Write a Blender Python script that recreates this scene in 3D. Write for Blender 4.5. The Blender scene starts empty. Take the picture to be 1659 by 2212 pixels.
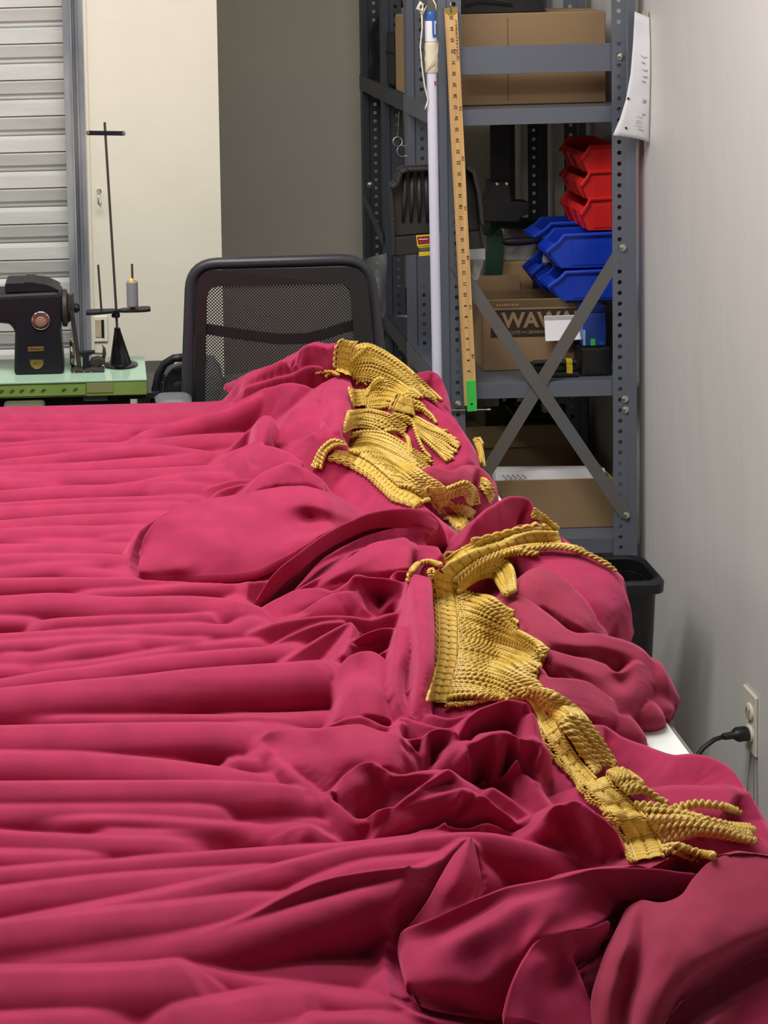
import bpy, math, random
import numpy as np
from mathutils import Vector, Matrix
random.seed(7); np.random.seed(7)
SC = bpy.context.scene; COL = SC.collection
# ------------------------------------------------------------------ camera (photo is a crop: lens axis lies off its centre)
F, CX, CY, CAMZ = 3300.0, 229.0, 138.0, 1.8
PITCH, ROLL = math.radians(3.8), 0.026
_r0 = np.array([1.0, 0, 0]); _u0 = np.array([0, math.sin(PITCH), math.cos(PITCH)]); CF = np.array([0, math.cos(PITCH), -math.sin(PITCH)])
CR = _r0*math.cos(ROLL) - _u0*math.sin(ROLL); CU = _u0*math.cos(ROLL) + _r0*math.sin(ROLL)
CO = np.array([0, 0, CAMZ])
cam = bpy.data.cameras.new('camera'); cam_o = bpy.data.objects.new('camera', cam); COL.objects.link(cam_o)
cam_o.matrix_world = Matrix(((CR[0], CU[0], -CF[0], 0), (CR[1], CU[1], -CF[1], 0), (CR[2], CU[2], -CF[2], CAMZ), (0, 0, 0, 1)))
cam.sensor_fit = 'HORIZONTAL'; cam.sensor_width = 36.0; cam.lens = 36.0*F/1659.0
cam.shift_x = (829.5-CX)/1659.0; cam.shift_y = -(1106.0-CY)/1659.0
cam.clip_start = 0.05; SC.camera = cam_o
# ------------------------------------------------------------------ light
SC.view_settings.view_transform = 'Standard'; SC.view_settings.look = 'None'
SC.view_settings.exposure = -0.12; SC.view_settings.gamma = 1.0; SC.view_settings.use_curve_mapping = False
w = bpy.data.worlds.new('room_air'); SC.world = w; w.use_nodes = True
w.node_tree.nodes['Background'].inputs[0].default_value = (0.95, 0.96, 1.0, 1); w.node_tree.nodes['Background'].inputs[1].default_value = 0.02
def lamp(name, loc, sx, sy, power, col, rot=(0, 0, 0)):
    l = bpy.data.lights.new(name, 'AREA'); l.shape = 'RECTANGLE'; l.size = sx; l.size_y = sy; l.energy = power; l.color = col
    o = bpy.data.objects.new(name, l); COL.objects.link(o); o.location = loc; o.rotation_euler = rot; return o
lamp('ceiling_lamp_far', (-0.35, 2.5, 2.66), 1.2, 0.35, 28, (1.0, 0.98, 0.945))
lamp('ceiling_lamp_side', (0.5, 2.35, 2.66), 0.5, 0.35, 12, (1.0, 0.98, 0.95))
lamp('ceiling_lamp_left', (-1.7, 2.0, 2.66), 0.35, 1.2, 24, (1.0, 0.98, 0.95))
lamp('ceiling_lamp_near', (-0.1, 1.85, 2.66), 1.2, 0.25, 19, (1.0, 0.98, 0.945))

# ------------------------------------------------------------------ pixel rays: where a thing of the photo stands at a known depth or height
def ray(px, py):
    px = np.asarray(px, float); py = np.asarray(py, float)
    return CF + np.multiply.outer((px-CX)/F, CR) + np.multiply.outer(-(py-CY)/F, CU)
def W(px, py, d):
    r = ray(px, py); return tuple(CO + r*(d/r[1]))
def G(px, py, z):
    r = ray(px, py); return tuple(CO + r*((z-CAMZ)/r[2]))
def proj(P):
    q = np.asarray(P, float) - CO; k = q@CF
    return CX + F*(q@CR)/k, CY - F*(q@CU)/k

# ------------------------------------------------------------------ materials
def lin(c):
    return tuple(((x/255)/12.92 if x/255 <= 0.04045 else ((x/255+0.055)/1.055)**2.4) for x in c)
MATS = {}
def mat(name, rgb, rough=0.6, metal=0.0, var=0.0, vscale=8.0, bump=0.0, bscale=60.0, rgb2=None, stretch=(1, 1, 1), spec=0.5, alpha=None, trans=0.0, sheen=0.0, sheen_tint=None, detail=4.0):
    m = bpy.data.materials.new(name); m.use_nodes = True; nt = m.node_tree; b = nt.nodes['Principled BSDF']
    c = lin(rgb); b.inputs['Base Color'].default_value = (*c, 1); b.inputs['Roughness'].default_value = rough; b.inputs['Metallic'].default_value = metal
    b.inputs['Specular IOR Level'].default_value = spec
    if trans: b.inputs['Transmission Weight'].default_value = trans
    if alpha is not None: b.inputs['Alpha'].default_value = alpha
    if sheen:
        b.inputs['Sheen Weight'].default_value = sheen; b.inputs['Sheen Roughness'].default_value = 0.45
        if sheen_tint: b.inputs['Sheen Tint'].default_value = (*lin(sheen_tint), 1)
    if var or bump or rgb2:
        tc = nt.nodes.new('ShaderNodeTexCoord'); mp = nt.nodes.new('ShaderNodeMapping'); mp.inputs['Scale'].default_value = stretch
        nt.links.new(tc.outputs['Object'], mp.inputs['Vector'])
    if var or rgb2:
        n = nt.nodes.new('ShaderNodeTexNoise'); n.inputs['Scale'].default_value = vscale; n.inputs['Detail'].default_value = detail
        nt.links.new(mp.outputs[0], n.inputs['Vector'])
        r = nt.nodes.new('ShaderNodeValToRGB'); c2 = lin(rgb2) if rgb2 else tuple(x*(1-var) for x in c)
        r.color_ramp.elements[0].position = 0.35; r.color_ramp.elements[1].position = 0.65
        r.color_ramp.elements[0].color = (*c2, 1); r.color_ramp.elements[1].color = (*c, 1)
        nt.links.new(n.outputs['Fac'], r.inputs[0]); nt.links.new(r.outputs[0], b.inputs['Base Color'])
    if bump:
        n2 = nt.nodes.new('ShaderNodeTexNoise'); n2.inputs['Scale'].default_value = bscale; n2.inputs['Detail'].default_value = 3
        nt.links.new(mp.outputs[0], n2.inputs['Vector']); bp = nt.nodes.new('ShaderNodeBump'); bp.inputs['Strength'].default_value = bump; bp.inputs['Distance'].default_value = 0.01
        nt.links.new(n2.outputs['Fac'], bp.inputs['Height']); nt.links.new(bp.outputs[0], b.inputs['Normal'])
    MATS[name] = m; return m

M_wall_w = mat('cream_wall_paint', (226, 222, 205), 0.55, var=0.04, vscale=5, bump=0.06, bscale=40)
M_wall_r = mat('grey_white_wall_paint', (222, 219, 216), 0.5, var=0.05, vscale=3, bump=0.25, bscale=14, stretch=(1, 1, .35))
M_wall_b = mat('recess_wall_paint', (214, 210, 196), 0.6, var=0.04, vscale=4, bump=0.06, bscale=40)
M_floor = mat('concrete_floor', (120, 116, 110), 0.6, var=0.2, vscale=3)
M_ceil = mat('ceiling_tile_white', (215, 213, 206), 0.8, var=0.03)
M_slat = mat('white_shutter_paint', (205, 206, 202), 0.45, var=0.1, vscale=14, stretch=(.4, 1, 2), bump=0.1, bscale=30)
M_galv = mat('galvanised_steel', (158, 162, 165), 0.5, 0.15, rgb2=(122, 127, 134), vscale=16, stretch=(1.5, 1.5, .25), bump=0.1)
M_tan = mat('old_yellow_paint', (188, 176, 140), 0.7, var=0.25, vscale=20)
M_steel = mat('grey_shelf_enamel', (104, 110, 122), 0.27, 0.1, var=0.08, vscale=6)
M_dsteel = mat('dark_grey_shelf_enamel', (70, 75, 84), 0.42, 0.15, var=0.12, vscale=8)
M_brace = mat('rust_edged_brace', (106, 110, 116), 0.45, 0.2, rgb2=(112, 102, 88), vscale=5)
M_zinc = mat('zinc_bolt', (205, 205, 200), 0.25, 0.9)
M_chrome = mat('worn_chrome', (190, 186, 175), 0.18, 1.0)
M_card = mat('brown_cardboard', (158, 130, 96), 0.8, var=0.06, vscale=5, bump=0.05, bscale=30)
M_card2 = mat('tan_cardboard', (182, 150, 108), 0.8, var=0.06, vscale=6)
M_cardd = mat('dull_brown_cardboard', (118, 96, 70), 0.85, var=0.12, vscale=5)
M_black = mat('black_plastic', (26, 26, 28), 0.45, var=0.1)
M_fabric_k = mat('black_nylon', (18, 18, 20), 0.75, bump=0.3, bscale=25)
M_chair = mat('chair_frame_black', (44, 46, 52), 0.38, var=0.08)
M_pan = mat('dustpan_black', (50, 49, 47), 0.5, var=0.08)
M_rim = mat('machine_black_enamel', (27, 29, 34), 0.45, var=0.15, vscale=20, spec=0.25)
M_iron = mat('grimy_iron', (58, 54, 52), 0.55, 0.2, var=0.3, vscale=40)
M_brass = mat('brass', (196, 170, 96), 0.3, 0.85)
M_badge = mat('worn_brass_badge', (150, 122, 66), 0.45, 0.6, var=0.35, vscale=80)
M_green = mat('green_table_edge', (122, 150, 72), 0.5, var=0.15, vscale=15)
M_mint = mat('mint_table_laminate', (158, 190, 166), 0.08, var=0.04, spec=0.7)
M_white = mat('white_plastic', (226, 226, 232), 0.35)
M_pvc = mat('white_pvc_pipe', (214, 214, 232), 0.35)
M_blue = mat('blue_cap_plastic', (44, 96, 170), 0.4)
M_tape = mat('masking_tape', (222, 214, 188), 0.5, var=0.08, vscale=30)
M_string = mat('cotton_string', (226, 220, 200), 0.9)
M_wood = mat('yardstick_wood', (232, 190, 130), 0.5, rgb2=(214, 168, 106), vscale=22, stretch=(6, 6, .25))
M_ink = mat('black_ink', (52, 40, 32), 0.7)
M_pen = mat('brown_black_pen_ink', (60, 38, 22), 0.7)
M_gtape = mat('bright_green_tape', (70, 214, 84), 0.45)
M_red = mat('red_bin_plastic', (214, 36, 38), 0.38)
M_bin = mat('blue_bin_plastic', (22, 62, 190), 0.35)
M_dgreen = mat('dark_green_plastic', (34, 66, 52), 0.4, var=0.1)
M_clear = mat('clear_plastic_bag', (206, 208, 206), 0.16, var=0.2, vscale=18, bump=0.7, bscale=26, spec=0.9)
M_sheetp = mat('frosted_plastic_sheet', (170, 178, 176), 0.3, alpha=0.42, var=0.15, vscale=6, bump=0.2, bscale=9)
M_paper = mat('white_paper', (236, 236, 238), 0.7)
M_paperl = mat('wall_sheet_paper', (236, 237, 241), 0.7, rgb2=(222, 223, 228), vscale=10)
M_grayw = mat('faint_pencil_grey', (176, 172, 172), 0.8)
M_pink = mat('faint_pink_print', (226, 204, 196), 0.8)
M_yellow = mat('yellow_plastic', (232, 200, 50), 0.45)
M_lred = mat('label_red', (150, 44, 52), 0.4)
M_ltan = mat('printed_tan', (172, 142, 106), 0.8)
M_ivory = mat('ivory_outlet_plastic', (228, 222, 204), 0.35)
M_ivoryd = mat('outlet_slot_dark', (40, 36, 32), 0.6)
M_can = mat('black_wastebasket', (22, 22, 25), 0.33, bump=0.05, bscale=80)
M_tabw = mat('white_table_laminate', (222, 230, 226), 0.25)
M_taupe = mat('armrest_grey', (92, 94, 98), 0.55)
M_olive = mat('olive_grey_metal', (88, 88, 70), 0.5, var=0.15)
M_thread = mat('grey_thread', (128, 130, 134), 0.6)
M_redcl = mat('dark_red_knit', (120, 36, 42), 0.9, bump=0.4)
M_greycl = mat('grey_knit', (96, 98, 94), 0.9, bump=0.4)

# ------------------------------------------------------------------ mesh building
ORG = {}
class MB:
    def __init__(s): s.v = []; s.f = []
    def add(s, vs, fs):
        n = len(s.v); s.v += [tuple(map(float, p)) for p in vs]; s.f += [tuple(i+n for i in q) for q in fs]; return s
    def box(s, x0, x1, y0, y1, z0, z1):
        return s.hexa([(x0, y0, z0), (x1, y0, z0), (x1, y1, z0), (x0, y1, z0), (x0, y0, z1), (x1, y0, z1), (x1, y1, z1), (x0, y1, z1)])
    def hexa(s, p):
        return s.add(p, [(3, 2, 1, 0), (4, 5, 6, 7), (0, 1, 5, 4), (1, 2, 6, 5), (2, 3, 7, 6), (3, 0, 4, 7)])
    def bar(s, a, b, up, wd, th):
        a = Vector(a); b = Vector(b); d = (b-a).normalized(); up = Vector(up); sd = d.cross(up).normalized()*wd/2; u = sd.cross(d).normalized()*th/2
        return s.hexa([a-sd-u, a+sd-u, b+sd-u, b-sd-u, a-sd+u, a+sd+u, b+sd+u, b-sd+u])
    def tube(s, pts, r, n=10, closed=False):
        pts = [Vector(p) for p in pts]; k = len(pts); rs = r if isinstance(r, (list, tuple)) else [r]*k
        vs = []; fs = []; nrm = None
        for i, p in enumerate(pts):
            a = pts[(i-1) % k] if closed or i else p; b = pts[(i+1) % k] if closed or i < k-1 else p
            t = (b-a).normalized()
            if nrm is None: nrm = t.orthogonal().normalized()
            nrm = (nrm - t*nrm.dot(t)).normalized(); bn = t.cross(nrm)
            for j in range(n):
                q = 2*math.pi*j/n; vs.append(p + (nrm*math.cos(q) + bn*math.sin(q))*rs[i])
        for i in range(k if closed else k-1):
            for j in range(n):
                a = i*n+j; b = i*n+(j+1) % n; c = ((i+1) % k)*n; fs.append((a, b, c+(j+1) % n, c+j))
        if not closed: fs.append(tuple(range(n))[::-1]); fs.append(tuple((k-1)*n+j for j in range(n)))
        return s.add(vs, fs)
    def lathe(s, prof, c, axis=(0, 0, 1), n=24, cap=True):
        ax = Vector(axis).normalized(); u = ax.orthogonal().normalized(); v = ax.cross(u); c = Vector(c); vs = []; fs = []
        for r, h in prof:
            for j in range(n):
                q = 2*math.pi*j/n; vs.append(c + ax*h + (u*math.cos(q)+v*math.sin(q))*r)
        for i in range(len(prof)-1):
            for j in range(n):
                fs.append((i*n+j, i*n+(j+1) % n, (i+1)*n+(j+1) % n, (i+1)*n+j))
        if cap: fs.append(tuple(range(n))[::-1]); fs.append(tuple((len(prof)-1)*n+j for j in range(n)))
        return s.add(vs, fs)
    def prism(s, pts, ext):
        e = Vector(ext); n = len(pts); p = [Vector(q) for q in pts]
        return s.add(p+[q+e for q in p], [tuple(range(n))[::-1], tuple(range(n, 2*n))] + [(i, (i+1) % n, n+(i+1) % n, n+i) for i in range(n)])
    def build(s, name, m, parent=None, smooth=False, bevel=0.0, solid=0.0, subsurf=0, origin=None):
        me = bpy.data.meshes.new(name); o = bpy.data.objects.new(name, me); COL.objects.link(o)
        if parent is not None: org = ORG[parent.name]; o.parent = parent
        else:
            a = np.array(s.v); org = Vector(origin) if origin else Vector(((a[:, 0].min()+a[:, 0].max())/2, (a[:, 1].min()+a[:, 1].max())/2, a[:, 2].min())); o.location = org
        ORG[o.name] = org
        me.from_pydata([(x-org.x, y-org.y, z-org.z) for x, y, z in s.v], [], s.f); me.update()
        if len(s.f) < 20000:
            import bmesh
            bm = bmesh.new(); bm.from_mesh(me); bmesh.ops.recalc_face_normals(bm, faces=bm.faces); bm.to_mesh(me); bm.free()
        if m: me.materials.append(m)
        if smooth:
            for p in me.polygons: p.use_smooth = True
            if smooth == 'auto': me.set_sharp_from_angle(angle=math.radians(38))
        if solid: md = o.modifiers.new('solid', 'SOLIDIFY'); md.thickness = solid; md.offset = 0
        if subsurf: md = o.modifiers.new('sub', 'SUBSURF'); md.levels = md.render_levels = subsurf
        if bevel: md = o.modifiers.new('bev', 'BEVEL'); md.width = bevel; md.segments = 2; md.limit_method = 'ANGLE'
        return o
def tag(o, label=None, cat=None, group=None, kind=None):
    for k, v in (('label', label), ('category', cat), ('group', group), ('kind', kind)):
        if v: o[k] = v
    return o
def thing(name, loc, label, cat, group=None):
    o = bpy.data.objects.new(name, None); o.empty_display_size = 0.05; COL.objects.link(o); o.location = loc; ORG[o.name] = Vector(loc)
    return tag(o, label, cat, group)
def copy_tree(o, off, parent=None):
    c = o.copy(); COL.objects.link(c); ORG[c.name] = ORG[o.name] + Vector(off)
    if parent is not None: c.parent = parent
    else: c.location = o.location + Vector(off)
    for ch in list(o.children): copy_tree(ch, off if False else (0, 0, 0), c)
    return c
def label_part(o, t): o['label'] = t; return o
def rbox_path(pts, rads, n=6):
    """closed 3D polyline with rounded corners"""
    out = []; k = len(pts); P = [Vector(p) for p in pts]
    for i in range(k):
        p = P[i]; a = (P[i-1]-p); b = (P[(i+1) % k]-p); r = rads[i]
        p0 = p + a.normalized()*r; p2 = p + b.normalized()*r
        for j in range(n+1):
            t = j/n; out.append(p0*(1-t)**2 + p*2*t*(1-t) + p2*t*t)
    return out
def pbox(px0, py0, px1, py1, d0, d1):
    """box whose front face fills this rectangle of the photo at depth d0 and which reaches back to d1"""
    cx = (px0+px1)/2; cy = (py0+py1)/2
    x0 = W(px0, cy, d0)[0]; x1 = W(px1, cy, d0)[0]; z1 = W(cx, py0, d0)[2]; z0 = W(cx, py1, d0)[2]
    return x0, x1, d0, d1, z0, z1
def text(s, name, size, m, parent, loc, xdir, ydir, extrude=0.0002, bold=0.0, spacing=1.0, align='CENTER', shear=0.0):
    cu = bpy.data.curves.new(name, 'FONT'); cu.body = s; cu.size = size; cu.extrude = extrude; cu.offset = bold; cu.align_x = align; cu.align_y = 'CENTER'
    cu.space_character = spacing; cu.shear = shear; cu.resolution_u = 2; cu.materials.append(m)
    t_ = bpy.data.objects.new(name+'_outline', cu); COL.objects.link(t_); dg = bpy.context.evaluated_depsgraph_get(); me = bpy.data.meshes.new_from_object(t_.evaluated_get(dg)); bpy.data.objects.remove(t_); bpy.data.curves.remove(cu)
    me.name = name; o = bpy.data.objects.new(name, me); COL.objects.link(o); o.parent = parent
    if not me.materials: me.materials.append(m)
    x = Vector(xdir).normalized(); y = Vector(ydir).normalized(); z = x.cross(y)
    o.matrix_local = Matrix(((x.x, y.x, z.x, 0), (x.y, y.y, z.y, 0), (x.z, y.z, z.z, 0), (0, 0, 0, 1)))
    o.location = Vector(loc) - ORG[parent.name]; return o
# ================================================================== the room
WALLX, BACKY, FRONTY = 1.25, 4.95, 3.72
ZT = 0.95                                                  # cutting table top
def struct(name, mb, m, **k): return tag(mb.build(name, m, **k), kind='structure')
XC = W(474, 300, FRONTY)[0]                                # corner of the projecting wall
struct('floor', MB().box(-3.2, WALLX+.1, -2.6, BACKY+.1, -.08, 0), M_floor)
struct('ceiling', MB().box(-3.2, WALLX+.1, -2.6, BACKY+.1, 2.72, 2.8), M_ceil)
struct('wall_right', MB().box(WALLX, WALLX+.1, -2.6, BACKY+.1, 0, 2.72), M_wall_r)
struct('wall_back', MB().box(XC-.12, WALLX, BACKY, BACKY+.1, 0, 2.72), M_wall_b)
struct('wall_left', MB().box(-3.3, -3.2, -2.6, BACKY+.1, 0, 2.72), M_wall_w)
struct('wall_near', MB().box(-3.2, WALLX, -2.7, -2.6, 0, 2.72), M_wall_w)
XD = W(188, 300, FRONTY)[0]                                # right side of the door opening
struct('wall_front', MB().box(XD, XC, FRONTY, FRONTY+.12, 0, 2.72).box(-3.2, XD, FRONTY, FRONTY+.12, 2.35, 2.72).box(-3.2, -1.9, FRONTY, FRONTY+.12, 0, 2.35).box(XC-.1, XC, FRONTY+.12, BACKY, 0, 2.72), M_wall_w)
# roll-up shutter door: corrugated slats between galvanised rails
door = thing('door_1', (-0.9, FRONTY+.03, 0), None, None); door['kind'] = 'structure'
pitch = abs(W(70, 195*.3014, FRONTY+.05)[2]-W(70, 970*.3014, FRONTY+.05)[2])/3.0
z_line = W(70, 195*.3014, FRONTY+.05)[2]                   # a dark joint
z0 = z_line - pitch*math.floor(z_line/pitch)
xl, xr = -1.95, W(158, 300, FRONTY)[0]
prof = [(0.000, .016), (.06, .013), (.17, .012), (.20, .006), (.50, 0.0), (.53, .0), (.545, .006), (.565, .004), (.58, -.002), (.90, -.002), (.93, .006), (.985, .014)]
slat_me = None
for i in range(-1, int(2.4/pitch)+1):
    zb = z0 + i*pitch
    m = MB(); n = len(prof); vs = []
    for t, y in prof:
        vs += [(xl, FRONTY+.03+y*1.5, zb+t*pitch), (xr, FRONTY+.03+y*1.5, zb+t*pitch)]
    m.add(vs, [(2*k, 2*k+1, 2*k+3, 2*k+2) for k in range(n-1)])
    o = m.build('slat', M_slat, door, solid=.0015)
    m = MB(); zz = zb+.555*pitch; m.box(xl, xr, FRONTY+.033, FRONTY+.0372, zz-.0022, zz+.0018); m.build('slat_bead', M_tan, o)
x0 = W(142, 300, FRONTY-.02)[0]; x1 = W(161, 300, FRONTY-.02)[0]; x2 = W(185, 300, FRONTY-.02)[0]
m = MB().box(x0, x1, FRONTY-.035, FRONTY-.031, 0, 2.35).box(x0, x0+.003, FRONTY-.031, FRONTY+.02, 0, 2.35).box(x1-.004, x1, FRONTY-.042, FRONTY-.002, 0, 2.35)
m.box(x1, x2, FRONTY-.012, FRONTY-.004, 0, 2.35).box(x1+.008, x1+.013, FRONTY-.022, FRONTY-.012, 0, 2.35)
m.build('guide_rail', M_galv, door, bevel=.001)
struct('trim_1', MB().box(x2, x2+.008, FRONTY-.006, FRONTY, 0, 2.35), M_wall_w)
# hook on the projecting wall
hk = thing('wall_hook', W(214, 430, FRONTY), 'small wire hook screwed into cream wall beside shutter rail', 'hook')
p = lambda x, y, o=0: W(x, y, FRONTY-o)
MB().tube([p(214, 412, 0), p(213, 414, .018), p(212, 425, .03), p(213, 440, .03), p(217, 446, .024), p(218, 438, .018)], .0022, 8).build('hook_wire', M_zinc, hk, smooth=True)
MB().lathe([(.006, 0), (.006, .002), (.004, .004)], p(214, 412), (0, -1, 0), 12).build('screw_plate', M_zinc, hk, smooth='auto')
# recessed socket box half hidden by the stand
sb = thing('wall_socket_box', W(215, 705, FRONTY), 'cream wall box with dark open slot behind thread stand', 'outlet')
MB().box(*pbox(203, 684, 232, 738, FRONTY-.006, FRONTY)).build('cover_plate', M_wall_w, sb, bevel=.001)
MB().box(*pbox(206, 691, 218, 729, FRONTY-.008, FRONTY-.005)).build('switch_face', M_tan, sb, bevel=.001)
MB().box(*pbox(219, 691, 225, 730, FRONTY-.007, FRONTY-.005)).build('dark_slot', M_black, sb)
# ================================================================== duplex outlet with plug on the right wall
def onwall(px, py, off=0):
    r = ray(px, py); t = (WALLX-off)/r[0]; return tuple(CO+r*t)
a = onwall(1616, 1494); b = onwall(1640, 1560); c = onwall(1625, 1622)
yn, yf, zt_, zb_ = onwall(1638, 1560)[1], onwall(1616, 1560)[1], onwall(1626, 1494)[2], onwall(1626, 1624)[2]
yc = (yn+yf)/2; zc = (zt_+zb_)/2; yf = max(yf, yn+.06)
ol = thing('wall_outlet', (WALLX, yc, zb_), 'ivory duplex outlet on the grey wall with black plug in lower socket', 'outlet')
MB().box(WALLX-.006, WALLX, yn, yf, zb_, zt_).build('cover_plate', M_ivory, ol, bevel=.003)
for dz in (.022, -.022):
    so = MB().lathe([(.0165, 0), (.0165, .0035), (.015, .0045)], (WALLX-.006, yc, zc+dz), (-1, 0, 0), 20).build('socket', M_ivory, ol, smooth='auto')
    for dy in (-.006, .006): MB().box(WALLX-.0112, WALLX-.0103, yc+dy-.001, yc+dy+.001, zc+dz-.003, zc+dz+.006).build('slot', M_ivoryd, so)
MB().lathe([(.003, 0), (.003, .0015)], (WALLX-.006, yc, zc), (-1, 0, 0), 10).build('screw', M_zinc, ol)
pl = thing('power_cord', (WALLX-.03, yc, zc-.03), 'black power cord plugged into ivory outlet on the grey wall', 'cord')
zp = zc-.022; xp = WALLX-.0115
MB().lathe([(.012, 0), (.014, .004), (.014, .022), (.011, .028), (.007, .034), (.0065, .052), (.005, .056)], (xp, yc, zp), (-1, -.25, 0.02), 14).build('plug', M_black, pl, smooth='auto')
e = Vector((xp, yc, zp)) + Vector((-1, -.25, .02)).normalized()*.054
q = [e, e+Vector((-.02, -.006, -.002)), e+Vector((-.045, -.014, -.014)), e+Vector((-.07, -.02, -.04)), e+Vector((-.085, -.025, -.08)), e+Vector((-.09, -.03, -.15)), e+Vector((-.07, -.03, -.4)), e+Vector((-.06, -.03, -.6))]
MB().tube(q, .0042, 10).build('cable', M_black, pl, smooth=True)
for k, (u0, v0, u1, v1) in enumerate(((1622, 1628, 1612, 1745), (1629, 1626, 1630, 1800), (1634, 1624, 1640, 1850))):
    A, B = Vector(onwall(u0, v0, .003)), Vector(onwall(u1, v1, .003))
    t = MB().tube([A, (A+B)/2+Vector((0, .003, 0)), B], .0007, 5).build('hanging_thread', M_taupe)
    tag(t, ('far', 'middle', 'near')[k]+' one of three thin grey threads hanging below ivory outlet', 'thread', 'threads under the outlet')
# sheet of paper curling off the right wall
pp = [(1371, 25), (1367, 100), (1362, 160), (1352, 215), (1340, 255), (1324, 292)]; pr = [(1403, 38), (1405, 110), (1405, 170), (1404, 225), (1403, 270), (1402, 308)]
ps = thing('wall_notice', onwall(1402, 308), 'long white paper sheet taped to wall beside shelf post, lower corner curling out', 'paper')
vs = []; fs = []; NU = 10
offs = [0.004, .012, .022, .036, .054, .074]
rows = []
for t in np.linspace(0, 5, 21):
    i = min(int(t), 4); fr = t-i
    L = np.array(pp[i])*(1-fr)+np.array(pp[i+1])*fr; R = np.array(pr[i])*(1-fr)+np.array(pr[i+1])*fr; of = offs[i]*(1-fr)+offs[i+1]*fr
    A = np.array(onwall(*R, .002)); dl = A[1]+.03+.16
    B = np.array(W(L[0], L[1], 3.505-.035*(t/5)**1.5))
    rows.append([A*(1-s)+B*s+np.array([-of*.18*math.sin(math.pi*s)*-1, 0, 0]) for s in np.linspace(0, 1, NU)])
for r_ in rows: vs += r_
for i in range(20):
    for j in range(NU-1): fs.append((i*NU+j, i*NU+j+1, (i+1)*NU+j+1, (i+1)*NU+j))
sheet = MB().add(vs, fs).build('sheet', M_paperl, ps, smooth=True, solid=.0003)
def onsheet(t, s):
    i = min(int(t*4), 19); f_ = t*4-i; j = min(int(s*(NU-1)), NU-2); g = s*(NU-1)-j
    a = np.array(rows[i][j])*(1-g)+np.array(rows[i][j+1])*g; b = np.array(rows[i+1][j])*(1-g)+np.array(rows[i+1][j+1])*g
    return a*(1-f_)+b*f_+np.array([-.0006, -.0012, 0])
rr = random.Random(4)
def scrib(t, s0, s1, m, nm='written_line'):
    pts = [onsheet(t+rr.uniform(-.05, .05), s0+(s1-s0)*k/14) for k in range(15)]
    MB().tube(pts, .0006, 4).build(nm, m, sheet)
for t, s0, s1 in ((1.3, .2, .6), (1.5, .3, .55), (1.75, .2, .5), (2.0, .2, .45), (2.2, .3, .5), (2.9, .2, .4), (3.0, .25, .42), (3.6, .25, .4), (4.45, .3, .5)): scrib(t, s0, s1, M_grayw)
for t in (3.75, 3.95, 4.1, 4.25): scrib(t, .4, .6, M_pink, 'printed_line')
for t, s in ((2.95, .93), (4.5, .8)):
    MB().lathe([(.003, 0), (.003, .0008)], onsheet(t, s), (-.5, -1, 0), 10).build('punched_hole', M_ivoryd, sheet)
MB().add([np.array(onwall(*q, .0035)) for q in ((1380, 22), (1401, 24), (1401, 44), (1379, 42))], [(0, 1, 2, 3)]).build('tape', M_tape, ps, solid=.0004)

# ================================================================== slotted-post shelving
UX0 = W(945, 0, 3.53)[0]; UX1 = W(1371, 0, 3.53)[0]
HP = .0254
def post_mesh(x_out, sgn, y, z0, z1, hole_z, wd=.054, dep=.034):
    """angle post: face strip with real round holes (towards the inside), outer raised strip, side flange; sgn=+1 outer edge on the left"""
    m = MB(); xi = x_out + sgn*wd; xs = x_out + sgn*.02
    xc_ = x_out + sgn*.037; R = .0053; n = 12
    k0 = math.ceil((z0-hole_z)/HP); z = hole_z + (k0)*HP
    lo = z0
    while z + HP/2 < z1:
        zl, zh = z-HP/2, z+HP/2
        if zl > lo+1e-6: m.add([(xs, y, lo), (xi, y, lo), (xi, y, zl), (xs, y, zl)], [(0, 1, 2, 3)])
        ring = []; sq = []
        for j in range(n):
            a = 2*math.pi*j/n + math.pi/12; c_, s_ = math.cos(a), math.sin(a); ring.append((xc_+R*c_, y, z+R*s_))
            q = max(abs(c_), abs(s_)); sx, sz = c_/q, s_/q
            sq.append((xc_+sx*(.017), y, z+sz*HP/2))
        # snap the square's corners
        cor = [(+1, +1), (-1, +1), (-1, -1), (+1, -1)]
        vs = ring+sq+[(xc_+a_*.017, y, z+b_*HP/2) for a_, b_ in cor]; fs = []
        for j in range(n): fs.append((j, (j+1) % n, n+(j+1) % n, n+j))
        for ci, (a_, b_) in enumerate(cor):
            ang = math.atan2(b_, a_) % (2*math.pi); jj = int(((ang-math.pi/12) % (2*math.pi))/(2*math.pi/n)); fs.append((n+jj, n+(jj+1) % n, 2*n+ci))
        m.add(vs, fs); lo = zh; z += HP
    if z1 > lo: m.add([(xs, y, lo), (xi, y, lo), (xi, y, z1), (xs, y, z1)], [(0, 1, 2, 3)])
    m.add([(xs, y, z0), (xs, y, z1), (xs-sgn*.003, y-.004, z0), (xs-sgn*.003, y-.004, z1), (x_out, y-.004, z0), (x_out, y-.004, z1), (x_out, y+dep, z0), (x_out, y+dep, z1)],
          [(0, 2, 3, 1), (2, 4, 5, 3), (4, 6, 7, 5)])
    return m
def bolt(x, y, z, parent, r=.0085):
    MB().lathe([(r, 0), (r, .0015), (r*.72, .002), (r*.62, .005), (r*.3, .0065)], (x, y, z), (0, -1, 0), 12).build('bolt', M_zinc, parent, smooth='auto')
LV = [W(1160, 233, 3.54)[2], W(1160, 824, 3.54)[2], W(1180, 1163, 3.54)[2]]
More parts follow.
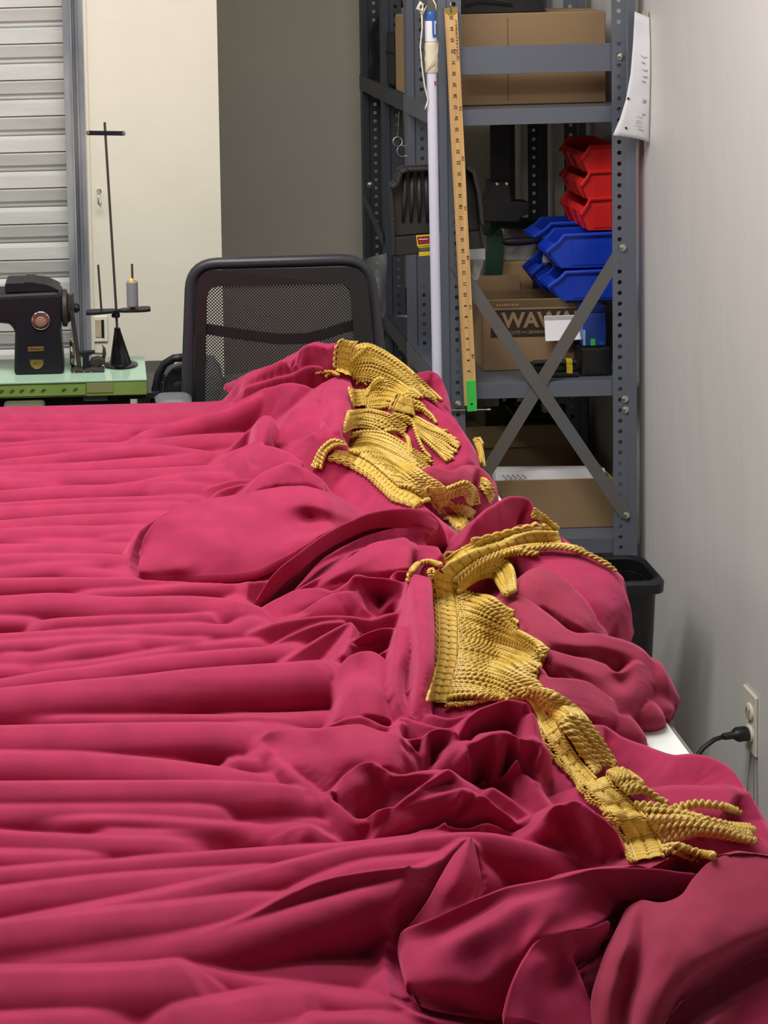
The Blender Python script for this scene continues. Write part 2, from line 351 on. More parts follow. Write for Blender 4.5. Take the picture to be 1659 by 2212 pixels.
def unit(nm, label, y0, y1, mt, z_top=1.92, levels=LV, front=0.0):
    t = thing(nm, ((UX0+UX1)/2, (y0+y1)/2, 0), label, 'shelf', 'grey steel shelving units in a row')
    hz = W(1340, 540, 3.53)[2]
    for y in (y0, y1):
        for x, sg in ((UX0, 1), (UX1, -1)):
            post_mesh(x, sg, y, 0, z_top, hz).build('post', mt, t, solid=.0018)
    for z in levels:
        m = MB(); x0, x1 = UX0+.004, UX1-.004; ya, yb = y0+.006-front, y1+.02
        m.box(x0, x1, ya, yb, z-.003, z)
        m.build('shelf_board', mt, t)
        s = MB().box(x0, x1, ya-.002, ya+.001, z-.037, z).box(x0, x1, ya, ya+.014, z-.0375, z-.035).build('shelf_lip', mt, t, bevel=.0008)
        MB().box(x0, x0+.002, ya, yb, z-.036, z-.003).build('shelf_lip', mt, t); MB().box(x1-.002, x1, ya, yb, z-.036, z-.003).build('shelf_lip', mt, t)
    return t
near_u = unit('shelving_unit', 'grey steel shelving unit with crossed end braces, holding stacked blue bins', 3.53, 3.90, M_steel)
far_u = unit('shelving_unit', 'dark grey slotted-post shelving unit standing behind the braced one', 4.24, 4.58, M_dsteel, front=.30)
# end beam and cross braces of the near unit
x0, x1, y0_, y1_, z0_, z1_ = pbox(985, 97, 1330, 158, 3.534, 3.537)
MB().box(UX0+.02, UX1-.02, 3.534, 3.5375, z0_, z1_).build('end_beam', M_steel, near_u, bevel=.0008)
A, B = Vector(W(986, 573, 3.526)), Vector(W(1352, 1112, 3.526)); MB().bar(A, B, (0, 1, 0), .029, .003).build('brace', M_brace, near_u)
A2, B2 = Vector(W(1345, 535, 3.531)), Vector(W(988, 1124, 3.531)); MB().bar(A2+Vector((0, .0, 0)), B2, (0, 1, 0), .029, .003).build('brace', M_brace, near_u)
for pxy in ((1345, 535), (1352, 1112), (988, 872), (1340, 122), (1350, 862), (1351, 885)):
    q = W(*pxy, 3.526); bolt(q[0], 3.5275 if pxy[1] < 1000 and pxy[0] > 1000 else 3.524, q[2], near_u)
q = W(800, 400, 4.23); bolt(q[0], 4.238, q[2], far_u)
# side rails of the far and near units along the left (shelf edges running back)
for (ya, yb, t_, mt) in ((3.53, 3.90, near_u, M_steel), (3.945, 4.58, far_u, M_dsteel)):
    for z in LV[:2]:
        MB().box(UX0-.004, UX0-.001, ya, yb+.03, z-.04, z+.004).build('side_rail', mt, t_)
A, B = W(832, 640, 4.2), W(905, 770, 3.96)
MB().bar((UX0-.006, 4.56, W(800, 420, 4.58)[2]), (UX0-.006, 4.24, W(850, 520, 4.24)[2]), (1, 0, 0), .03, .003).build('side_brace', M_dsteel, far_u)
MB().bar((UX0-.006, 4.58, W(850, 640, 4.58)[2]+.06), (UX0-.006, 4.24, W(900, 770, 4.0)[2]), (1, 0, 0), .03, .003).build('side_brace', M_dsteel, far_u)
# ================================================================== things on the shelves
def single(name, mb, m, label, cat, group=None, **k): return tag(mb.build(name, m, **k), label, cat, group)
def carton(label, box, m, group='cardboard boxes on the steel shelves', flaps=None, seam=True):
    x0, x1, y0, y1, z0, z1 = box
    t = thing('cardboard_box', ((x0+x1)/2, (y0+y1)/2, z0), label, 'box', group)
    if flaps is None:
        MB().box(x0, x1, y0, y1, z0, z1).build('carton_body', m, t, bevel=.003)
        if seam:
            g = (y0+y1)/2
            MB().box(x0, x1, g-.025, g+.025, z1, z1+.0005).build('packing_tape', M_ltan, t)
            MB().box((x0*2+x1)/3, (x0*2+x1)/3+.002, y0-.0006, y0, z0+.01, z1-.01).build('edge_seam', M_cardd, t)
    else:
        w_ = .004
        m_ = MB().box(x0, x1, y0, y0+w_, z0, z1).box(x0, x1, y1-w_, y1, z0, z1).box(x0, x0+w_, y0+w_, y1-w_, z0, z1).box(x1-w_, x1, y0+w_, y1-w_, z0, z1).box(x0+w_, x1-w_, y0+w_, y1-w_, z0, z0+w_)
        m_.build('carton_body', m, t, bevel=.001)
        for (a, b, c, d) in flaps: MB().hexa([a, b, c, d]+[tuple(np.array(q)+np.array((0, .003, .001))) for q in (a, b, c, d)]).build('flap', m, t)
    return t
S1, S2, S3 = LV
def on(box, z): x0, x1, y0, y1, z0, z1 = box; return (x0, x1, y0, y1, z, z1)
# upper shelf
big = on(pbox(990, 27, 1309, 222, 3.62, 3.86), S1+.001)
carton('closed brown cardboard box on the upper shelf behind the flat steel end beam', big, M_card)
bag = MB(); x0, x1, y0, y1, z0, z1 = pbox(985, -60, 1185, 27, 3.63, 3.84)
z0 = big[5]+.002
bgv = []; nx, ny = 14, 8
for j in range(ny+1):
    for i in range(nx+1):
        u, v_ = i/nx, j/ny; e = (1-abs(2*u-1)**4)*(1-abs(2*v_-1)**4)
        bgv.append((x0+(x1-x0)*u, y0+(y1-y0)*v_, z0+.09*e**.5+.006*math.sin(9*u+5*v_)*e))
fs = [(j*(nx+1)+i, j*(nx+1)+i+1, (j+1)*(nx+1)+i+1, (j+1)*(nx+1)+i) for j in range(ny) for i in range(nx)]
bot = len(bgv); bgv += [(x, y, z0) for x, y, z in bgv]; fs += [(bot+a, bot+d, bot+c, bot+b) for a, b, c, d in fs]
rim_ = [i for i in range(nx+1)]+[(j*(nx+1)+nx) for j in range(1, ny+1)]+[ny*(nx+1)+i for i in range(nx-1, -1, -1)]+[j*(nx+1) for j in range(ny-1, 0, -1)]
for k in range(len(rim_)): a, b = rim_[k], rim_[(k+1) % len(rim_)]; fs.append((a, bot+a, bot+b, b))
bt = thing('black_bag', ((x0+x1)/2, (y0+y1)/2, z0), 'slack black nylon bag lying on top of the closed upper-shelf box', 'bag')
MB().add(bgv, fs).build('bag_body', M_fabric_k, bt, smooth='auto')
MB().tube([(x0+.02, y0-.003, z0+.02), (x0+.05, y0-.008, z0+.035), (x0+.09, y0-.008, z0+.03), (x0+.13, y0-.004, z0+.02)], .003, 6).build('zip_pull', M_iron, bt, smooth=True)
# far-unit upper shelf: black soft bag, black case, small tan box with green sticker
bx = on(pbox(786, 10, 868, 178, 4.44, 4.57), S1+.001); x0, x1, y0, y1, z0, z1 = bx
b2 = thing('gear_bag', ((x0+x1)/2, (y0+y1)/2, z0), 'tall slouching black gear bag on the upper shelf of the dark unit', 'bag')
sec = [(0, .72, .0), (.0, 1, .1), (.1, 1., .28), (.0, .95, .48), (-.02, .9, .6), (.2, .78, .8), (.42, .7, .94), (.5, .62, 1.0)]
vs = []; fs = []; n = 16
x0 = max(x0, UX0+.012); x1 = x0+.12
for a, b, h in sec:
    xa, xb = x0+(x1-x0)*a, x0+(x1-x0)*b
    for j in range(n):
        q = 2*math.pi*j/n; cx_, cy_ = math.cos(q), math.sin(q); cx_ = math.copysign(abs(cx_)**.6, cx_); cy_ = math.copysign(abs(cy_)**.6, cy_)
        vs.append(((xa+xb)/2+(xb-xa)/2*cx_, (y0+y1)/2+(y1-y0)/2*cy_*(1-.3*h), z0+(z1-z0)*h))
for k in range(len(sec)-1):
    for j in range(n): fs.append((k*n+j, k*n+(j+1) % n, (k+1)*n+(j+1) % n, (k+1)*n+j))
fs += [tuple(range(n))[::-1], tuple((len(sec)-1)*n+j for j in range(n))]
MB().add(vs, fs).build('bag_body', M_fabric_k, b2, smooth='auto')
MB().tube([(x0+.05, y0+.02, z1-.02), (x0+.04, y0+.0, z1+.03), (x0+.08, y0+.02, z1+.05), (x0+.09, y0+.05, z1-.01)], .006, 8).build('carry_strap', M_fabric_k, b2, smooth=True)
x0, x1, y0, y1, z0, z1 = on(pbox(829, 72, 925, 200, 4.10, 4.22), S1+.001); x0 = UX0+.008
cs = thing('equipment_case', ((x0+x1)/2, (y0+y1)/2, z0), 'matte black equipment case beside the tan box with the green sticker', 'case')
MB().box(x0, x1, y0, y1, z0+.006, z1).build('case_body', M_black, cs, bevel=.006)
MB().box(x0-.002, x1+.002, y0-.002, y1+.002, z0+(z1-z0)*.62, z0+(z1-z0)*.65).build('case_seam', M_fabric_k, cs)
MB().lathe([(.0025, 0), (.0025, .001)], (x0+.05, y0-.001, z0+(z1-z0)*.72), (0, -1, 0), 8).build('yellow_dot', M_yellow, cs)
for dx in (.02, -.02): MB().box((x0 if dx > 0 else x1)+dx-.01, (x0 if dx > 0 else x1)+dx+.01, y0+.02, y1-.02, z0, z0+.006).build('case_foot', M_fabric_k, cs)
SX = UX0+.002
x0, x1, y0, y1, z0, z1 = on(pbox(874, 33, 930, 225, 3.955, 4.08), S1+.001)
dx = SX - x0 if x0 < SX else 0; x0 += dx; x1 += dx
tb = thing('tan_carton', ((x0+x1)/2, y0, z0), 'narrow tan carton with black tape stripe and green sticker beside the white pole', 'box')
MB().box(x0, x1, y0, y1, z0, z1).build('carton_body', M_card2, tb, bevel=.004)
xm = x0+(x1-x0)*.38
MB().box(xm-.005, xm+.005, y0-.0008, y0, z0+.003, z1-.02).build('tape_stripe', M_ink, tb)
MB().prism([(xm-.012, y0-.001, z0+.10), (xm+.014, y0-.001, z0+.10), (xm+.002, y0-.001, z0+.07)], (0, .0006, 0)).build('tape_tail', M_ink, tb)
st = MB().box(xm-.012, xm+.011, y0-.0022, y0-.0012, z0+.105, z0+.135).build('green_sticker', M_gtape, tb)
MB().tube([(xm-.008+.003*i, y0-.0026, z0+.12+.005*(-1)**i) for i in range(6)], .0007, 4).build('pen_mark', M_dgreen, st)
for i in range(6): MB().box(x1-.02, x1-.004, y0-.0008, y0, z0+.02+.012*i, z0+.024+.012*i).build('printed_line', M_cardd, tb)
# ---- middle shelf of the near unit
wb = on(pbox(1044, 664, 1262, 757, 3.64, 3.84), S2+.001); x0, x1, y0, y1, z0, z1 = wb
hz_ = z1; f1 = .022
wk = carton('open supply carton printed WAWAK on a black band, on the middle shelf', wb, M_card, flaps=[
    ((x0, y0, hz_), (x1, y0, hz_), (x1, y0-.012, hz_+f1), (x0-.004, y0-.012, hz_+f1)),
    ((x0, y1, hz_), (x1-.1, y1, hz_), (x1-.1, y1+.008, hz_+.035), (x0-.006, y1+.008, hz_+.035)),
    ((x0, y0+.004, hz_), (x0, y1-.004, hz_), (x0-.02, y1-.004, hz_+.012), (x0-.02, y0+.004, hz_+.012))])
pz1, pz0 = W(1150, 668, 3.64)[2], W(1150, 727, 3.64)[2]; pxa = W(1060, 700, 3.64)[0]
wp = MB().box(pxa, x1-.002, y0-.0008, y0-.0002, pz0, pz1).build('printed_band', M_ink, wk)
wx = W(1082, 700, 3.64)[0]
def flat_text(s, nm, size, m, par, px, py, d, bold=0, spacing=1.0, align='LEFT'):
    return text(s, nm, size, m, par, W(px, py, d), (1, 0, 0), (0, 0, 1), bold=bold, spacing=spacing, align=align)
flat_text('WAWAK', 'lettering', .051, M_card, wp, 1085, 694, 3.6385, bold=.0016, spacing=.98)
flat_text('CUTS >< SEWING SUPPLIES', 'lettering', .011, M_card, wp, 1100, 719, 3.6385, bold=.0002)
for i in range(9): MB().box(x0+.03+.006*i, x0+.033+.006*i, y0-.0125, y0-.0118, hz_+.008, hz_+.013).build('printed_mark', M_ltan, wk)
# white notepad leaning on the carton, black punch, blue box, black case
nt = thing('white_notepad', W(1220, 735, 3.61), 'white pad leaning upright against the printed carton', 'pad')
A_, B_, C_, D_ = [np.array(W(*q)) for q in ((1179, 737, 3.60), (1263, 733, 3.60), (1261, 681, 3.632), (1176, 684, 3.632))]
th_ = np.array((0, .004, .0008))
MB().hexa([A_, B_, B_+th_, A_+th_, D_, C_, C_+th_, D_+th_]).build('pad_sheets', M_paper, nt)
MB().hexa([A_*(.14)+D_*.86-th_*.3, B_*(.14)+C_*.86-th_*.3, B_*.14+C_*.86, A_*.14+D_*.86, D_-th_*.3, C_-th_*.3, C_, D_]).build('pad_binding', M_grayw, nt)
x0, x1, y0, y1, z0, z1 = on(pbox(1150, 730, 1252, 778, 3.565, 3.615), S2+.001)
pn = thing('hole_punch', ((x0+x1)/2, y0, z0), 'long black hole punch with yellow grip lying on the middle shelf', 'punch')
MB().box(x0, x1, y0, y1, z0, z0+.012).build('punch_base', M_black, pn, bevel=.003)
MB().prism([(x0+.004, y0+.008, z0+.012), (x1-.004, y0+.008, z0+.012), (x1-.004, y1-.004, z0+.012), (x0+.004, y1-.004, z0+.012)], (0, .004, .016)).build('punch_body', M_rim, pn, bevel=.004)
MB().tube([(x0+.006, y0+.012, z0+.034), (x0+.05, y0+.01, z0+.036), (x1-.006, y0+.012, z0+.034)], .006, 10).build('punch_lever', M_chair, pn, smooth='auto')
xa = W(1225, 765, 3.565)[0]; MB().tube([(xa, y0+.012, z0+.034), (xa+.014, y0+.012, z0+.034)], .0085, 12).build('yellow_grip', M_yellow, pn, smooth='auto')
MB().box(xa-.001, xa+.0135, y0-.002, y0+.006, z0+.008, z0+.030).build('yellow_grip', M_yellow, pn, bevel=.003)
x0, x1, y0, y1, z0, z1 = on(pbox(1256, 752, 1320, 776, 3.57, 3.63), S2+.001); x1 = min(x1, UX1-.02)
sp = thing('stapler_case', ((x0+x1)/2, y0, z0), 'low black case under the small blue box, next to the punch', 'case')
MB().box(x0, x1, y0, y1, z0, z1).build('case_body', M_black, sp, bevel=.004)
MB().box(x0+.012, x1-.01, y0-.002, y0, z0+.006, z0+.018).build('case_label', M_fabric_k, sp, bevel=.001)
bz = z1+.001
x0, x1, y0, y1, _, z1 = pbox(1259, 662, 1309, 752, 3.585, 3.63)
bb = thing('blue_carton', ((x0+x1)/2, y0, bz), 'small glossy blue carton with green sticker standing on the low black case', 'box')
MB().box(x0, x1, y0, y1, bz, z1-.016).build('carton_body', mat('royal_blue_card', (30, 64, 160), 0.3), bb, bevel=.002)
MB().box(x0-.001, x1+.001, y0-.0005, y1+.001, z1-.016, z1).build('carton_lid', mat('navy_blue_card', (24, 34, 92), 0.4), bb, bevel=.002)
MB().box(x0, x0+.006, y0-.0008, y0-.0002, bz+.002, bz+.04).build('pale_stripe', mat('pale_cyan_print', (150, 200, 220), 0.5), bb)
MB().box(x0+.018, x0+.029, y0-.001, y0-.0002, bz+.002, bz+.018).build('green_sticker', M_gtape, bb)
MB().box(x0+.039, x0+.05, y0-.001, y0-.0002, bz+.003, bz+.01).build('printed_mark', M_blue, bb)
# small tan box and green bracket tool, plastic bag, behind the printed carton
x0, x1, y0, y1, z0, z1 = pbox(1076, 566, 1152, 628, 3.87, 3.95); z0 = S2+.001
z_stack = W(1110, 628, 3.88)[2]
carton('small square tan box stacked on a crate behind the printed carton', (x0, x1, 3.87, 3.95, z_stack, z1), M_card2, seam=False)
x0b, x1b, _, _, _, _ = pbox(1060, 630, 1200, 760, 3.87, 4.0)
single('dark_crate', MB().box(x0b, x1b, 3.86, 3.99, S2+.001, z_stack-.001).box(x0b+.004, x1b-.004, 3.855, 3.86, S2+.02, S2+.03).box(x0b+.004, x1b-.004, 3.855, 3.86, S2+.06, S2+.07), M_chair, 'dark grey crate behind the printed carton, under small tan box', 'crate', bevel=.002)
cb = thing('clear_plastic_bag', W(1120, 566, 3.9), 'crumpled clear plastic bag on the small tan box', 'bag')
x0, x1, y0, y1, z0, z1 = pbox(1080, 494, 1164, 565, 3.89, 3.94); z0 = W(1110, 566, 3.87)[2]+.001
vs = []; fs = []; n = 20
for k in range(11):
    h = k/10
    for j in range(n):
        q = 2*math.pi*j/n; c_, s_ = math.cos(q), math.sin(q); c_ = math.copysign(abs(c_)**.5, c_); s_ = math.copysign(abs(s_)**.6, s_)
        wob = 1+.10*math.sin(5*q+7*h)+.07*math.sin(9*q-11*h)
        vs.append(((x0+x1)/2+(x1-x0)/2*c_*(1-.1*h), (y0+y1)/2+(y1-y0)/2*s_*wob*(1-.4*h), z0+(z1-z0)*h))
for k in range(10):
    for j in range(n): fs.append((k*n+j, k*n+(j+1) % n, (k+1)*n+(j+1) % n, (k+1)*n+j))
fs += [tuple(range(n))[::-1], tuple(10*n+j for j in range(n))]
MB().add(vs, fs).build('bag_film', M_clear, cb, smooth='auto')
gt = thing('green_clamp_tool', (W(1063, 620, 3.84)[0], 3.84, S2), 'dark green bracket shaped tool standing behind the yardstick and printed carton', 'tool')
gp = [(1060, 760), (1060, 700), (1063, 640), (1062, 600), (1066, 570), (1070, 540), (1068, 505), (1062, 488)]
xx = [W(a, b, 3.86) for a, b in gp]; xx[0] = (xx[0][0], xx[0][1], S2)
m = MB()
for i in range(len(xx)-1):
    a_, b_ = xx[i], xx[i+1]; wa = .020 if i > 1 else .016
    m.hexa([(a_[0]-wa, 3.85, a_[2]), (a_[0]+wa, 3.85, a_[2]), (a_[0]+wa, 3.868, a_[2]), (a_[0]-wa, 3.868, a_[2]), (b_[0]-wa, 3.85, b_[2]), (b_[0]+wa, 3.85, b_[2]), (b_[0]+wa, 3.868, b_[2]), (b_[0]-wa, 3.868, b_[2])])
m.build('upright', M_dgreen, gt)
c0 = W(1062, 484, 3.84); c1 = W(1180, 487, 3.9)
MB().tube([(c0[0]-.006, 3.856, c0[2]-.004), (c0[0]+.03, 3.866, c0[2]), (c1[0], 3.9, c1[2]+.002)], [.020, .017, .014], 14).build('cross_arm', M_dgreen, gt, smooth='auto')
MB().lathe([(.026, 0), (.026, .016), (.020, .02)], (c0[0]-.01, 3.86, c0[2]-.004), (0, -1, 0), 18).build('pivot_cap', M_dgreen, gt, smooth='auto')
# black hanging lobby tools (wide dark heads on straps)
def hang_tool(lab, px, wtop, pts, d):
    zt = W(px, 262, d)[2]
    t = thing('hanging_scoop', W(px, pts[-1][1], d), lab, 'tool')
    x = W(px, 300, d)[0]; zj = W(px, pts[0][1], d)[2]
    MB().box(x-wtop/2, x+wtop/2, d-.004, d+.004, zj, S1-.004).build('strap', M_fabric_k, t, bevel=.001)
    P = [W(a, b, d-.012) for a, b in pts]
    MB().prism(P, (0, .05, 0)).build('scoop_head', M_black, t, bevel=.003)
    for dx in (-.012, .012): MB().lathe([(.005, 0), (.005, .002), (.003, .003)], (x+dx, d-.0125, zj-.004), (0, -1, 0), 10).build('rivet', M_zinc, t)
    return t
hang_tool('black wide-headed scoop hanging by a flat strap from the upper shelf', 1080, .048, [(1060, 392), (1100, 392), (1106, 435), (1145, 437), (1143, 462), (1128, 468), (1120, 480), (1044, 480), (1040, 445), (1056, 420)], 3.80)
# red and blue hopper bins: hopper end towards the room, stacked
def hopper_bin(name, label, xn, xb, ya, yb, z0, h, m, group, ribs=4):
    """side profile in x/z: nose at mid height on the left, open top; double walls, ribs on the front lip"""
    L = xb-xn; t = thing(name, ((xn+xb)/2, (ya+yb)/2, z0), label, 'bin', group)
    prof = [(xn+.20*L, z0), (xb, z0), (xb, z0+h), (xn+.24*L, z0+h*.97), (xn+.17*L, z0+h*.80), (xn, z0+h*.52)]
    w_ = .003
    m_ = MB()
    for y in (ya, yb-w_): m_.prism([(x, y, z) for x, z in prof], (0, w_, 0))
    m_.box(prof[0][0], xb, ya+w_, yb-w_, z0, z0+w_).box(xb-w_, xb, ya+w_, yb-w_, z0+w_, z0+h)
    def slab(a, b, k=.0): m_.hexa([(a[0], ya+w_, a[1]), (a[0]+w_, ya+w_, a[1]), (a[0]+w_, yb-w_, a[1]), (a[0], yb-w_, a[1]), (b[0], ya+w_, b[1]), (b[0]+w_, ya+w_, b[1]), (b[0]+w_, yb-w_, b[1]), (b[0], yb-w_, b[1])])
    slab(prof[0], prof[5]); slab(prof[5], (xn+.10*L, z0+h*.70))
    m_.build('bin_shell', m, t, bevel=.0015)
    rim = [(xb, z0+h), (xn+.24*L, z0+h*.97), (xn+.17*L, z0+h*.80), (xn-.002, z0+h*.53)]
    for y in (ya-.003, yb+.003): MB().tube([(x, y, z-.004) for x, z in rim], .0045, 6).build('bin_rim', m, t, smooth='auto')
    MB().prism([(x, ya-.002, z) for x, z in ((xn+.36*L, z0+.08*h), (xb-.01, z0+.08*h), (xb-.01, z0+.76*h), (xn+.36*L, z0+.76*h))], (0, .002, 0)).build('side_panel', m, t, bevel=.001)
    for i in range(ribs):
        y = ya+(yb-ya)*(i+.5)/ribs
        MB().bar((xn-.002, y, z0+h*.52), (xn+.10*L-.002, y, z0+h*.70), (1, 0, 0), .005, .005).build('lip_rib', m, t)
        MB().bar((xn-.002, y, z0+h*.50), (prof[0][0]-.002, y, z0+h*.03), (1, 0, 0), .005, .005).build('lip_rib', m, t)
    return t
def binpx(name, label, pn, pb, py0, py1, d0, d1, m, group, ribs=4, zbase=None):
    x0 = W(pn, py1, d0)[0]; x1 = W(pb, py1, d0)[0]; z0 = W(pn+40, py1, d0)[2] if zbase is None else zbase; z1 = W(pn+40, py0, d0)[2]
    x1 = min(x1, UX1-.012)
    return hopper_bin(name, label, x0, x1, d0, d1, z0, z1-z0, m, group, ribs), z1
BG, RG = 'blue hopper bins on the middle shelf', 'red hopper bins stacked on the blue ones'
lo_z = W(1250, 650, 3.625)[2]
_, t1 = binpx('storage_bin', 'front blue hopper bin, lower of its stack, under another blue one', 1186, 1346, 583, 650, 3.625, 3.70, M_bin, BG)
_, t2 = binpx('storage_bin', 'front blue hopper bin directly under the red bins, black handle beside it', 1182, 1346, 503, 581, 3.625, 3.70, M_bin, BG, zbase=t1+.004)
_, t3 = binpx('storage_bin', 'rear blue hopper bin, lower one, with crumpled clear wrap in it', 1150, 1310, 546, 612, 3.722, 3.80, M_bin, BG, zbase=lo_z+.0)
_, t4 = binpx('storage_bin', 'rear blue hopper bin, upper one, just behind the black handle', 1154, 1310, 478, 544, 3.722, 3.80, M_bin, BG, zbase=t3+.004)
# small steel rack that carries the bins above the carton
rk = thing('bin_rack', ((UX0+UX1)/2+.17, 3.71, S2), 'small dark wire rack carrying the blue bins over the middle shelf', 'rack')
xa, xb = W(1215, 650, 3.62)[0], UX1-.014
for y in (3.63, 3.79):
    MB().tube([(xa+.012, y, lo_z-.004), (xb, y, lo_z-.004)], .003, 6).build('rail', M_black, rk)
for x in (xb-.004,):
    for y in (3.70, 3.79): MB().tube([(x, y, S2), (x, y, lo_z-.004)], .003, 6).build('leg', M_black, rk)
for y in (3.845,): MB().tube([(xb-.02, 3.79, lo_z-.004), (xb-.02, y, lo_z-.004), (xb-.02, y, S2)], .003, 6).build('leg', M_black, rk)
wrap = MB(); vs = []; fs = []
c_ = W(1195, 563, 3.712)
nn = 10
for j in range(nn):
    for i in range(nn):
        a_, b_ = i/(nn-1)-.5, j/(nn-1)-.5
        vs.append((c_[0]+a_*.05, c_[1]+b_*.03+.004*math.sin(9*a_+7*b_), c_[2]-a_*.02-b_*.05+.007*math.sin(13*a_)*math.cos(11*b_)))
fs = [(j*nn+i, j*nn+i+1, (j+1)*nn+i+1, (j+1)*nn+i) for j in range(nn-1) for i in range(nn-1)]
single('plastic_wrap', MB().add(vs, fs), M_clear, 'scrap of clear wrap poking from between the lower blue bins', 'wrap', smooth=True, solid=.0006)
red_z = t2+.002
for i, (py0, py1, lab) in enumerate(((420, 497, 'bottom red hopper bin of three, resting on the blue bin'), (362, 438, 'middle red hopper bin of the stack of three'), (306, 381, 'top red hopper bin of the stack, its rim uppermost'))):
    _, zt = binpx('storage_bin', lab, 1256, 1400, py0+4, py1, 3.635, 3.80, M_red, RG, ribs=3, zbase=red_z)
    red_z = zt-.008
hb = thing('tool_handle', W(1125, 522, 3.615), 'black rounded tool handle sticking out beside the upper front blue bin', 'tool')
hpts = [(1084, 523), (1090, 523), (1105, 522), (1130, 521), (1150, 520), (1172, 519)]
MB().tube([W(a, b, 3.70) for a, b in hpts], [.003, .008, .0105, .0105, .009, .006], 14).build('handle_grip', M_rim, hb, smooth=True)
MB().tube([W(1172, 519, 3.70), W(1215, 517, 3.71)], .004, 8).build('handle_shank', M_chrome, hb)
# roll of clear film and white tube beside the left post, above the brace
wt = thing('clear_film_roll', W(1034, 600, 3.66), 'small roll of clear film and white card behind the yardstick', 'wrap')
x0, x1, y0, y1, z0, z1 = pbox(1014, 538, 1048, 562, 3.66, 3.67)
MB().box(x0, x1, y0, y1, z0, z1).build('white_card', M_paper, wt)
vs = []; fs = []; n = 12
for k in range(6):
    h = k/5; cxx, cyy = 1030-6*h, 560+44*h
    c_ = W(cxx, cyy, 3.66); rr_ = .016*(1-.45*h)
    for j in range(n):
        q = 2*math.pi*j/n; wob = 1+.2*math.sin(3*q+4*h); vs.append((c_[0]+rr_*math.cos(q)*wob, c_[1]+rr_*.8*math.sin(q)*wob, c_[2]))
for k in range(5):
    for j in range(n): fs.append((k*n+j, k*n+(j+1) % n, (k+1)*n+(j+1) % n, (k+1)*n+j))
fs += [tuple(range(n)), tuple(5*n+j for j in range(n))]
MB().add(vs, fs).build('film', M_clear, wt, smooth='auto')
# dark cables hanging at the right
cb_ = thing('hanging_cable', W(1318, 700, 3.86), 'thin black cable drooping beside the right post behind the blue carton', 'cable')
MB().tube([W(1308, 640, 3.86), W(1316, 690, 3.86), W(1326, 760, 3.85), (W(1326, 760, 3.85)[0], 3.8, S2+.003), (W(1300, 760, 3.85)[0], 3.72, S2+.003)], .003, 8).build('cable', M_black, cb_, smooth=True)
# ---- bottom shelf
lowb = on(pbox(1055, 1036, 1340, 1160, 3.60, 3.86), S3+.001); x0, x1, y0, y1, z0, z1 = lowb
x1 = UX1-.03; lowb = (x0, x1, y0, y1, z0, z1)
carton('big brown open box on the bottom shelf with white papers along its top', lowb, M_card, flaps=[((x0, y1-.01, z1), (x1-.01, y1-.01, z1), (x1-.012, y1+.02, z1+.045), (x0+.003, y1+.02, z1+.045))])
pz = thing('paper_bundle', ((x0+x1)/2, y0+.06, z1-.03), 'white papers lying in the open top of the big bottom-shelf box', 'paper')
for i in range(4):
    a_ = .004*i
    MB().hexa([(x0+.02+a_, y0+.01+.012*i, z1-.03), (x1-.012, y0+.01+.012*i, z1-.03), (x1-.012, y0+.014+.012*i, z1-.03), (x0+.02+a_, y0+.014+.012*i, z1-.03), (x0+.026-a_, y0+.03+.012*i, z1+.012), (x1-.012-a_*2, y0+.03+.012*i, z1+.014-.002*i), (x1-.012-a_*2, y0+.034+.012*i, z1+.014-.002*i), (x0+.026-a_, y0+.034+.012*i, z1+.012)]).build('paper_sheet', M_paper, pz)
for i in range(5): MB().tube([(x0+.034+.012*i, y0+.0125, z1-.02+.004*i), (x0+.05+.012*i, y0+.020, z1+.0), (x0+.04+.012*i, y0+.024, z1+.006)], .001, 4).build('printed_line', M_grayw, pz)
upb_z = z1+.047
# flat boxes stacked behind, higher
xa, xb = W(1010, 960, 3.72)[0], UX1-.03
zb0, zb1 = W(1180, 992, 3.895)[2], W(1180, 937, 3.895)[2]
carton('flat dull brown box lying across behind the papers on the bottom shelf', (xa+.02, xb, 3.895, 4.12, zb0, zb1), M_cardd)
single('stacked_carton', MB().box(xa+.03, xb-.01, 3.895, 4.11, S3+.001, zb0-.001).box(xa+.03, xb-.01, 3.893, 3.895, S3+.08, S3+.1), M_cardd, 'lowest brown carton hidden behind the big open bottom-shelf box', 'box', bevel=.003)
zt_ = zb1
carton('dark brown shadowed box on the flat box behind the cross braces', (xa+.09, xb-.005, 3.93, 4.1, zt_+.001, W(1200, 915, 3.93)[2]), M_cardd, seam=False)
# olive machine with cooling fins
x0, x1, y0, y1, z0, z1 = pbox(1047, 862, 1103, 921, 3.90, 4.02); z0 = zt_+.001
xs_ = xa+.09-.002
mo = thing('motor_housing', ((x0+x1)/2, y0, z0), 'olive grey finned motor housing under the middle shelf behind steel rod', 'motor')
x1 = min(x1, xs_)
MB().box(x0, x1, y0, y1, z0, z1).build('housing', M_olive, mo, bevel=.012)
for i in range(7): MB().box(x0+.004, x1-.001, y0-.003, y0+.002, z0+.022+.0062*i, z0+.0245+.0062*i).build('fin', M_olive, mo)
MB().box(x1-.014, x1-.011, y0-.003, y0, z0+.006, z0+.02).build('switch', M_black, mo)
x0, x1, y0, y1, z0, z1 = pbox(1110, 872, 1190, 916, 3.915, 3.925)
dk = on(pbox(1112, 876, 1245, 916, 3.94, 4.04), W(1200, 915, 3.93)[2]+.001)
q0, q1, q2, q3, q4, q5 = dk
dd = thing('dark_machine', ((q0+q1)/2, q2, q4), 'black machine lying in shadow on the dark box behind the braces', 'machine')
MB().box(q0, q1, q2, q3, q4, q4+.02).build('machine_base', M_black, dd, bevel=.004)
MB().box(q0+.02, q0+.06, q2+.01, q3-.02, q4+.02, q4+.035).build('machine_head', M_rim, dd, bevel=.006)
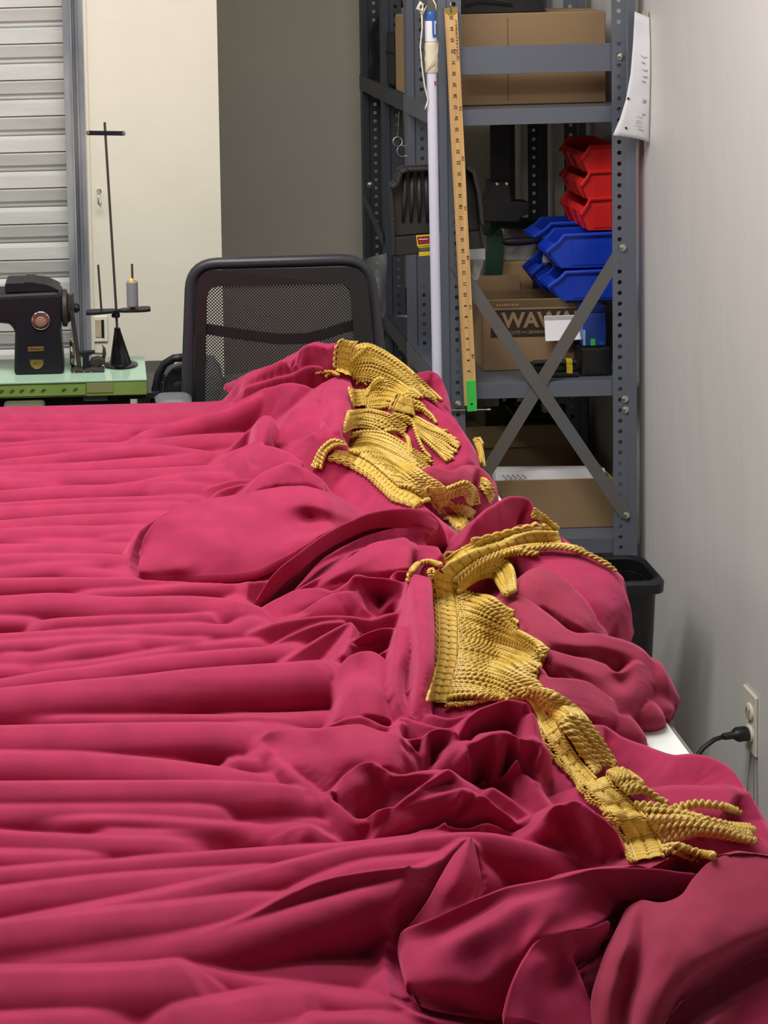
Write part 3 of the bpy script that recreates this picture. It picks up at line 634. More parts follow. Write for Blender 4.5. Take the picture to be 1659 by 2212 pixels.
MB().lathe([(.012, 0), (.012, .02), (.008, .024)], (q0+.09, q2+.03, q4+.02), (0, 0, 1), 14).build('machine_knob', M_white, dd, smooth='auto')
x0, x1, y0, y1, z0, z1 = on(pbox(1255, 872, 1330, 918, 3.94, 4.05), W(1200, 915, 3.93)[2]+.001)
single('grey_drum', MB().lathe([(.03, 0), (.034, .004), (.036, .05), (.034, .056), (.02, .058)], ((x0+x1)/2, 3.99, z0), n=24), M_chair, 'dim grey drum at the end of the dark box below middle shelf', 'drum', smooth='auto')

# ================================================================== things hung on the left post
# yardstick
YD = 3.512
yt, yb_ = np.array(W(974, 18, YD)), np.array(W(1017, 876, YD))
yax = (yb_-yt)/np.linalg.norm(yb_-yt); ysd = np.cross(yax, (0, 1, 0)); ysd = ysd/np.linalg.norm(ysd)
if ysd[0] < 0: ysd = -ysd
LEN = float(np.linalg.norm(yb_-yt)); HWD = .0148
ys = thing('yardstick', tuple(yt), 'wooden yardstick hanging by brass end from the grey shelf post', 'ruler')
nrm_ = np.array((0, 1, 0))*.003
def yp(s, c, o=0): return yt+yax*s+ysd*c-np.array((0, 1, 0))*o
MB().hexa([yp(LEN, -HWD), yp(LEN, HWD), yp(LEN, HWD)+nrm_, yp(LEN, -HWD)+nrm_, yp(0, -HWD), yp(0, HWD), yp(0, HWD)+nrm_, yp(0, -HWD)+nrm_]).build('stick', M_wood, ys, bevel=.0005)
m = MB()
IN = LEN/36
for i in range(36*8):
    if i/8 < .6: continue
    L_ = .0062 if i % 8 == 0 else (.0046 if i % 4 == 0 else .003)
    s_ = i*IN/8; m.add([yp(s_, -HWD, .0002), yp(s_, -HWD+L_, .0002), yp(s_+.0006, -HWD+L_, .0002), yp(s_+.0006, -HWD, .0002)], [(0, 1, 2, 3)])
tk = m.build('tick_marks', M_ltan, ys); tk['kind'] = 'stuff'
for n_ in range(3, 36):
    s_ = (36-n_)*IN
    text(str(n_), 'numeral', .0102, M_ink, ys, tuple(yp(s_-.004, .000, .0004)), tuple(-yax), tuple(-ysd), bold=.0002)
for k in range(1, 8):
    s_ = LEN - k*LEN/8; 
    text(['', '1/8', '1/4', '3/8', '1/2', '5/8', '3/4', '7/8'][k], 'fraction', .0085, M_ink, ys, tuple(yp(s_, HWD-.004, .0004)), tuple(-yax), tuple(-ysd))
bc = MB().prism([yp(-.002+.0, -HWD-.0006, .0012), yp(-.002, HWD+.0006, .0012)]+[yp(.004+.0115*math.sin(math.pi*t), HWD*math.cos(math.pi*t), .0012) for t in np.linspace(0, 1, 12)], tuple(nrm_*1.7)).build('brass_end', M_brass, ys)
MB().lathe([(.0028, 0), (.0022, .0015), (.0012, .0015)], yp(.0075, 0, .0012), (0, -1, 0), 12).build('eyelet', M_badge, ys, smooth='auto')
hook = [yp(.0075, 0, .003), yp(-.004, .0, .006), yp(-.014, -.002, .005), tuple(np.array(W(970, -6, 3.53)))]
MB().tube(hook, .0011, 6).build('wire_hook', M_zinc, ys, smooth=True)
# handwritten word along the stick
hw = {'G': [(.9, .85), (.5, 1), (.15, .7), (.1, .3), (.4, .0), (.8, .2), (.85, .5), (.5, .45)], 'l': [(.1, .1), (.5, .9), (.35, 1), (.2, .6), (.4, 0), (.7, .1)], 'i': [(0, .1), (.3, .45), (.35, .1), (.6, .05)],
      'e': [(0, .2), (.5, .35), (.35, .5), (.12, .25), (.4, 0), (.8, .12)], 's': [(0, .1), (.4, .5), (.55, .15), (.25, .0), (.7, .05)], 'm': [(0, 0), (.1, .42), (.25, .4), (.3, 0), (.42, .4), (.55, .38), (.6, 0), (.75, .4), (.9, .35), (1., 0)],
      'a': [(.6, .4), (.2, .42), (.1, .1), (.4, .02), (.6, .38), (.65, .0), (.85, .05)], 'n': [(0, 0), (.1, .42), (.25, .0), (.45, .42), (.65, .38), (.7, .0), (1.1, .25), (1.5, .05), (1.9, .35), (2.1, .3)]}
s_ = .109; 
for ch in 'Gliessman':
    wd = {'m': .0125, 'G': .0105, 'n': .0085}.get(ch, .0068)
    MB().tube([yp(s_-x*wd, HWD-.0028-yv*(.0085 if ch in 'Gl' else .009), .0006) for x, yv in hw[ch]], .00055, 5).build('handwriting', M_pen, ys)
    s_ -= wd*1.02
# green tape tab at the foot of the stick
gx = MB().hexa([yp(LEN+.014, -HWD+.006, .0015), yp(LEN+.014, HWD-.001, .0015), yp(LEN+.014, HWD-.001, -.006), yp(LEN+.014, -HWD+.006, -.006), yp(LEN-.060, -HWD+.007, .0015), yp(LEN-.060, HWD-.001, .0015), yp(LEN-.060, HWD-.001, -.006), yp(LEN-.060, -HWD+.007, -.006)])
gx.build('green_tape', M_gtape, ys, bevel=.001)
MB().lathe([(.003, 0), (.002, .001)], yp(LEN-.004, .002, .0015), (0, -1, 0), 10).build('dimple', M_dgreen, ys)
# thin steel rod near the foot of the stick
single('steel_rod', MB().tube([W(962, 886, 3.523), W(1000, 886, 3.523), W(1056, 885, 3.523)], .0022, 8).lathe([(.0036, 0), (.0036, .008)], W(1052, 885, 3.523), (1, 0, 0), 8), M_chrome, 'thin steel rod pinned across post below the green tape tab', 'rod', smooth='auto')
# white pole with blue cap, tape and string
PD = 3.46
top, bot = np.array(W(930, 40, PD)), np.array(W(946, 900, PD)); ax_ = (bot-top)/np.linalg.norm(bot-top); bot = top+ax_*((top[2]-.02)/-ax_[2])
pr_ = .0112
pole = thing('white_pole', tuple(bot), 'white plastic pole with blue cap and tape wrap standing before grey post', 'pole')
def pp_(s): return tuple(top+ax_*s)
Lp = float(np.linalg.norm(bot-top))
MB().tube([pp_(.0), pp_(Lp)], pr_, 24).build('pipe', M_pvc, pole, smooth='auto')
cp = MB().lathe([(.0125, 0), (.0125, .012), (.0118, .020), (.010, .022), (.004, .0225)], pp_(-.005+.01), tuple(-ax_), 24).build('blue_cap', M_blue, pole, smooth='auto')
MB().lathe([(pr_+.0018, 0), (pr_+.0018, .045), (pr_+.0012, .047)], pp_(.052), tuple(-ax_), 24).build('sleeve', M_white, pole, smooth='auto')
for a0, z_a, z_b in ((.2, .0, .036), (.95, .012, .036)):
    q = a0-math.pi/2; c_ = np.array((math.cos(q), math.sin(q), 0))*(pr_+.0024)
    MB().bar(tuple(np.array(pp_(z_a))+c_), tuple(np.array(pp_(z_b))+c_), (math.cos(q), math.sin(q), 0), .004, .002).build('cap_clip', M_blue, pole)
q = .6-math.pi/2; c_ = np.array((math.cos(q), math.sin(q), 0))*(pr_+.0022); MB().bar(tuple(np.array(pp_(.036))+c_), tuple(np.array(pp_(.042))+c_), (math.cos(q), math.sin(q), 0), .014, .002).build('cap_clip', M_blue, pole)
tp = [(pr_+.001, 0), (pr_+.0036, .004), (pr_+.0030, .02), (pr_+.0042, .032), (pr_+.0026, .045), (pr_+.0036, .055), (pr_+.003, .068), (pr_+.001, .070)]
MB().lathe(tp, pp_(.124), tuple(-ax_), 24).build('tape_wrap', M_tape, pole, smooth='auto')
for k in range(5):
    qs = [tuple(np.array(pp_(.122-.06*t-.004*k))+np.array((math.cos(u_), math.sin(u_), 0))*(pr_+.0042)) for t, u_ in zip(np.linspace(0, 1, 8), np.linspace(-2.6+.3*k, -.4+.2*k, 8))]
    MB().tube(qs, .0008, 5).build('tape_crease', M_tape, pole, smooth=True)
MB().box(pp_(.145)[0]+.004, pp_(.145)[0]+.008, pp_(.145)[1]-pr_-.0006, pp_(.145)[1]-pr_+.001, pp_(.145)[2]-.006, pp_(.145)[2]+.003).build('red_mark', M_lred, pole)
kn = [W(916, 14, PD-.01), W(908, 6, PD-.012), W(902, 18, PD-.012), W(912, 24, PD-.016), W(918, 10, PD-.014), W(911, 30, PD-.014)]
MB().tube(kn, .0045, 8).build('string_knot', M_string, pole, smooth=True)
sg = [W(911, 28, PD-.014), W(912, 60, PD-.014), W(908, 100, PD-.012), W(911, 140, PD-.012), W(917, 185, PD-.012), W(925, 215, PD-.008), W(921, 228, PD-.01), W(918, 236, PD-.01)]
MB().tube(sg, .0017, 7).build('string', M_string, pole, smooth=True)
MB().tube([W(934, -4, PD-.012), W(941, 10, PD-.014), W(942, 22, PD-.013)], .0016, 6).build('string', M_string, pole, smooth=True)
# dustpan hung behind the pole and post
DP = 3.585
dp = thing('dustpan', W(940, 553, DP), 'black ribbed dustpan with yellow label hanging behind the white pole', 'dustpan')
def dpx(l, o): return [np.array(W(a, b, DP))-np.array((0, o, 0)) for a, b in l]
back = [(838, 398), (850, 388), (856, 364), (868, 357), (1006, 352), (1022, 362), (1034, 412), (1040, 480), (1046, 536), (848, 554), (841, 480)]
MB().prism(dpx(back, .0), (0, .004, 0)).build('pan_plate', M_pan, dp, bevel=.001)
rim_ = dpx([(846, 553), (842, 480), (838, 400), (850, 388), (857, 366), (872, 359), (1004, 354), (1020, 365), (1033, 415), (1040, 482), (1045, 536)], -.0)
m = MB()
for i in range(len(rim_)-1):
    a, b = rim_[i], rim_[i+1]; k0 = 0.012 if i in (0,) or i >= 9 else .028; cen = np.array(W(940, 455, DP))
    def inn(p): q = p+(cen-p)/np.linalg.norm(cen-p)*.010; return q
    fr = np.array((0, min(.030, .02+k0), 0)) * (1 if 1 < i < 9 else .4)
    m.hexa([a, b, inn(b), inn(a), a-fr, b-fr, inn(b)-fr, inn(a)-fr])
m.build('pan_rim', M_pan, dp, bevel=.002)
for x in range(866, 1018, 17):
    a, b = W(x+(940-x)*.12, 372, DP), W(x-(940-x)*.02+6, 480, DP); MB().tube([(a[0], DP-.001, a[2]), ((a[0]+b[0])/2, DP-.006, (a[2]+b[2])/2), (b[0], DP-.001, b[2])], [.004, .006, .003], 6).build('rib', M_pan, dp, smooth=True)
a, b = W(848, 508, DP), W(1040, 494, DP); MB().tube([(a[0], DP-.001, a[2]), (b[0], DP-.001, b[2])], .002, 6).build('lip_crease', M_black, dp)
MB().prism(dpx([(850, 512), (1042, 498), (1045, 534), (850, 551)], .001), (0, -.006, 0)).build('pan_lip', M_pan, dp, bevel=.001)
lb = MB().prism(dpx([(897, 507), (953, 503), (952, 526), (900, 531)], .0085), (0, .001, 0)).build('yellow_label', M_yellow, dp)
MB().prism(dpx([(899, 510), (925, 508), (926, 524), (902, 527)], .0092), (0, .001, 0)).build('red_panel', M_lred, lb)
MB().tube(dpx([(903, 516), (908, 515), (912, 516), (918, 515), (922, 515)], .0098), .0012, 5).build('brand_line', M_paper, lb)
MB().prism(dpx([(904, 533), (953, 529), (953, 537), (904, 541)], .0085), (0, .001, 0)).build('grey_band', M_taupe, lb)
MB().prism(dpx([(902, 532), (953, 528), (953, 530), (902, 534)], .009), (0, .001, 0)).build('yellow_line', M_yellow, lb)
MB().prism(dpx([(903, 543), (953, 539), (953, 548), (904, 552)], .0085), (0, .001, 0)).build('yellow_band', M_yellow, lb)
a = W(940, 350, DP); MB().tube([(a[0], DP-.01, a[2]-.01), (a[0], DP-.012, a[2]+.05), (a[0]+.01, DP-.012, a[2]+.06), (UX0+.03, DP-.012, LV[0]-.041)], .007, 10).build('handle', M_pan, dp, smooth=True)
# keyring loops hanging beside the far posts
kr = thing('key_rings', W(895, 330, 3.93), 'shiny wire rings hanging between the dark posts above dustpan', 'rings')
kx, ky, kz = W(893, 305, 3.93); kx = UX0-.02
for (c, r) in (((kx, 3.93, kz), .012), ((kx+.012, 3.93, kz-.025), .014)):
    MB().tube([(c[0]+r*math.cos(t), c[1]+.003*math.sin(t), c[2]+r*math.sin(t)) for t in np.linspace(0, 2*math.pi, 18)[:-1]], .0014, 6, closed=True).build('wire_ring', M_zinc, kr, smooth=True)
MB().tube([(kx, 3.93, kz+.012), (kx+.004, 3.925, LV[0]-.04)], .001, 5).build('wire_hanger', M_zinc, kr)
# translucent plastic sheet hanging by the far posts, behind the chair
fs_ = thing('plastic_sheet', W(815, 690, 4.14), 'cloudy translucent plastic sheet hanging from far posts behind office chair', 'sheet')
def hang_sheet(P, d0, nm):
    vs = []; fs = []; nu, nv = 8, 12
    for j in range(nv+1):
        for i in range(nu+1):
            u, v_ = i/nu, j/nv
            x = (P[0][0]*(1-u)+P[1][0]*u)*(1-v_)+(P[3][0]*(1-u)+P[2][0]*u)*v_; y = (P[0][1]*(1-u)+P[1][1]*u)*(1-v_)+(P[3][1]*(1-u)+P[2][1]*u)*v_
            q = W(x, y, d0); vs.append((q[0], q[1]+.012*math.sin(5*u+3*v_)+.006*math.sin(11*v_-4*u), q[2]))
    fs = [(j*(nu+1)+i, j*(nu+1)+i+1, (j+1)*(nu+1)+i+1, (j+1)*(nu+1)+i) for j in range(nv) for i in range(nu)]
    return MB().add(vs, fs).build(nm, M_sheetp, fs_, smooth=True)
hang_sheet([(783, 562), (834, 545), (836, 696), (790, 650)], 4.236, 'film_panel')
hang_sheet([(837, 684), (894, 678), (896, 762), (840, 700)], 4.222, 'film_panel')

# ================================================================== tall waste bin beside the table
BF, BB = 3.085, 3.235
zr = W(1400, 1258, BF)[2]; bxr = W(1443, 1255, BF)[0]; bxl = bxr-.30
wb_ = thing('waste_bin', ((bxl+bxr)/2, (BF+BB)/2, 0), 'tall black plastic waste bin between the cutting table and grey wall', 'bin')
def rring(x0, x1, y0, y1, z, r, n=6):
    o = []
    for cx, cy, a0 in ((x1-r, y0+r, -math.pi/2), (x1-r, y1-r, 0), (x0+r, y1-r, math.pi/2), (x0+r, y0+r, math.pi)):
        for k in range(n+1): a = a0+math.pi/2*k/n; o.append((cx+r*math.cos(a), cy+r*math.sin(a), z))
    return o
def loft(m, rings, cap0=True, cap1=False):
    n = len(rings[0]); vs = []; fs = []
    for r in rings: vs += r
    for k in range(len(rings)-1):
        for j in range(n): fs.append((k*n+j, k*n+(j+1) % n, (k+1)*n+(j+1) % n, (k+1)*n+j))
    if cap0: fs.append(tuple(range(n))[::-1])
    if cap1: fs.append(tuple((len(rings)-1)*n+j for j in range(n)))
    return m.add(vs, fs)
def br(i, z, r=.03): return rring(bxl+i, bxr-i, BF+i, BB-i, z, r)
loft(MB(), [br(.03, 0), br(.012, zr-.03), br(.010, zr-.028), br(.018, zr-.03), br(.034, .006)], True, True).build('bin_body', M_can, wb_, smooth='auto')
loft(MB(), [br(.010, zr-.03), br(.0, zr-.026), br(-.001, zr-.006), br(.004, zr), br(.010, zr), br(.016, zr-.004), br(.016, zr-.03), br(.010, zr-.03)], False).build('bin_rim', M_can, wb_, smooth='auto')
single('folded_bag', MB().add([(bxl+.16, BB-.06, zr-.05), (bxl+.2, BB-.05, zr-.045), (bxl+.2, BB-.03, zr-.05), (bxl+.16, BB-.04, zr-.055)], [(0, 1, 2, 3)]).box(bxl+.05, bxr-.05, BF+.05, BB-.05, .01, zr-.12), M_fabric_k, 'crumpled black liner down inside the tall waste bin', 'bag', bevel=.01)

# ================================================================== cutting table
TX0, TX1, TY0, TY1 = -1.35, .60, .75, 2.86
ct = thing('cutting_table', ((TX0+TX1)/2, (TY0+TY1)/2, 0), 'wide white-topped cutting table under the spread curtain', 'table')
MB().box(TX0, TX1-.002, TY0, TY1, ZT-.03, ZT).build('tabletop', M_tabw, ct, bevel=.001)
MB().box(TX1-.0018, TX1+.001, TY0, TY1, ZT-.032, ZT+.0006).build('edge_trim', M_chrome, ct)
for x in (TX0+.08, TX1-.12):
    for y in (TY0+.08, TY1-.08): MB().box(x-.03, x+.03, y-.03, y+.03, 0, ZT-.03).build('leg', M_steel, ct, bevel=.003)
MB().box(TX0+.05, TX1-.09, TY0+.05, TY0+.08, ZT-.11, ZT-.03).box(TX0+.05, TX1-.09, TY1-.08, TY1-.05, ZT-.11, ZT-.03).build('apron', M_steel, ct)

# ================================================================== office chair
CD = 3.10
ch = thing('office_chair', (W(610, 880, CD)[0], 3.3, 0), 'black mesh-back office chair standing behind the far table end', 'chair')
def cp_(x, y, o=0): q = W(x, y, CD+o); return q
fr = [cp_(398, 1010, -.02), cp_(413, 571, .03), cp_(792, 560, .03), cp_(850, 1010, -.02)]
path = rbox_path(fr, [.06, .052, .06, .06], 7)
bow = []
for p_ in path:
    u = (p_.x-fr[0][0])/(fr[3][0]-fr[0][0]); bow.append((p_.x, p_.y-.05*4*u*(1-u), p_.z+(.010*4*u*(1-u) if p_.z > 1.0 else 0)))
m = MB(); n = 12
ctr = Vector((W(610, 780, CD)[0], CD, W(610, 780, CD)[2]))
MB().tube(bow, .0125, 14, closed=True).build('back_frame', M_chair, ch, smooth=True)
# inner border ring and see-through mesh
def grid_panel(x0, x1, y0, y1, off, nu=20, nv=20, rc=.0):
    pass
inner = rbox_path([cp_(424, 1000), cp_(436, 587), cp_(778, 576), cp_(822, 1000)], [.03, .035, .035, .03], 7)
outer_ = rbox_path([cp_(412, 1004), cp_(426, 579), cp_(786, 569), cp_(834, 1004)], [.04, .04, .045, .04], 7)
winr = rbox_path([cp_(438, 990), cp_(446, 613), cp_(752, 604), cp_(778, 990)], [.03, .03, .03, .03], 7)
def bowp(p_, o): u = (p_.x-fr[0][0])/(fr[3][0]-fr[0][0]); return (p_.x, p_.y-.05*4*u*(1-u)+o, p_.z)
k = len(inner)
MB().add([bowp(q, .004) for q in outer_]+[bowp(q, .004) for q in winr], [(i, (i+1) % k, k+(i+1) % k, k+i) for i in range(k)]).build('mesh_border', M_black, ch, solid=.003)
mm = bpy.data.materials.new('chair_mesh_weave'); mm.use_nodes = True; nt = mm.node_tree; bs = nt.nodes['Principled BSDF']
bs.inputs['Base Color'].default_value = (*lin((24, 24, 26)), 1); bs.inputs['Roughness'].default_value = .7
tc = nt.nodes.new('ShaderNodeTexCoord'); mp = nt.nodes.new('ShaderNodeMapping'); mp.inputs['Rotation'].default_value = (0, math.radians(45), 0); mp.inputs['Scale'].default_value = (215, 1, 215)
vm = nt.nodes.new('ShaderNodeTexVoronoi'); vm.inputs['Scale'].default_value = 1.0; vm.inputs['Randomness'].default_value = 0.0; vm.voronoi_dimensions = '3D'
sp_ = nt.nodes.new('ShaderNodeSeparateXYZ'); cbm = nt.nodes.new('ShaderNodeCombineXYZ')
nt.links.new(tc.outputs['Object'], mp.inputs[0]); nt.links.new(mp.outputs[0], sp_.inputs[0]); nt.links.new(sp_.outputs[0], cbm.inputs[0]); nt.links.new(sp_.outputs[2], cbm.inputs[2]); nt.links.new(cbm.outputs[0], vm.inputs['Vector'])
gtn = nt.nodes.new('ShaderNodeMath'); gtn.operation = 'GREATER_THAN'; gtn.inputs[1].default_value = .345; nt.links.new(vm.outputs['Distance'], gtn.inputs[0]); nt.links.new(gtn.outputs[0], bs.inputs['Alpha'])
cen = sum((Vector(q) for q in winr), Vector())/k
vs = []; fs = []; RN = 6
for s in np.linspace(1.04, .0, RN+1)[:-1]: vs += [bowp(cen+(q-cen)*s, .006) for q in winr]
vs.append(bowp(cen, .006))
for r_ in range(RN-1):
    for i in range(k): fs.append((r_*k+i, r_*k+(i+1) % k, (r_+1)*k+(i+1) % k, (r_+1)*k+i))
fs += [((RN-1)*k+i, (RN-1)*k+(i+1) % k, RN*k) for i in range(k)]
MB().add(vs, fs).build('back_mesh', mm, ch, smooth=True)
lum = [(430, 712), (480, 716), (540, 722), (600, 728), (660, 727), (700, 719), (740, 708), (790, 700)]
m = MB(); P = [bowp(Vector(cp_(*q)), .030) for q in lum]
for a, b in zip(P[:-1], P[1:]): m.hexa([(a[0], a[1], a[2]-.011), (b[0], b[1], b[2]-.011), (b[0], b[1]+.006, b[2]-.011), (a[0], a[1]+.006, a[2]-.011), (a[0], a[1], a[2]+.011), (b[0], b[1], b[2]+.011), (b[0], b[1]+.006, b[2]+.011), (a[0], a[1]+.006, a[2]+.011)])
m.build('lumbar_band', M_black, ch)
cx_ = W(610, 880, CD)[0]
sz = .62
loft(MB(), [rring(cx_-.22, cx_+.20, 3.12, 3.56, z, r) for z, r in ((sz, .06), (sz+.01, .07), (sz+.05, .07), (sz+.06, .05))], True, True).build('seat', M_fabric_k, ch, smooth='auto')
MB().tube([(cx_, 3.3, .08), (cx_, 3.3, sz)], .028, 14).build('gas_column', M_black, ch)
MB().bar((cx_, 3.10, .72), (cx_, 3.2, sz-.01), (1, 0, 0), .07, .02).bar((cx_, 3.1, .95), (cx_, 3.10, .70), (0, 1, 0), .07, .015).build('back_bracket', M_black, ch)
for i in range(5):
    a = 2*math.pi*i/5+.3; e = (cx_+.20*math.cos(a), 3.3+.20*math.sin(a), .07)
    MB().bar((cx_, 3.3, .10), e, (0, 0, 1), .04, .03).build('base_leg', M_black, ch)
    MB().lathe([(.025, -.012), (.025, .012)], (e[0], e[1], .026), (math.cos(a), math.sin(a), 0), 14).build('caster', M_black, ch)
al = [W(397, 772, 3.16), W(375, 774, 3.17), W(355, 786, 3.18), W(342, 810, 3.18), W(334, 850, 3.18), W(333, 900, 3.18), (W(345, 900, 3.18)[0]+.02, 3.2, sz+.03)]
MB().tube(al, .0085, 10).build('arm_loop', M_black, ch, smooth=True)
MB().prism([W(*q, 3.19) for q in ((352, 850), (358, 815), (372, 795), (395, 786), (412, 800), (412, 880), (350, 880))], (0, .03, 0)).build('arm_housing', M_chair, ch, bevel=.006)
MB().lathe([(.016, 0), (.016, .006), (.010, .009)], W(388, 838, 3.19), (0, -1, 0), 18).build('arm_knob', M_black, ch, smooth='auto')
x0, x1, y0, y1, z0, z1 = pbox(336, 864, 416, 890, 2.985, 3.05)
loft(MB(), [rring(x0+i, x1-i, y0+i, y1-i, z, .018) for z, i in ((z0, .008), (z0+.006, .001), (z1-.007, .0), (z1-.001, .006))], True, True).build('arm_pad', M_taupe, ch, smooth='auto')
MB().bar((x0+.03, y1-.01, z0+.004), (x0+.05, 3.19, z0-.03), (1, 0, 0), .02, .012).build('arm_pad_bracket', M_black, ch)
# knitwear heaped on the seat, seen through the mesh
kw = thing('folded_knitwear', (W(490, 850, 3.3)[0], 3.3, sz+.06), 'dark red and grey knitwear heaped on the chair seat behind mesh', 'clothes')
def lump(nm, c, r, m_, sd):
    vs = []; fs = []; n = 18; rq = random.Random(sd); ph = [rq.uniform(0, 6) for _ in range(4)]
    for i in range(11):
        t = math.pi*i/10
        for j in range(n):
            q = 2*math.pi*j/n; k_ = 1+.10*math.sin(3*q+ph[0]+2*t)+.06*math.sin(5*q+ph[1]-4*t)
            vs.append((c[0]+r[0]*k_*math.sin(t)*math.cos(q), c[1]+r[1]*k_*math.sin(t)*math.sin(q), c[2]+r[2]*max(-1, math.cos(t))*k_))
    for i in range(10):
        for j in range(n): fs.append((i*n+j, i*n+(j+1) % n, (i+1)*n+(j+1) % n, (i+1)*n+j))
    MB().add(vs, fs).build(nm, m_, kw, smooth=True)
zz = sz+.06; lx = W(480, 850, 3.28)[0]
lump('red_cardigan', (lx, 3.26, zz+.075), (.075, .07, .075), M_redcl, 1); lump('grey_cardigan', (lx+.06, 3.33, zz+.10), (.09, .08, .10), M_greycl, 2); lump('grey_cardigan', (lx-.03, 3.36, zz+.13), (.05, .05, .10), M_greycl, 3)

# ================================================================== sewing table with machine
SY0, SY1 = 3.13, 3.32
SZ = W(160, 823, SY0)[2]; sxr = W(317, 817, SY0)[0]
sz0 = SZ-.034
stb = thing('sewing_table', (-.4, 3.22, 0), 'pale mint sewing machine table with green front edge, at the far left', 'table')
MB().box(-1.1, sxr, SY0, SY1, SZ-.004, SZ).build('table_top', M_mint, stb, bevel=.001)
eg = MB().box(-1.1, sxr, SY0+.001, SY1, sz0, SZ-.0042).build('edge_board', M_green, stb, bevel=.002)
def ebar(x0, y0, x1, y1, t, m_, nm):
    a, b = W(x0, y0, SY0), W(x1, y1, SY0); MB().box(min(a[0], b[0]), max(a[0], b[0]), SY0-.0003, SY0+.0014, min(a[2], b[2])-t/2, max(a[2], b[2])+t/2).build(nm, m_, eg)
M_gdk = mat('dark_green_ink', (62, 76, 38), 0.6); M_gol = mat('olive_inlay', (128, 132, 84), 0.5)
zm = (sz0+SZ)/2; xe = W(186, 838, SY0)[0]
MB().box(-1.0, xe, SY0-.0002, SY0+.0013, zm+.0125, zm+.0133).box(-1.0, xe, SY0-.0002, SY0+.0013, zm-.0133, zm-.0125).box(xe-.0008, xe, SY0-.0002, SY0+.0013, zm-.013, zm+.013).build('rule_line', M_gdk, eg)
xa, xb = W(188, 838, SY0)[0], W(244, 838, SY0)[0]
MB().box(xa, xb, SY0-.0002, SY0+.0013, zm-.009, zm+.011).build('rule_inlay', M_gol, eg)
for px_ in (3, 26, 47, 70, 94, 138, 163):
    c = W(px_, 840, SY0); MB().add([(c[0]-.006, SY0-.0003, zm-.003), (c[0]+.0, SY0-.0003, zm+.003), (c[0]+.007, SY0-.0003, zm+.0), (c[0]+.002, SY0-.0003, zm-.001), (c[0]-.002, SY0-.0003, zm-.0045)], [(0, 1, 2, 3, 4)]).build('rule_mark', M_gdk, eg)
for x in (-1.0, sxr-.10): MB().box(x-.03, x+.03, SY0+.06, SY1-.03, 0, sz0).build('leg', M_black, stb)
MB().box(-1.0, sxr-.035, SY0+.02, SY1-.02, sz0-.12, sz0).build('drawer_box', M_black, stb, bevel=.004)
x0, x1, y0, y1, z0, z1 = pbox(180, 852, 232, 866, SY0+.01, SY0+.05); MB().box(x0, x1, y0, y1, sz0-.012, sz0).build('cross_bracket', M_steel, stb)
MB().box(W(262, 860, SY0)[0], W(345, 860, SY0)[0], SY0+.03, SY1, sz0-.016, sz0-.004).build('side_bracket', M_chair, stb)
x0, x1, y0, y1, z0, z1 = pbox(8, 866, 98, 892, SY0, SY0+.1)
MB().box(x0, x1, SY0-.03, SY0+.02, sz0-.03, sz0-.006).build('clutch_motor', M_olive, stb, bevel=.008)
# machine
MD = 3.185
sm = thing('sewing_machine', W(85, 812, MD), 'old black industrial sewing machine with brass badges on mint table', 'sewing machine')
def mp_(l): return [W(a, b, MD) for a, b in l]
sil = [(30, 813), (31, 760), (32, 722), (28, 708), (18, 702), (0, 700), (-160, 700), (-190, 715), (-190, 780), (-240, 780), (-240, 640), (-200, 634), (0, 637), (60, 634), (128, 631), (133, 640), (133, 700), (131, 712), (134, 760), (139, 811)]
b_ = MB().prism(mp_(sil), (0, .095, 0)).build('machine_body', M_rim, sm, bevel=.010)
md = b_.modifiers['bev']; md.segments = 3
cov = [(10, 634), (10, 617), (14, 614), (50, 613), (54, 611), (72, 611), (76, 613), (95, 615), (112, 621), (128, 629), (128, 631)]
MB().prism([tuple(np.array(q)+np.array((0, .008, 0))) for q in mp_(cov)], (0, .08, 0)).build('top_cover', M_rim, sm, bevel=.003)
q = W(88, 692, MD)
MB().lathe([(.0195, 0), (.0195, .003), (.0175, .0045), (.013, .0045), (.0125, .003)], q, (0, -1, 0), 28, cap=False).build('sight_ring', M_chrome, sm, smooth='auto')
MB().lathe([(.013, .002), (.009, .0032), (.0, .0036)], q, (0, -1, 0), 24, cap=False).build('sight_glass', mat('amber_glass', (140, 118, 100), .15, spec=.5), sm, smooth=True)
for da in (.5, 2.6, 4.4): MB().lathe([(.0018, 0), (.0018, .0055)], (q[0]+.016*math.cos(da), q[1]-.0005, q[2]+.016*math.sin(da)), (0, -1, 0), 8).build('ring_screw', M_iron, sm)
def plate(px0, py0, px1, py1, nm):
    x0, x1, y0, y1, z0, z1 = pbox(px0, py0, px1, py1, MD-.001, MD); return MB().box(x0, x1, MD-.0012, MD+.0, z0, z1)
bd = plate(60, 749, 95, 759, '').build('name_badge', M_badge, sm, bevel=.002)
MB().tube([W(65+2.6*i, 754+1.2*(-1)**i, MD-.0014) for i in range(10)], .0006, 4).build('badge_relief', M_iron, bd)
sh = [(64, 777), (94, 777), (94, 786), (91, 792), (85, 796), (80, 797), (74, 796), (68, 791), (65, 785)]
sb_ = MB().prism([tuple(np.array(W(a, b, MD))-np.array((0, .0012, 0))) for a, b in sh], (0, .0012, 0)).build('shield_badge', M_brass, sm)
MB().tube([tuple(np.array(W(72+2*i, 784+2.5*(-1)**i, MD))-np.array((0, .0016, 0))) for i in range(8)], .0008, 4).build('badge_relief', M_badge, sb_)
for dx in (-13, 13): MB().lathe([(.0012, 0), (.0008, .001)], tuple(np.array(W(79+dx, 779, MD))-np.array((0, .0012, 0))), (0, -1, 0), 8).build('badge_pin', M_iron, sb_)
def wheel(px, py, d, prof, nm, m_, par=sm, n=32): return MB().lathe(prof, W(px, py, d), (1, 0, 0), n).build(nm, m_, par, smooth='auto')
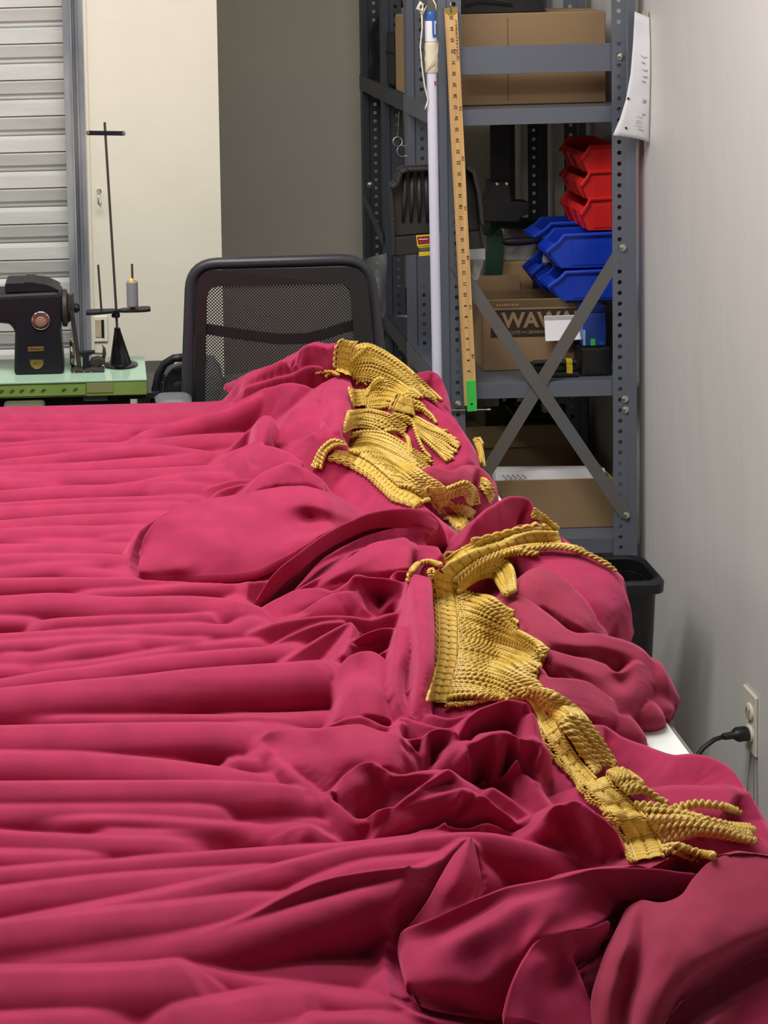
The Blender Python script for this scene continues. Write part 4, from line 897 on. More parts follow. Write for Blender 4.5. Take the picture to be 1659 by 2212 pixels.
wheel(134, 665, MD+.045, [(.012, -.002), (.036, 0), (.040, .002), (.040, .010), (.036, .012), (.030, .013)], 'handwheel', M_iron)
wheel(147, 665, MD+.045, [(.026, 0), (.032, .001), (.027, .006), (.032, .011), (.030, .013), (.012, .014)], 'drive_pulley', M_iron)
wheel(160, 665, MD+.045, [(.010, 0), (.010, .006), (.007, .012), (.003, .013)], 'clutch_screw', M_rim)
for a in range(6): 
    c = W(164, 665, MD+.045); MB().lathe([(.003, 0), (.003, .004)], (c[0], c[1]+.009*math.cos(a), c[2]+.009*math.sin(a)), (1, 0, 0), 6).build('clutch_lug', M_rim, sm)
cxx = (W(153, 665, MD)[0])
zc_ = W(153, 665, MD+.045)[2]
MB().hexa([(cxx-.004, MD+.015, zc_), (cxx+.004, MD+.015, zc_), (cxx+.004, MD+.018, zc_), (cxx-.004, MD+.018, zc_)][0:4] and [(cxx+.010, MD+.02, SZ+.0), (cxx+.020, MD+.02, SZ+.0), (cxx+.020, MD+.024, SZ), (cxx+.010, MD+.024, SZ), (cxx-.003, MD+.013, zc_), (cxx+.006, MD+.013, zc_), (cxx+.006, MD+.017, zc_), (cxx-.003, MD+.017, zc_)]).build('drive_belt', M_iron, sm)
# bobbin winder on the table
bwd = thing('bobbin_winder', W(185, 812, 3.20), 'small chrome and iron bobbin winder between the machine and thread stand', 'winder')
MB().lathe([(.012, 0), (.033, .0), (.035, .002), (.031, .005), (.035, .008), (.031, .010), (.012, .011)], W(152, 765, 3.235), (1, 0, 0), 30).build('winder_wheel', M_chrome, bwd, smooth='auto')
def wx(l, d, w2): return MB().prism([W(a, b, d) for a, b in l], (0, w2, 0))
zt0 = 811
wx([(152, 800), (165, 796), (180, 800), (200, 795), (225, 798), (226, 806), (198, 812), (160, 814)], 3.19, .03).build('winder_base', M_iron, bwd, bevel=.002)
wx([(178, 800), (179, 772), (170, 764), (170, 760), (205, 758), (205, 764), (192, 768), (194, 800)], 3.20, .012).build('winder_bracket', M_rim, bwd, bevel=.002)
wx([(190, 790), (198, 775), (212, 772), (226, 775), (228, 786), (210, 795)], 3.205, .018).build('winder_housing', M_iron, bwd, bevel=.003)
MB().tube([W(168, 762, 3.21), W(226, 765, 3.21)], .0025, 8).build('winder_shaft', M_chrome, bwd)
MB().tube([W(221, 745, 3.21), W(225, 753, 3.21), W(225, 766, 3.21), W(224, 776, 3.21)], [.001, .003, .0045, .002], 8).build('thumb_nut', M_iron, bwd, smooth=True)
for q_ in ((160, 806), (170, 808), (182, 806), (196, 806)): MB().lathe([(.0035, 0), (.002, .003)], W(*q_, 3.19), (0, -1, 0), 8).build('screw', M_zinc, bwd)
# thread stand
TS = 3.245
ts = thing('thread_stand', W(261, 781, TS), 'black two-pin thread stand with worn cone base on the mint table', 'thread stand')
bz = SZ; bx_ = W(261, 779, TS)[0]
tx = W(253, 708, TS)[0]; tz = W(253, 708, TS)[2]; hC = tz-bz
vs = []; fs = []; n = 28
for r, h in ((.037, 0), (.037, .003), (.030, .0055), (.024, .006), (.0225, .010), (.007, hC-.006), (.0065, hC)):
    cxk = bx_+(tx-bx_)*h/hC
    vs += [(cxk+r*math.cos(2*math.pi*j/n), TS+r*math.sin(2*math.pi*j/n), bz+h) for j in range(n)]
for k_ in range(6):
    for j in range(n): fs.append((k_*n+j, k_*n+(j+1) % n, (k_+1)*n+(j+1) % n, (k_+1)*n+j))
fs += [tuple(range(n))[::-1], tuple(6*n+j for j in range(n))]
MB().add(vs, fs).build('cone_base', mat('worn_black_chrome', (70, 70, 72), .22, .85, rgb2=(26, 26, 28), vscale=40, stretch=(1, 1, .4)), ts, smooth='auto')
M_rod = mat('dull_steel_rod', (78, 74, 68), .45, .5)
MB().tube([(tx, TS, tz-.01), W(251, 668, TS), W(226, 264, TS)], .0028, 10).build('upright_rod', M_rod, ts)
ar = MB(); L_, R_ = np.array(W(186, 675, TS)), np.array(W(325, 667, TS)); k_ = 16; up_ = []; 
for i in range(k_+1):
    t = i/k_; c = L_*(1-t)+R_*t; wd = .006+.014*abs(2*t-1)**.5*(1-abs(2*t-1)**8*.5); up_.append((c, wd))
vs = []; fs = []
for c, wd in up_: vs += [(c[0], c[1]-wd, c[2]-.003), (c[0], c[1]+wd, c[2]-.003), (c[0], c[1]+wd, c[2]+.003), (c[0], c[1]-wd, c[2]+.003)]
for i in range(k_): fs += [(4*i+a, 4*i+(a+1) % 4, 4*i+4+(a+1) % 4, 4*i+4+a) for a in range(4)]
fs += [(0, 1, 2, 3), (4*k_, 4*k_+1, 4*k_+2, 4*k_+3)]
MB().add(vs, fs).build('spool_arm', M_rim, ts, bevel=.001)
MB().lathe([(.008, 0), (.0085, .008), (.006, .010)], W(251, 685, TS), (0, 0, 1), 14).tube([W(241, 682, TS), W(252, 682, TS)], .0035, 8).build('clamp', M_rim, ts, smooth='auto')
MB().tube([W(219, 670, TS), W(212, 572, TS)], .0024, 8).build('spool_pin', M_rod, ts)
MB().tube([W(288, 666, TS), W(285, 570, TS)], .0024, 8).build('spool_pin', M_rod, ts)
m = MB(); L_, R_ = W(190, 287, TS), W(267, 288, TS)
ar = MB(); 
pts = []
for i in range(9): a = math.pi/2+math.pi*i/8; pts.append((L_[0]+.004*math.cos(a), TS-.003, L_[2]+.0048*math.sin(a)))
for i in range(9): a = -math.pi/2+math.pi*i/8; pts.append((R_[0]+.004*math.cos(a), TS-.003, R_[2]+.0048*math.sin(a)))
gb = MB().prism(pts, (0, .003, 0)).build('guide_bar', M_rim, ts)
for c in (L_, R_): MB().tube([(c[0]+.0024*math.cos(a), TS-.0034, c[2]+.0024*math.sin(a)) for a in np.linspace(0, 2*math.pi, 13)[:-1]], .0008, 5, closed=True).build('guide_eye', M_zinc, gb)
# spool
spx = W(287.5, 660, TS)
sl = thing('thread_spool', tuple(spx), 'grey thread spool with yellow tip on right pin of the stand', 'spool')
zA, zB = W(287.5, 661, TS)[2], W(285.5, 608, TS)[2]
vs = []; prof = []; nS = 26
for i in range(nS+1): prof.append((.0122+.0004*(i % 2), (zB-zA)*i/nS))
MB().lathe([(.006, 0)]+prof+[(.006, zB-zA)], (spx[0]-.001, TS, zA), (0, 0, 1), 24).build('wound_thread', M_thread, sl, smooth=True)
MB().lathe([(.005, -.007), (.0062, -.004), (.005, 0)], (spx[0]-.001, TS, zA), (0, 0, 1), 14).build('spool_foot', M_badge, sl)
MB().lathe([(.0055, 0), (.005, .004), (.003, .0075)], (spx[0]-.002, TS, zB), (0, 0, 1), 14).build('yellow_tip', M_yellow, sl, smooth='auto')

# dark low cabinet added to keep the gap beyond the sewing table black
x0, x1, y0, y1, z0, z1 = pbox(300, 842, 402, 950, 3.44, 3.66)
bc_ = thing('low_dark_block', ((x0+x1)/2, 3.55, 0), 'black low cabinet added to darken the gap between sewing table and office chair', 'block')
x1 = min(x1, W(388, 850, 3.44)[0])
MB().box(x0, x1, 3.58, 3.70, 0.02, z1).build('block_body', M_black, bc_, bevel=.003)
MB().box(x0+.006, x1-.006, 3.575, 3.58, z1-.2, z1-.02).build('block_front', M_black, bc_, bevel=.002)
for x in (x0+.02, x1-.02): MB().box(x-.012, x+.012, 3.59, 3.69, 0, .02).build('foot', M_fabric_k, bc_)
# ================================================================== the curtain: one continuous cloth, folds laid as crest lines on the table
# crest lines: (back width, front width, profile, lining?, [(photo x, photo y, height above table in mm), ...]) measured from the photo
RIDGES = []
def RAW(wb, wf, pts, k=.8, lin_=0, q=1.6): RIDGES.append((wb, wf, k, q, lin_, pts))
SHEAR = .8                                                  # folds lean towards the near table end
def R(wb, wf, pts, k=.8, lin_=0, q=2.0):
    if q >= 2.2 or lin_: RIDGES.append((wb*.58, wf*.64, k*.85, max(1.25, q*.68), lin_, pts))
    else: RIDGES.append((wb*.9, wf*1.0, 1.25, 1.2, lin_, pts))
def RB(wb, wf, pts, k=.8, lin_=0, q=2.0): RIDGES.append((wb*.8, wf*.8, k, q, lin_, [(x, y, h-42) for x, y, h in pts]))
def LF(h, *pts, wb=.04, wf=.075, k=.75, q=1.7):
    n = len(pts); g = lambda i: .62 if i == n-1 and len(pts[i]) < 3 and pts[i][0] > 200 else 1.0
    RIDGES.append((.024, wf*.60, k*.84, 1.6, 0, [(p[0], p[1], (p[2] if len(p) > 2 else h)*1.25*g(i)) for i, p in enumerate(pts)]))
# --- long folds of the spread part
LF(20, (0, 896), (180, 894), (325, 895), (434, 890), (510, 878))
LF(20, (0, 917, 16), (90, 913), (180, 914), (325, 917), (354, 917, 12), wf=.06)
LF(18, (0, 933), (145, 933), (253, 930), (318, 924, 12), wf=.05)
LF(16, (0, 958), (108, 951), (217, 944), (271, 937, 12), wf=.04)
LF(24, (0, 967), (108, 959), (217, 956), (268, 955), (318, 930, 28), (362, 915, 32), (416, 902, 36), (488, 883, 44), (560, 853, 60), wf=.07)
LF(26, (271, 962, 14), (325, 950), (398, 941), (520, 935))
LF(24, (0, 993), (108, 982), (217, 971), (325, 962), (398, 968), (452, 975), (481, 976, 16), wf=.06)
LF(22, (0, 1009), (108, 1003), (217, 996), (300, 989), (398, 983), (500, 978), wf=.07)
LF(14, (108, 986, 10), (181, 991), (240, 992, 10), wf=.04)
LF(26, (0, 1022, 22), (145, 1018), (289, 1013), (434, 1006), (503, 1003), wf=.08)
LF(20, (0, 1033), (72, 1038), (163, 1047, 12), wf=.06)
LF(26, (0, 1060), (145, 1049), (253, 1046), (362, 1029), (434, 1021), (517, 1024), wf=.07)
LF(24, (271, 1047, 18), (362, 1044), (463, 1044), wf=.07)
LF(24, (0, 1087), (145, 1078), (289, 1073), (416, 1071), wf=.05)
LF(26, (0, 1097), (181, 1089), (289, 1086), (380, 1086), wf=.07)
LF(18, (246, 1110, 12), (307, 1101), (362, 1103), wf=.04)
LF(28, (0, 1125), (145, 1114), (253, 1109), (347, 1108), wf=.075)
LF(28, (0, 1145), (108, 1138), (217, 1137), (318, 1137), wf=.075)
LF(20, (0, 1165), (72, 1166), (181, 1167), (297, 1166), wf=.05)
LF(22, (163, 1165, 14), (253, 1156), (311, 1150), wf=.05)
LF(28, (0, 1176), (145, 1175), (297, 1176), wf=.08)
LF(28, (0, 1199), (145, 1197), (253, 1199), (300, 1207), wf=.07)
LF(24, (0, 1226, 20), (108, 1217), (217, 1213), (300, 1217), wf=.06)
LF(22, (72, 1226, 14), (181, 1230), (253, 1237), (310, 1247, 14), wf=.05)
LF(30, (0, 1250, 26), (108, 1248), (217, 1248), (362, 1246), (470, 1246), (579, 1251), wf=.06)
LF(28, (140, 1280, 14), (183, 1278, 20), (289, 1271), (434, 1261), (569, 1261), wf=.05)
LF(38, (0, 1288), (120, 1282), (241, 1290), (434, 1290), (530, 1302), (590, 1324, 24), wf=.09)
LF(26, (0, 1334), (50, 1336), (96, 1339, 14), wf=.05)
LF(34, (60, 1346, 18), (120, 1337), (217, 1332), (338, 1329), (448, 1325), (480, 1327, 20), wf=.06)
LF(26, (440, 1326, 14), (506, 1315), (582, 1325, 20), wf=.04)
LF(34, (0, 1370), (145, 1361), (289, 1353), (434, 1348), (497, 1350), (530, 1337), (576, 1330), wf=.07)
LF(32, (0, 1387), (145, 1379), (289, 1376), (410, 1379), (482, 1380), wf=.06)
LF(30, (0, 1413, 24), (72, 1413), (169, 1397), (289, 1387), (362, 1384, 18), wf=.06)
LF(28, (0, 1440, 22), (135, 1436, 24), (241, 1423), (338, 1406), (434, 1391), (530, 1382), (588, 1380), wf=.05)
LF(32, (0, 1469), (120, 1449), (207, 1440), (270, 1430), (338, 1420), (482, 1406), (603, 1396), (675, 1384), wf=.07)
LF(48, (0, 1488), (145, 1473), (289, 1461), (434, 1445), (579, 1435), (675, 1428), (735, 1422), wf=.11, k=.7)
LF(30, (0, 1548), (241, 1548), (434, 1546), (560, 1548), (640, 1552, 22), wf=.05)
LF(24, (430, 1547, 16), (627, 1543), (747, 1539), wf=.06)
LF(42, (0, 1570), (241, 1565), (482, 1563), (580, 1567), wf=.10, k=.7)
LF(36, (0, 1628), (163, 1630), (325, 1641), (472, 1660), (542, 1674), (629, 1678, 22), wf=.09)
LF(24, (180, 1631, 18), (300, 1636), (380, 1643), (475, 1651, 16), wf=.04)
LF(30, (465, 1660, 14), (495, 1645), (520, 1639), (586, 1650), (624, 1664, 16), wf=.05)
LF(44, (0, 1690), (271, 1689), (488, 1690), (624, 1698), (700, 1719, 24), wf=.09)
LF(32, (340, 1742, 16), (434, 1729), (542, 1726), (694, 1729), (760, 1745, 20), wf=.06)
LF(34, (0, 1744), (217, 1742), (352, 1742), (461, 1747), (545, 1764, 16), wf=.07)
LF(32, (0, 1786, 18), (22, 1782, 20), (163, 1767), (325, 1769), (488, 1780), (600, 1783, 18), wf=.05)
LF(26, (455, 1775, 16), (570, 1769), (678, 1774), (790, 1794, 16), wf=.05)
LF(28, (170, 1772, 16), (244, 1795), (325, 1799), (434, 1793), (613, 1786), (662, 1784, 36), wf=.06)
LF(34, (0, 1799), (136, 1807), (325, 1812), (460, 1827, 18), wf=.07)
R(.05, .06, [(535, 1832, 14), (600, 1808, 30), (662, 1783, 44), (700, 1803, 34), (755, 1828, 18)], .9, 0, 1.4)
LF(32, (0, 1842), (163, 1845), (310, 1854, 18), wf=.06)
LF(38, (0, 1880), (217, 1864), (434, 1845), (597, 1833), (760, 1823), (900, 1807), (960, 1800, 36), wf=.07)
LF(42, (0, 1922), (217, 1898), (434, 1882), (542, 1876), (610, 1873, 26), wf=.09)
LF(44, (0, 1998, 34), (54, 1987, 34), (217, 1955, 40), (380, 1922), (542, 1884, 46), (651, 1857, 50), (760, 1832, 52), (900, 1812, 54), (994, 1802, 56), (1066, 1804, 54), (1131, 1818, 50), (1217, 1848, 38), (1286, 1876, 24), wf=.08)
LF(44, (0, 1995), (163, 1976), (380, 1955), (542, 1938), (640, 1929), (660, 1917, 44), (760, 1873, 48), (900, 1854, 52), (990, 1845, 50), wf=.10)
RAW(.02, .05, [(430, 2020, 44), (542, 1974, 58), (624, 1930, 68), (705, 1898, 76), (803, 1881, 82), (900, 1870, 84), (985, 1856, 80)], 1.0, 0, 1.3)
RAW(.03, .046, [(0, 2066, 38), (217, 2044, 40), (434, 2017, 46), (488, 2008, 50), (597, 1980, 58), (705, 1949, 66), (800, 1921, 72), (880, 1896, 76), (960, 1862, 74)], .62, 0, 1.8)
LF(36, (0, 2101), (217, 2097), (352, 2088), (390, 2083, 34), (430, 2092, 12), wf=.10)
LF(22, (380, 2086, 26), (542, 2087), (705, 2088), (880, 2090), wf=.06)
LF(22, (395, 2088, 26), (542, 2115), (651, 2136), (760, 2155), (868, 2163), (900, 2158), wf=.05)
LF(26, (300, 2220, 16), (380, 2182), (488, 2166), (597, 2147), (660, 2145), (720, 2168, 12), wf=.09)
LF(30, (0, 2200, 26), (180, 2192, 26), (330, 2190, 16), wf=.08)
LF(34, (640, 2212, 20), (680, 2201), (770, 2202), (868, 2204), wf=.08)
LF(30, (0, 2255, 30), (200, 2250), (420, 2240), (900, 2230), wf=.08)
# --- far end of the heap
R(.06, .10, [(484, 866, 20), (532, 808, 84), (595, 785, 118), (643, 757, 148), (680, 738, 168), (705, 745, 162), (727, 744, 164), (792, 752, 158), (850, 790, 132), (905, 840, 98), (955, 882, 60)], .7)
RB(.07, .26, [(484, 866, 20), (532, 808, 84), (595, 785, 118), (643, 757, 148), (680, 738, 168), (705, 745, 162), (727, 744, 164), (792, 752, 158), (850, 790, 132), (905, 840, 98), (955, 882, 60)], 1.0, 0, 1.6)
R(.03, .05, [(530, 836, 66), (595, 818, 92), (633, 808, 106), (668, 792, 124)], .8)
R(.04, .09, [(450, 889, 28), (522, 862, 58), (570, 838, 86), (600, 831, 96), (624, 826, 104), (667, 834, 106), (694, 844, 98)], .8)
R(.05, .07, [(600, 931, 56), (619, 903, 80), (635, 880, 98), (660, 873, 106), (694, 876, 102)], .8)
R(.05, .045, [(498, 968, 30), (522, 942, 54), (548, 917, 76), (575, 899, 92), (598, 924, 74)], .8)
R(.035, .08, [(530, 962, 56), (571, 962, 74), (619, 976, 80), (652, 998, 72)], .8)
R(.05, .08, [(537, 1055, 44), (566, 1021, 66), (604, 1004, 80), (628, 1000, 86), (662, 1014, 82), (690, 1032, 72)], .8)
R(.02, .05, [(537, 1047, 42), (595, 1024, 66), (643, 1019, 76), (665, 1022, 74)], .8)
R(.02, .04, [(450, 1080, 26), (474, 1058, 36), (510, 1046, 44), (545, 1040, 48)], .8)
R(.02, .04, [(450, 1052, 24), (498, 1036, 34), (548, 1033, 42)], .8)
R(.03, .12, [(718, 814, 132), (700, 845, 118), (702, 880, 108), (714, 925, 96), (735, 935, 92)], .8)
RB(.10, .10, [(740, 800, 132), (775, 850, 118), (800, 900, 104), (840, 960, 92), (880, 1010, 86), (930, 1060, 78)], 1.0, 0, 1.6)
R(.04, .10, [(880, 812, 96), (942, 804, 96), (955, 830, 78), (960, 872, 62)], .8)
R(.06, .12, [(880, 850, 108), (930, 870, 96), (970, 900, 86), (990, 922, 78), (1006, 952, 64), (1008, 986, 50)], .75)
R(.05, .10, [(930, 1010, 84), (975, 1018, 80), (1012, 1004, 76), (1036, 1010, 68), (1052, 1028, 58), (1056, 1052, 46)], .7, 1)
# --- flap lying over the long folds
RIDGES.append((.03, .075, .5, 2.6, 0, [(306, 1222, 26), (330, 1205, 44), (380, 1190, 58), (480, 1165, 72), (600, 1140, 78), (700, 1122, 74), (770, 1125, 56)]))
RAW(.07, .016, [(302, 1190, 40), (303, 1222, 30), (312, 1242, 24), (360, 1241, 30), (410, 1240, 34), (520, 1238, 38), (605, 1207, 54), (687, 1160, 70), (745, 1138, 72)], .5, 0, 1.8)
R(.05, .135, [(303, 1195, 40), (322, 1140, 66), (361, 1111, 80), (426, 1083, 90), (540, 1065, 92), (589, 1054, 94), (654, 1049, 96), (703, 1061, 92), (745, 1078, 82), (780, 1114, 60)], .45, 0, 2.6)
# --- diagonal folds in front of it
R(.10, .06, [(552, 1296, 24), (593, 1239, 62), (646, 1194, 82), (699, 1157, 92), (752, 1125, 98), (805, 1107, 102), (858, 1098, 104), (898, 1101, 104)], .5, 0, 2.4)
R(.02, .07, [(638, 1270, 36), (659, 1239, 56), (694, 1191, 78), (739, 1167, 86), (779, 1149, 92), (805, 1143, 94), (822, 1153, 84)], .7)
R(.03, .08, [(678, 1267, 40), (712, 1234, 62), (765, 1197, 80), (805, 1170, 92), (832, 1152, 98), (872, 1155, 96), (892, 1175, 86)], .8)
R(.03, .07, [(815, 1158, 88), (832, 1133, 100), (858, 1127, 102), (900, 1120, 102), (925, 1150, 98), (955, 1195, 92)], .8)
R(.03, .09, [(556, 1296, 24), (582, 1284, 38), (633, 1275, 50), (665, 1268, 56), (700, 1271, 60), (722, 1278, 62), (766, 1252, 74)], .6, 0, 2.2)
RAW(.04, .012, [(582, 1342, 24), (646, 1331, 34), (726, 1308, 46), (775, 1299, 52)], .55, 0, 1.8)
R(.03, .035, [(763, 1246, 78), (775, 1239, 82), (800, 1246, 80), (822, 1247, 80), (848, 1250, 80), (880, 1260, 78)], .6)
R(.03, .04, [(818, 1241, 84), (845, 1232, 88), (888, 1230, 90)], .7)
R(.02, .05, [(772, 1285, 62), (785, 1310, 52), (808, 1328, 44)], .7)
R(.06, .05, [(540, 1366, 36), (593, 1345, 46), (646, 1335, 54), (726, 1329, 58), (765, 1331, 58), (802, 1337, 54), (840, 1325, 56), (880, 1318, 60)], .8)
R(.02, .05, [(598, 1385, 36), (646, 1361, 46), (699, 1343, 54), (740, 1340, 56)], .8)
R(.03, .06, [(614, 1428, 34), (673, 1388, 50), (726, 1356, 62), (757, 1342, 68), (754, 1385, 60), (742, 1411, 56)], .8)
R(.03, .045, [(760, 1390, 58), (792, 1368, 66), (832, 1358, 70), (884, 1360, 74)], .6)
R(.02, .03, [(815, 1414, 60), (856, 1387, 72)], .7)
R(.03, .06, [(724, 1462, 40), (740, 1436, 56), (760, 1418, 68), (779, 1409, 74), (805, 1407, 76), (830, 1423, 72)], .8)
R(.02, .05, [(742, 1490, 44), (752, 1465, 58), (766, 1456, 66), (786, 1452, 70), (812, 1470, 66)], .8)
R(.02, .06, [(735, 1545, 42), (756, 1500, 56), (780, 1484, 64), (810, 1494, 62), (830, 1530, 52)], .8)
R(.028, .028, [(872, 1365, 86), (862, 1405, 86), (853, 1440, 82), (854, 1485, 72), (868, 1530, 60), (900, 1560, 52)], .6)
R(.032, .03, [(893, 1225, 94), (903, 1265, 104), (907, 1320, 104), (914, 1380, 102), (918, 1440, 98), (907, 1495, 84), (902, 1530, 70)], .55)
R(.02, .02, [(890, 1380, 78), (884, 1420, 76), (876, 1470, 66), (882, 1505, 60)], .7)
R(.02, .05, [(900, 1525, 64), (935, 1541, 70), (971, 1550, 74), (1016, 1541, 84), (1056, 1527, 94)], .7)
R(.02, .05, [(700, 1570, 40), (745, 1551, 52), (778, 1545, 60), (800, 1552, 60), (842, 1570, 58), (866, 1548, 62), (910, 1560, 66), (960, 1572, 72), (1004, 1571, 76)], .7)
# --- tongue of cloth at mid left
RAW(.05, .015, [(566, 1597, 38), (590, 1626, 46), (618, 1655, 50), (661, 1692, 48), (712, 1736, 42), (775, 1770, 40), (805, 1766, 42)], .6, 0, 1.7)
RAW(.03, .075, [(566, 1594, 40), (588, 1578, 56), (647, 1573, 66), (687, 1574, 72), (730, 1568, 82), (777, 1562, 90), (820, 1577, 90), (864, 1588, 84), (880, 1625, 62)], 1.0, 0, 1.3)
RAW(.035, .05, [(600, 1610, 54), (680, 1620, 66), (740, 1640, 72), (800, 1620, 84), (845, 1600, 88)], .9, 0, 1.4)
RAW(.018, .075, [(724, 1712, 52), (728, 1692, 60), (745, 1672, 72), (770, 1657, 78), (806, 1648, 84), (832, 1660, 80), (850, 1676, 76), (900, 1672, 76), (942, 1666, 76)], .7, 0, 1.7)
R(.02, .025, [(655, 1600, 64), (645, 1640, 56), (665, 1680, 46), (700, 1720, 38), (712, 1745, 24)], .7)
R(.05, .07, [(800, 1816, 24), (849, 1751, 54), (875, 1726, 64), (922, 1690, 76), (969, 1660, 84)], .7)
R(.02, .08, [(868, 1740, 56), (922, 1721, 66), (965, 1712, 72), (1003, 1702, 76)], .6, 0, 2.2)
R(.03, .08, [(978, 1754, 48), (1012, 1737, 62), (1041, 1716, 74), (1066, 1737, 64), (1103, 1766, 48), (1130, 1808, 28)], .8)
R(.03, .06, [(1066, 1700, 60), (1110, 1730, 52), (1150, 1770, 40)], .8)
# --- gathered wall of cloth under the fringe
R(.05, .05, [(1002, 1572, 84), (1013, 1551, 94), (1062, 1523, 104), (1101, 1511, 108), (1137, 1520, 108)], .8)
R(.05, .05, [(1014, 1605, 84), (1034, 1600, 92), (1062, 1585, 98), (1089, 1580, 100), (1122, 1593, 98), (1150, 1598, 94)], .4, 0, 2.5)
R(.018, .018, [(1020, 1604, 90), (1017, 1650, 66), (1014, 1705, 34)], .6)
R(.02, .02, [(1089, 1582, 98), (1083, 1640, 74), (1068, 1685, 48), (1054, 1715, 26)], .6)
R(.015, .02, [(1122, 1596, 96), (1114, 1630, 80), (1106, 1652, 66), (1120, 1690, 44)], .6)
R(.025, .03, [(924, 1582, 80), (922, 1625, 64), (925, 1680, 40)], .6)
R(.03, .04, [(930, 1577, 82), (950, 1572, 84), (985, 1580, 84), (968, 1632, 64), (950, 1665, 46)], .6)
R(.02, .05, [(966, 1636, 66), (986, 1624, 74), (1014, 1624, 76)], .5, 0, 2.4)
R(.02, .04, [(880, 1600, 70), (905, 1630, 58), (925, 1665, 44)], .7)
R(.03, .03, [(868, 1555, 66), (858, 1580, 70), (880, 1596, 70), (915, 1590, 72)], .7)
R(.05, .045, [(1150, 1540, 104), (1155, 1590, 92), (1148, 1640, 78), (1160, 1700, 62), (1200, 1745, 56), (1250, 1740, 70)], .6)
# --- knot of creases by the near fringe
R(.05, .06, [(1163, 1790, 60), (1181, 1760, 76), (1202, 1736, 88), (1226, 1735, 90), (1241, 1727, 96), (1277, 1748, 92), (1330, 1795, 78), (1345, 1850, 56)], .7)
R(.03, .035, [(1136, 1818, 44), (1146, 1800, 54), (1163, 1790, 60), (1210, 1800, 62), (1255, 1806, 58), (1285, 1870, 28)], .6)
R(.012, .015, [(1250, 1760, 84), (1275, 1795, 70), (1295, 1870, 36)], .7)
R(.012, .015, [(1300, 1790, 76), (1312, 1830, 56), (1302, 1872, 36)], .7)
R(.02, .02, [(1335, 1800, 78), (1330, 1840, 58), (1312, 1874, 40)], .7)
# --- near folds
RAW(.04, .055, [(1016, 1811, 80), (982, 1848, 82), (955, 1895, 76), (930, 1941, 66), (900, 1980, 54), (872, 2012, 40)], 1.1, 0, 1.2)
RAW(.03, .04, [(1016, 1811, 80), (1030, 1850, 66), (1034, 1885, 52), (1022, 1935, 36)], 1.1, 0, 1.2)
RAW(.03, .10, [(862, 2032, 36), (876, 2010, 50), (930, 1989, 66), (991, 1962, 78), (1051, 1935, 88), (1111, 1914, 94), (1202, 1899, 100), (1262, 1884, 102), (1310, 1878, 98)], 1.0, 0, 1.3)
RAW(.03, .020, [(1230, 1892, 98), (1262, 1884, 102), (1337, 1875, 104), (1386, 1874, 104), (1461, 1879, 102), (1500, 1884, 98)], .6, 0, 1.8)
RAW(.035, .05, [(886, 2116, 44), (930, 2075, 60), (1010, 2030, 74), (1080, 1980, 86), (1130, 1925, 92)], .9, 0, 1.4)
RAW(.05, .016, [(863, 2034, 40), (870, 2080, 42), (884, 2122, 42), (950, 2146, 42), (1020, 2160, 44), (1088, 2180, 48)], .6, 0, 1.7)
RAW(.05, .05, [(900, 2110, 44), (980, 2100, 52), (1050, 2080, 60), (1120, 1990, 80), (1190, 1930, 90), (1230, 1905, 96)], .8, 0, 1.5)
RAW(.016, .07, [(1090, 2215, 56), (1095, 2170, 64), (1111, 2122, 72), (1141, 2062, 82), (1166, 2031, 87), (1217, 2016, 87), (1277, 2003, 84), (1318, 1988, 80)], .8, 0, 1.5)
RAW(.05, .018, [(1318, 1990, 78), (1262, 2040, 74), (1240, 2062, 72), (1246, 2100, 66), (1264, 2150, 58), (1286, 2205, 48)], .6, 0, 1.7)
RAW(.04, .05, [(1150, 2220, 54), (1170, 2140, 66), (1180, 2070, 78)], .8, 0, 1.5)
RAW(.02, .025, [(1168, 2005, 88), (1195, 1960, 94), (1215, 1938, 96), (1247, 1965, 92), (1238, 1998, 86)], 1.0, 0, 1.3)
# lining side of the nearest drape
RAW(.02, .13, [(1352, 1964, 78), (1370, 1949, 86), (1389, 1944, 90), (1430, 1947, 94), (1470, 1932, 99), (1500, 1895, 104), (1540, 1860, 108), (1600, 1842, 109), (1665, 1849, 107), (1740, 1852, 102)], .9, 1, 1.4)
RAW(.07, .018, [(1354, 1960, 82), (1335, 1995, 80), (1310, 2050, 74), (1296, 2100, 68), (1282, 2150, 58), (1292, 2225, 46)], .6, 1, 1.7)
RAW(.022, .03, [(1405, 1955, 92), (1428, 2005, 92), (1424, 2061, 86), (1400, 2130, 74), (1365, 2200, 60)], .9, 1, 1.4)
RAW(.09, .10, [(1521, 1862, 106), (1490, 1950, 104), (1455, 2060, 94), (1405, 2160, 76), (1370, 2230, 62)], .9, 1, 1.4)
RAW(.018, .13, [(1740, 1965, 88), (1660, 2010, 84), (1566, 2061, 80), (1491, 2106, 74), (1450, 2155, 66), (1416, 2215, 56)], .7, 1, 1.6)
RAW(.05, .08, [(1420, 2245, 36), (1500, 2180, 46), (1570, 2140, 52), (1660, 2085, 56), (1740, 2050, 56)], .9, 0, 1.4)
RAW(.05, .10, [(1500, 2260, 36), (1580, 2200, 42), (1660, 2165, 46), (1740, 2150, 46)], .9, 0, 1.4)
RAW(.03, .06, [(905, 2230, 20), (902, 2185, 32), (925, 2165, 36), (975, 2195, 28)], 1.0, 0, 1.3)
RAW(.04, .08, [(1000, 2240, 24), (1080, 2225, 34), (1180, 2235, 42), (1280, 2245, 40)], 1.0, 0, 1.3)
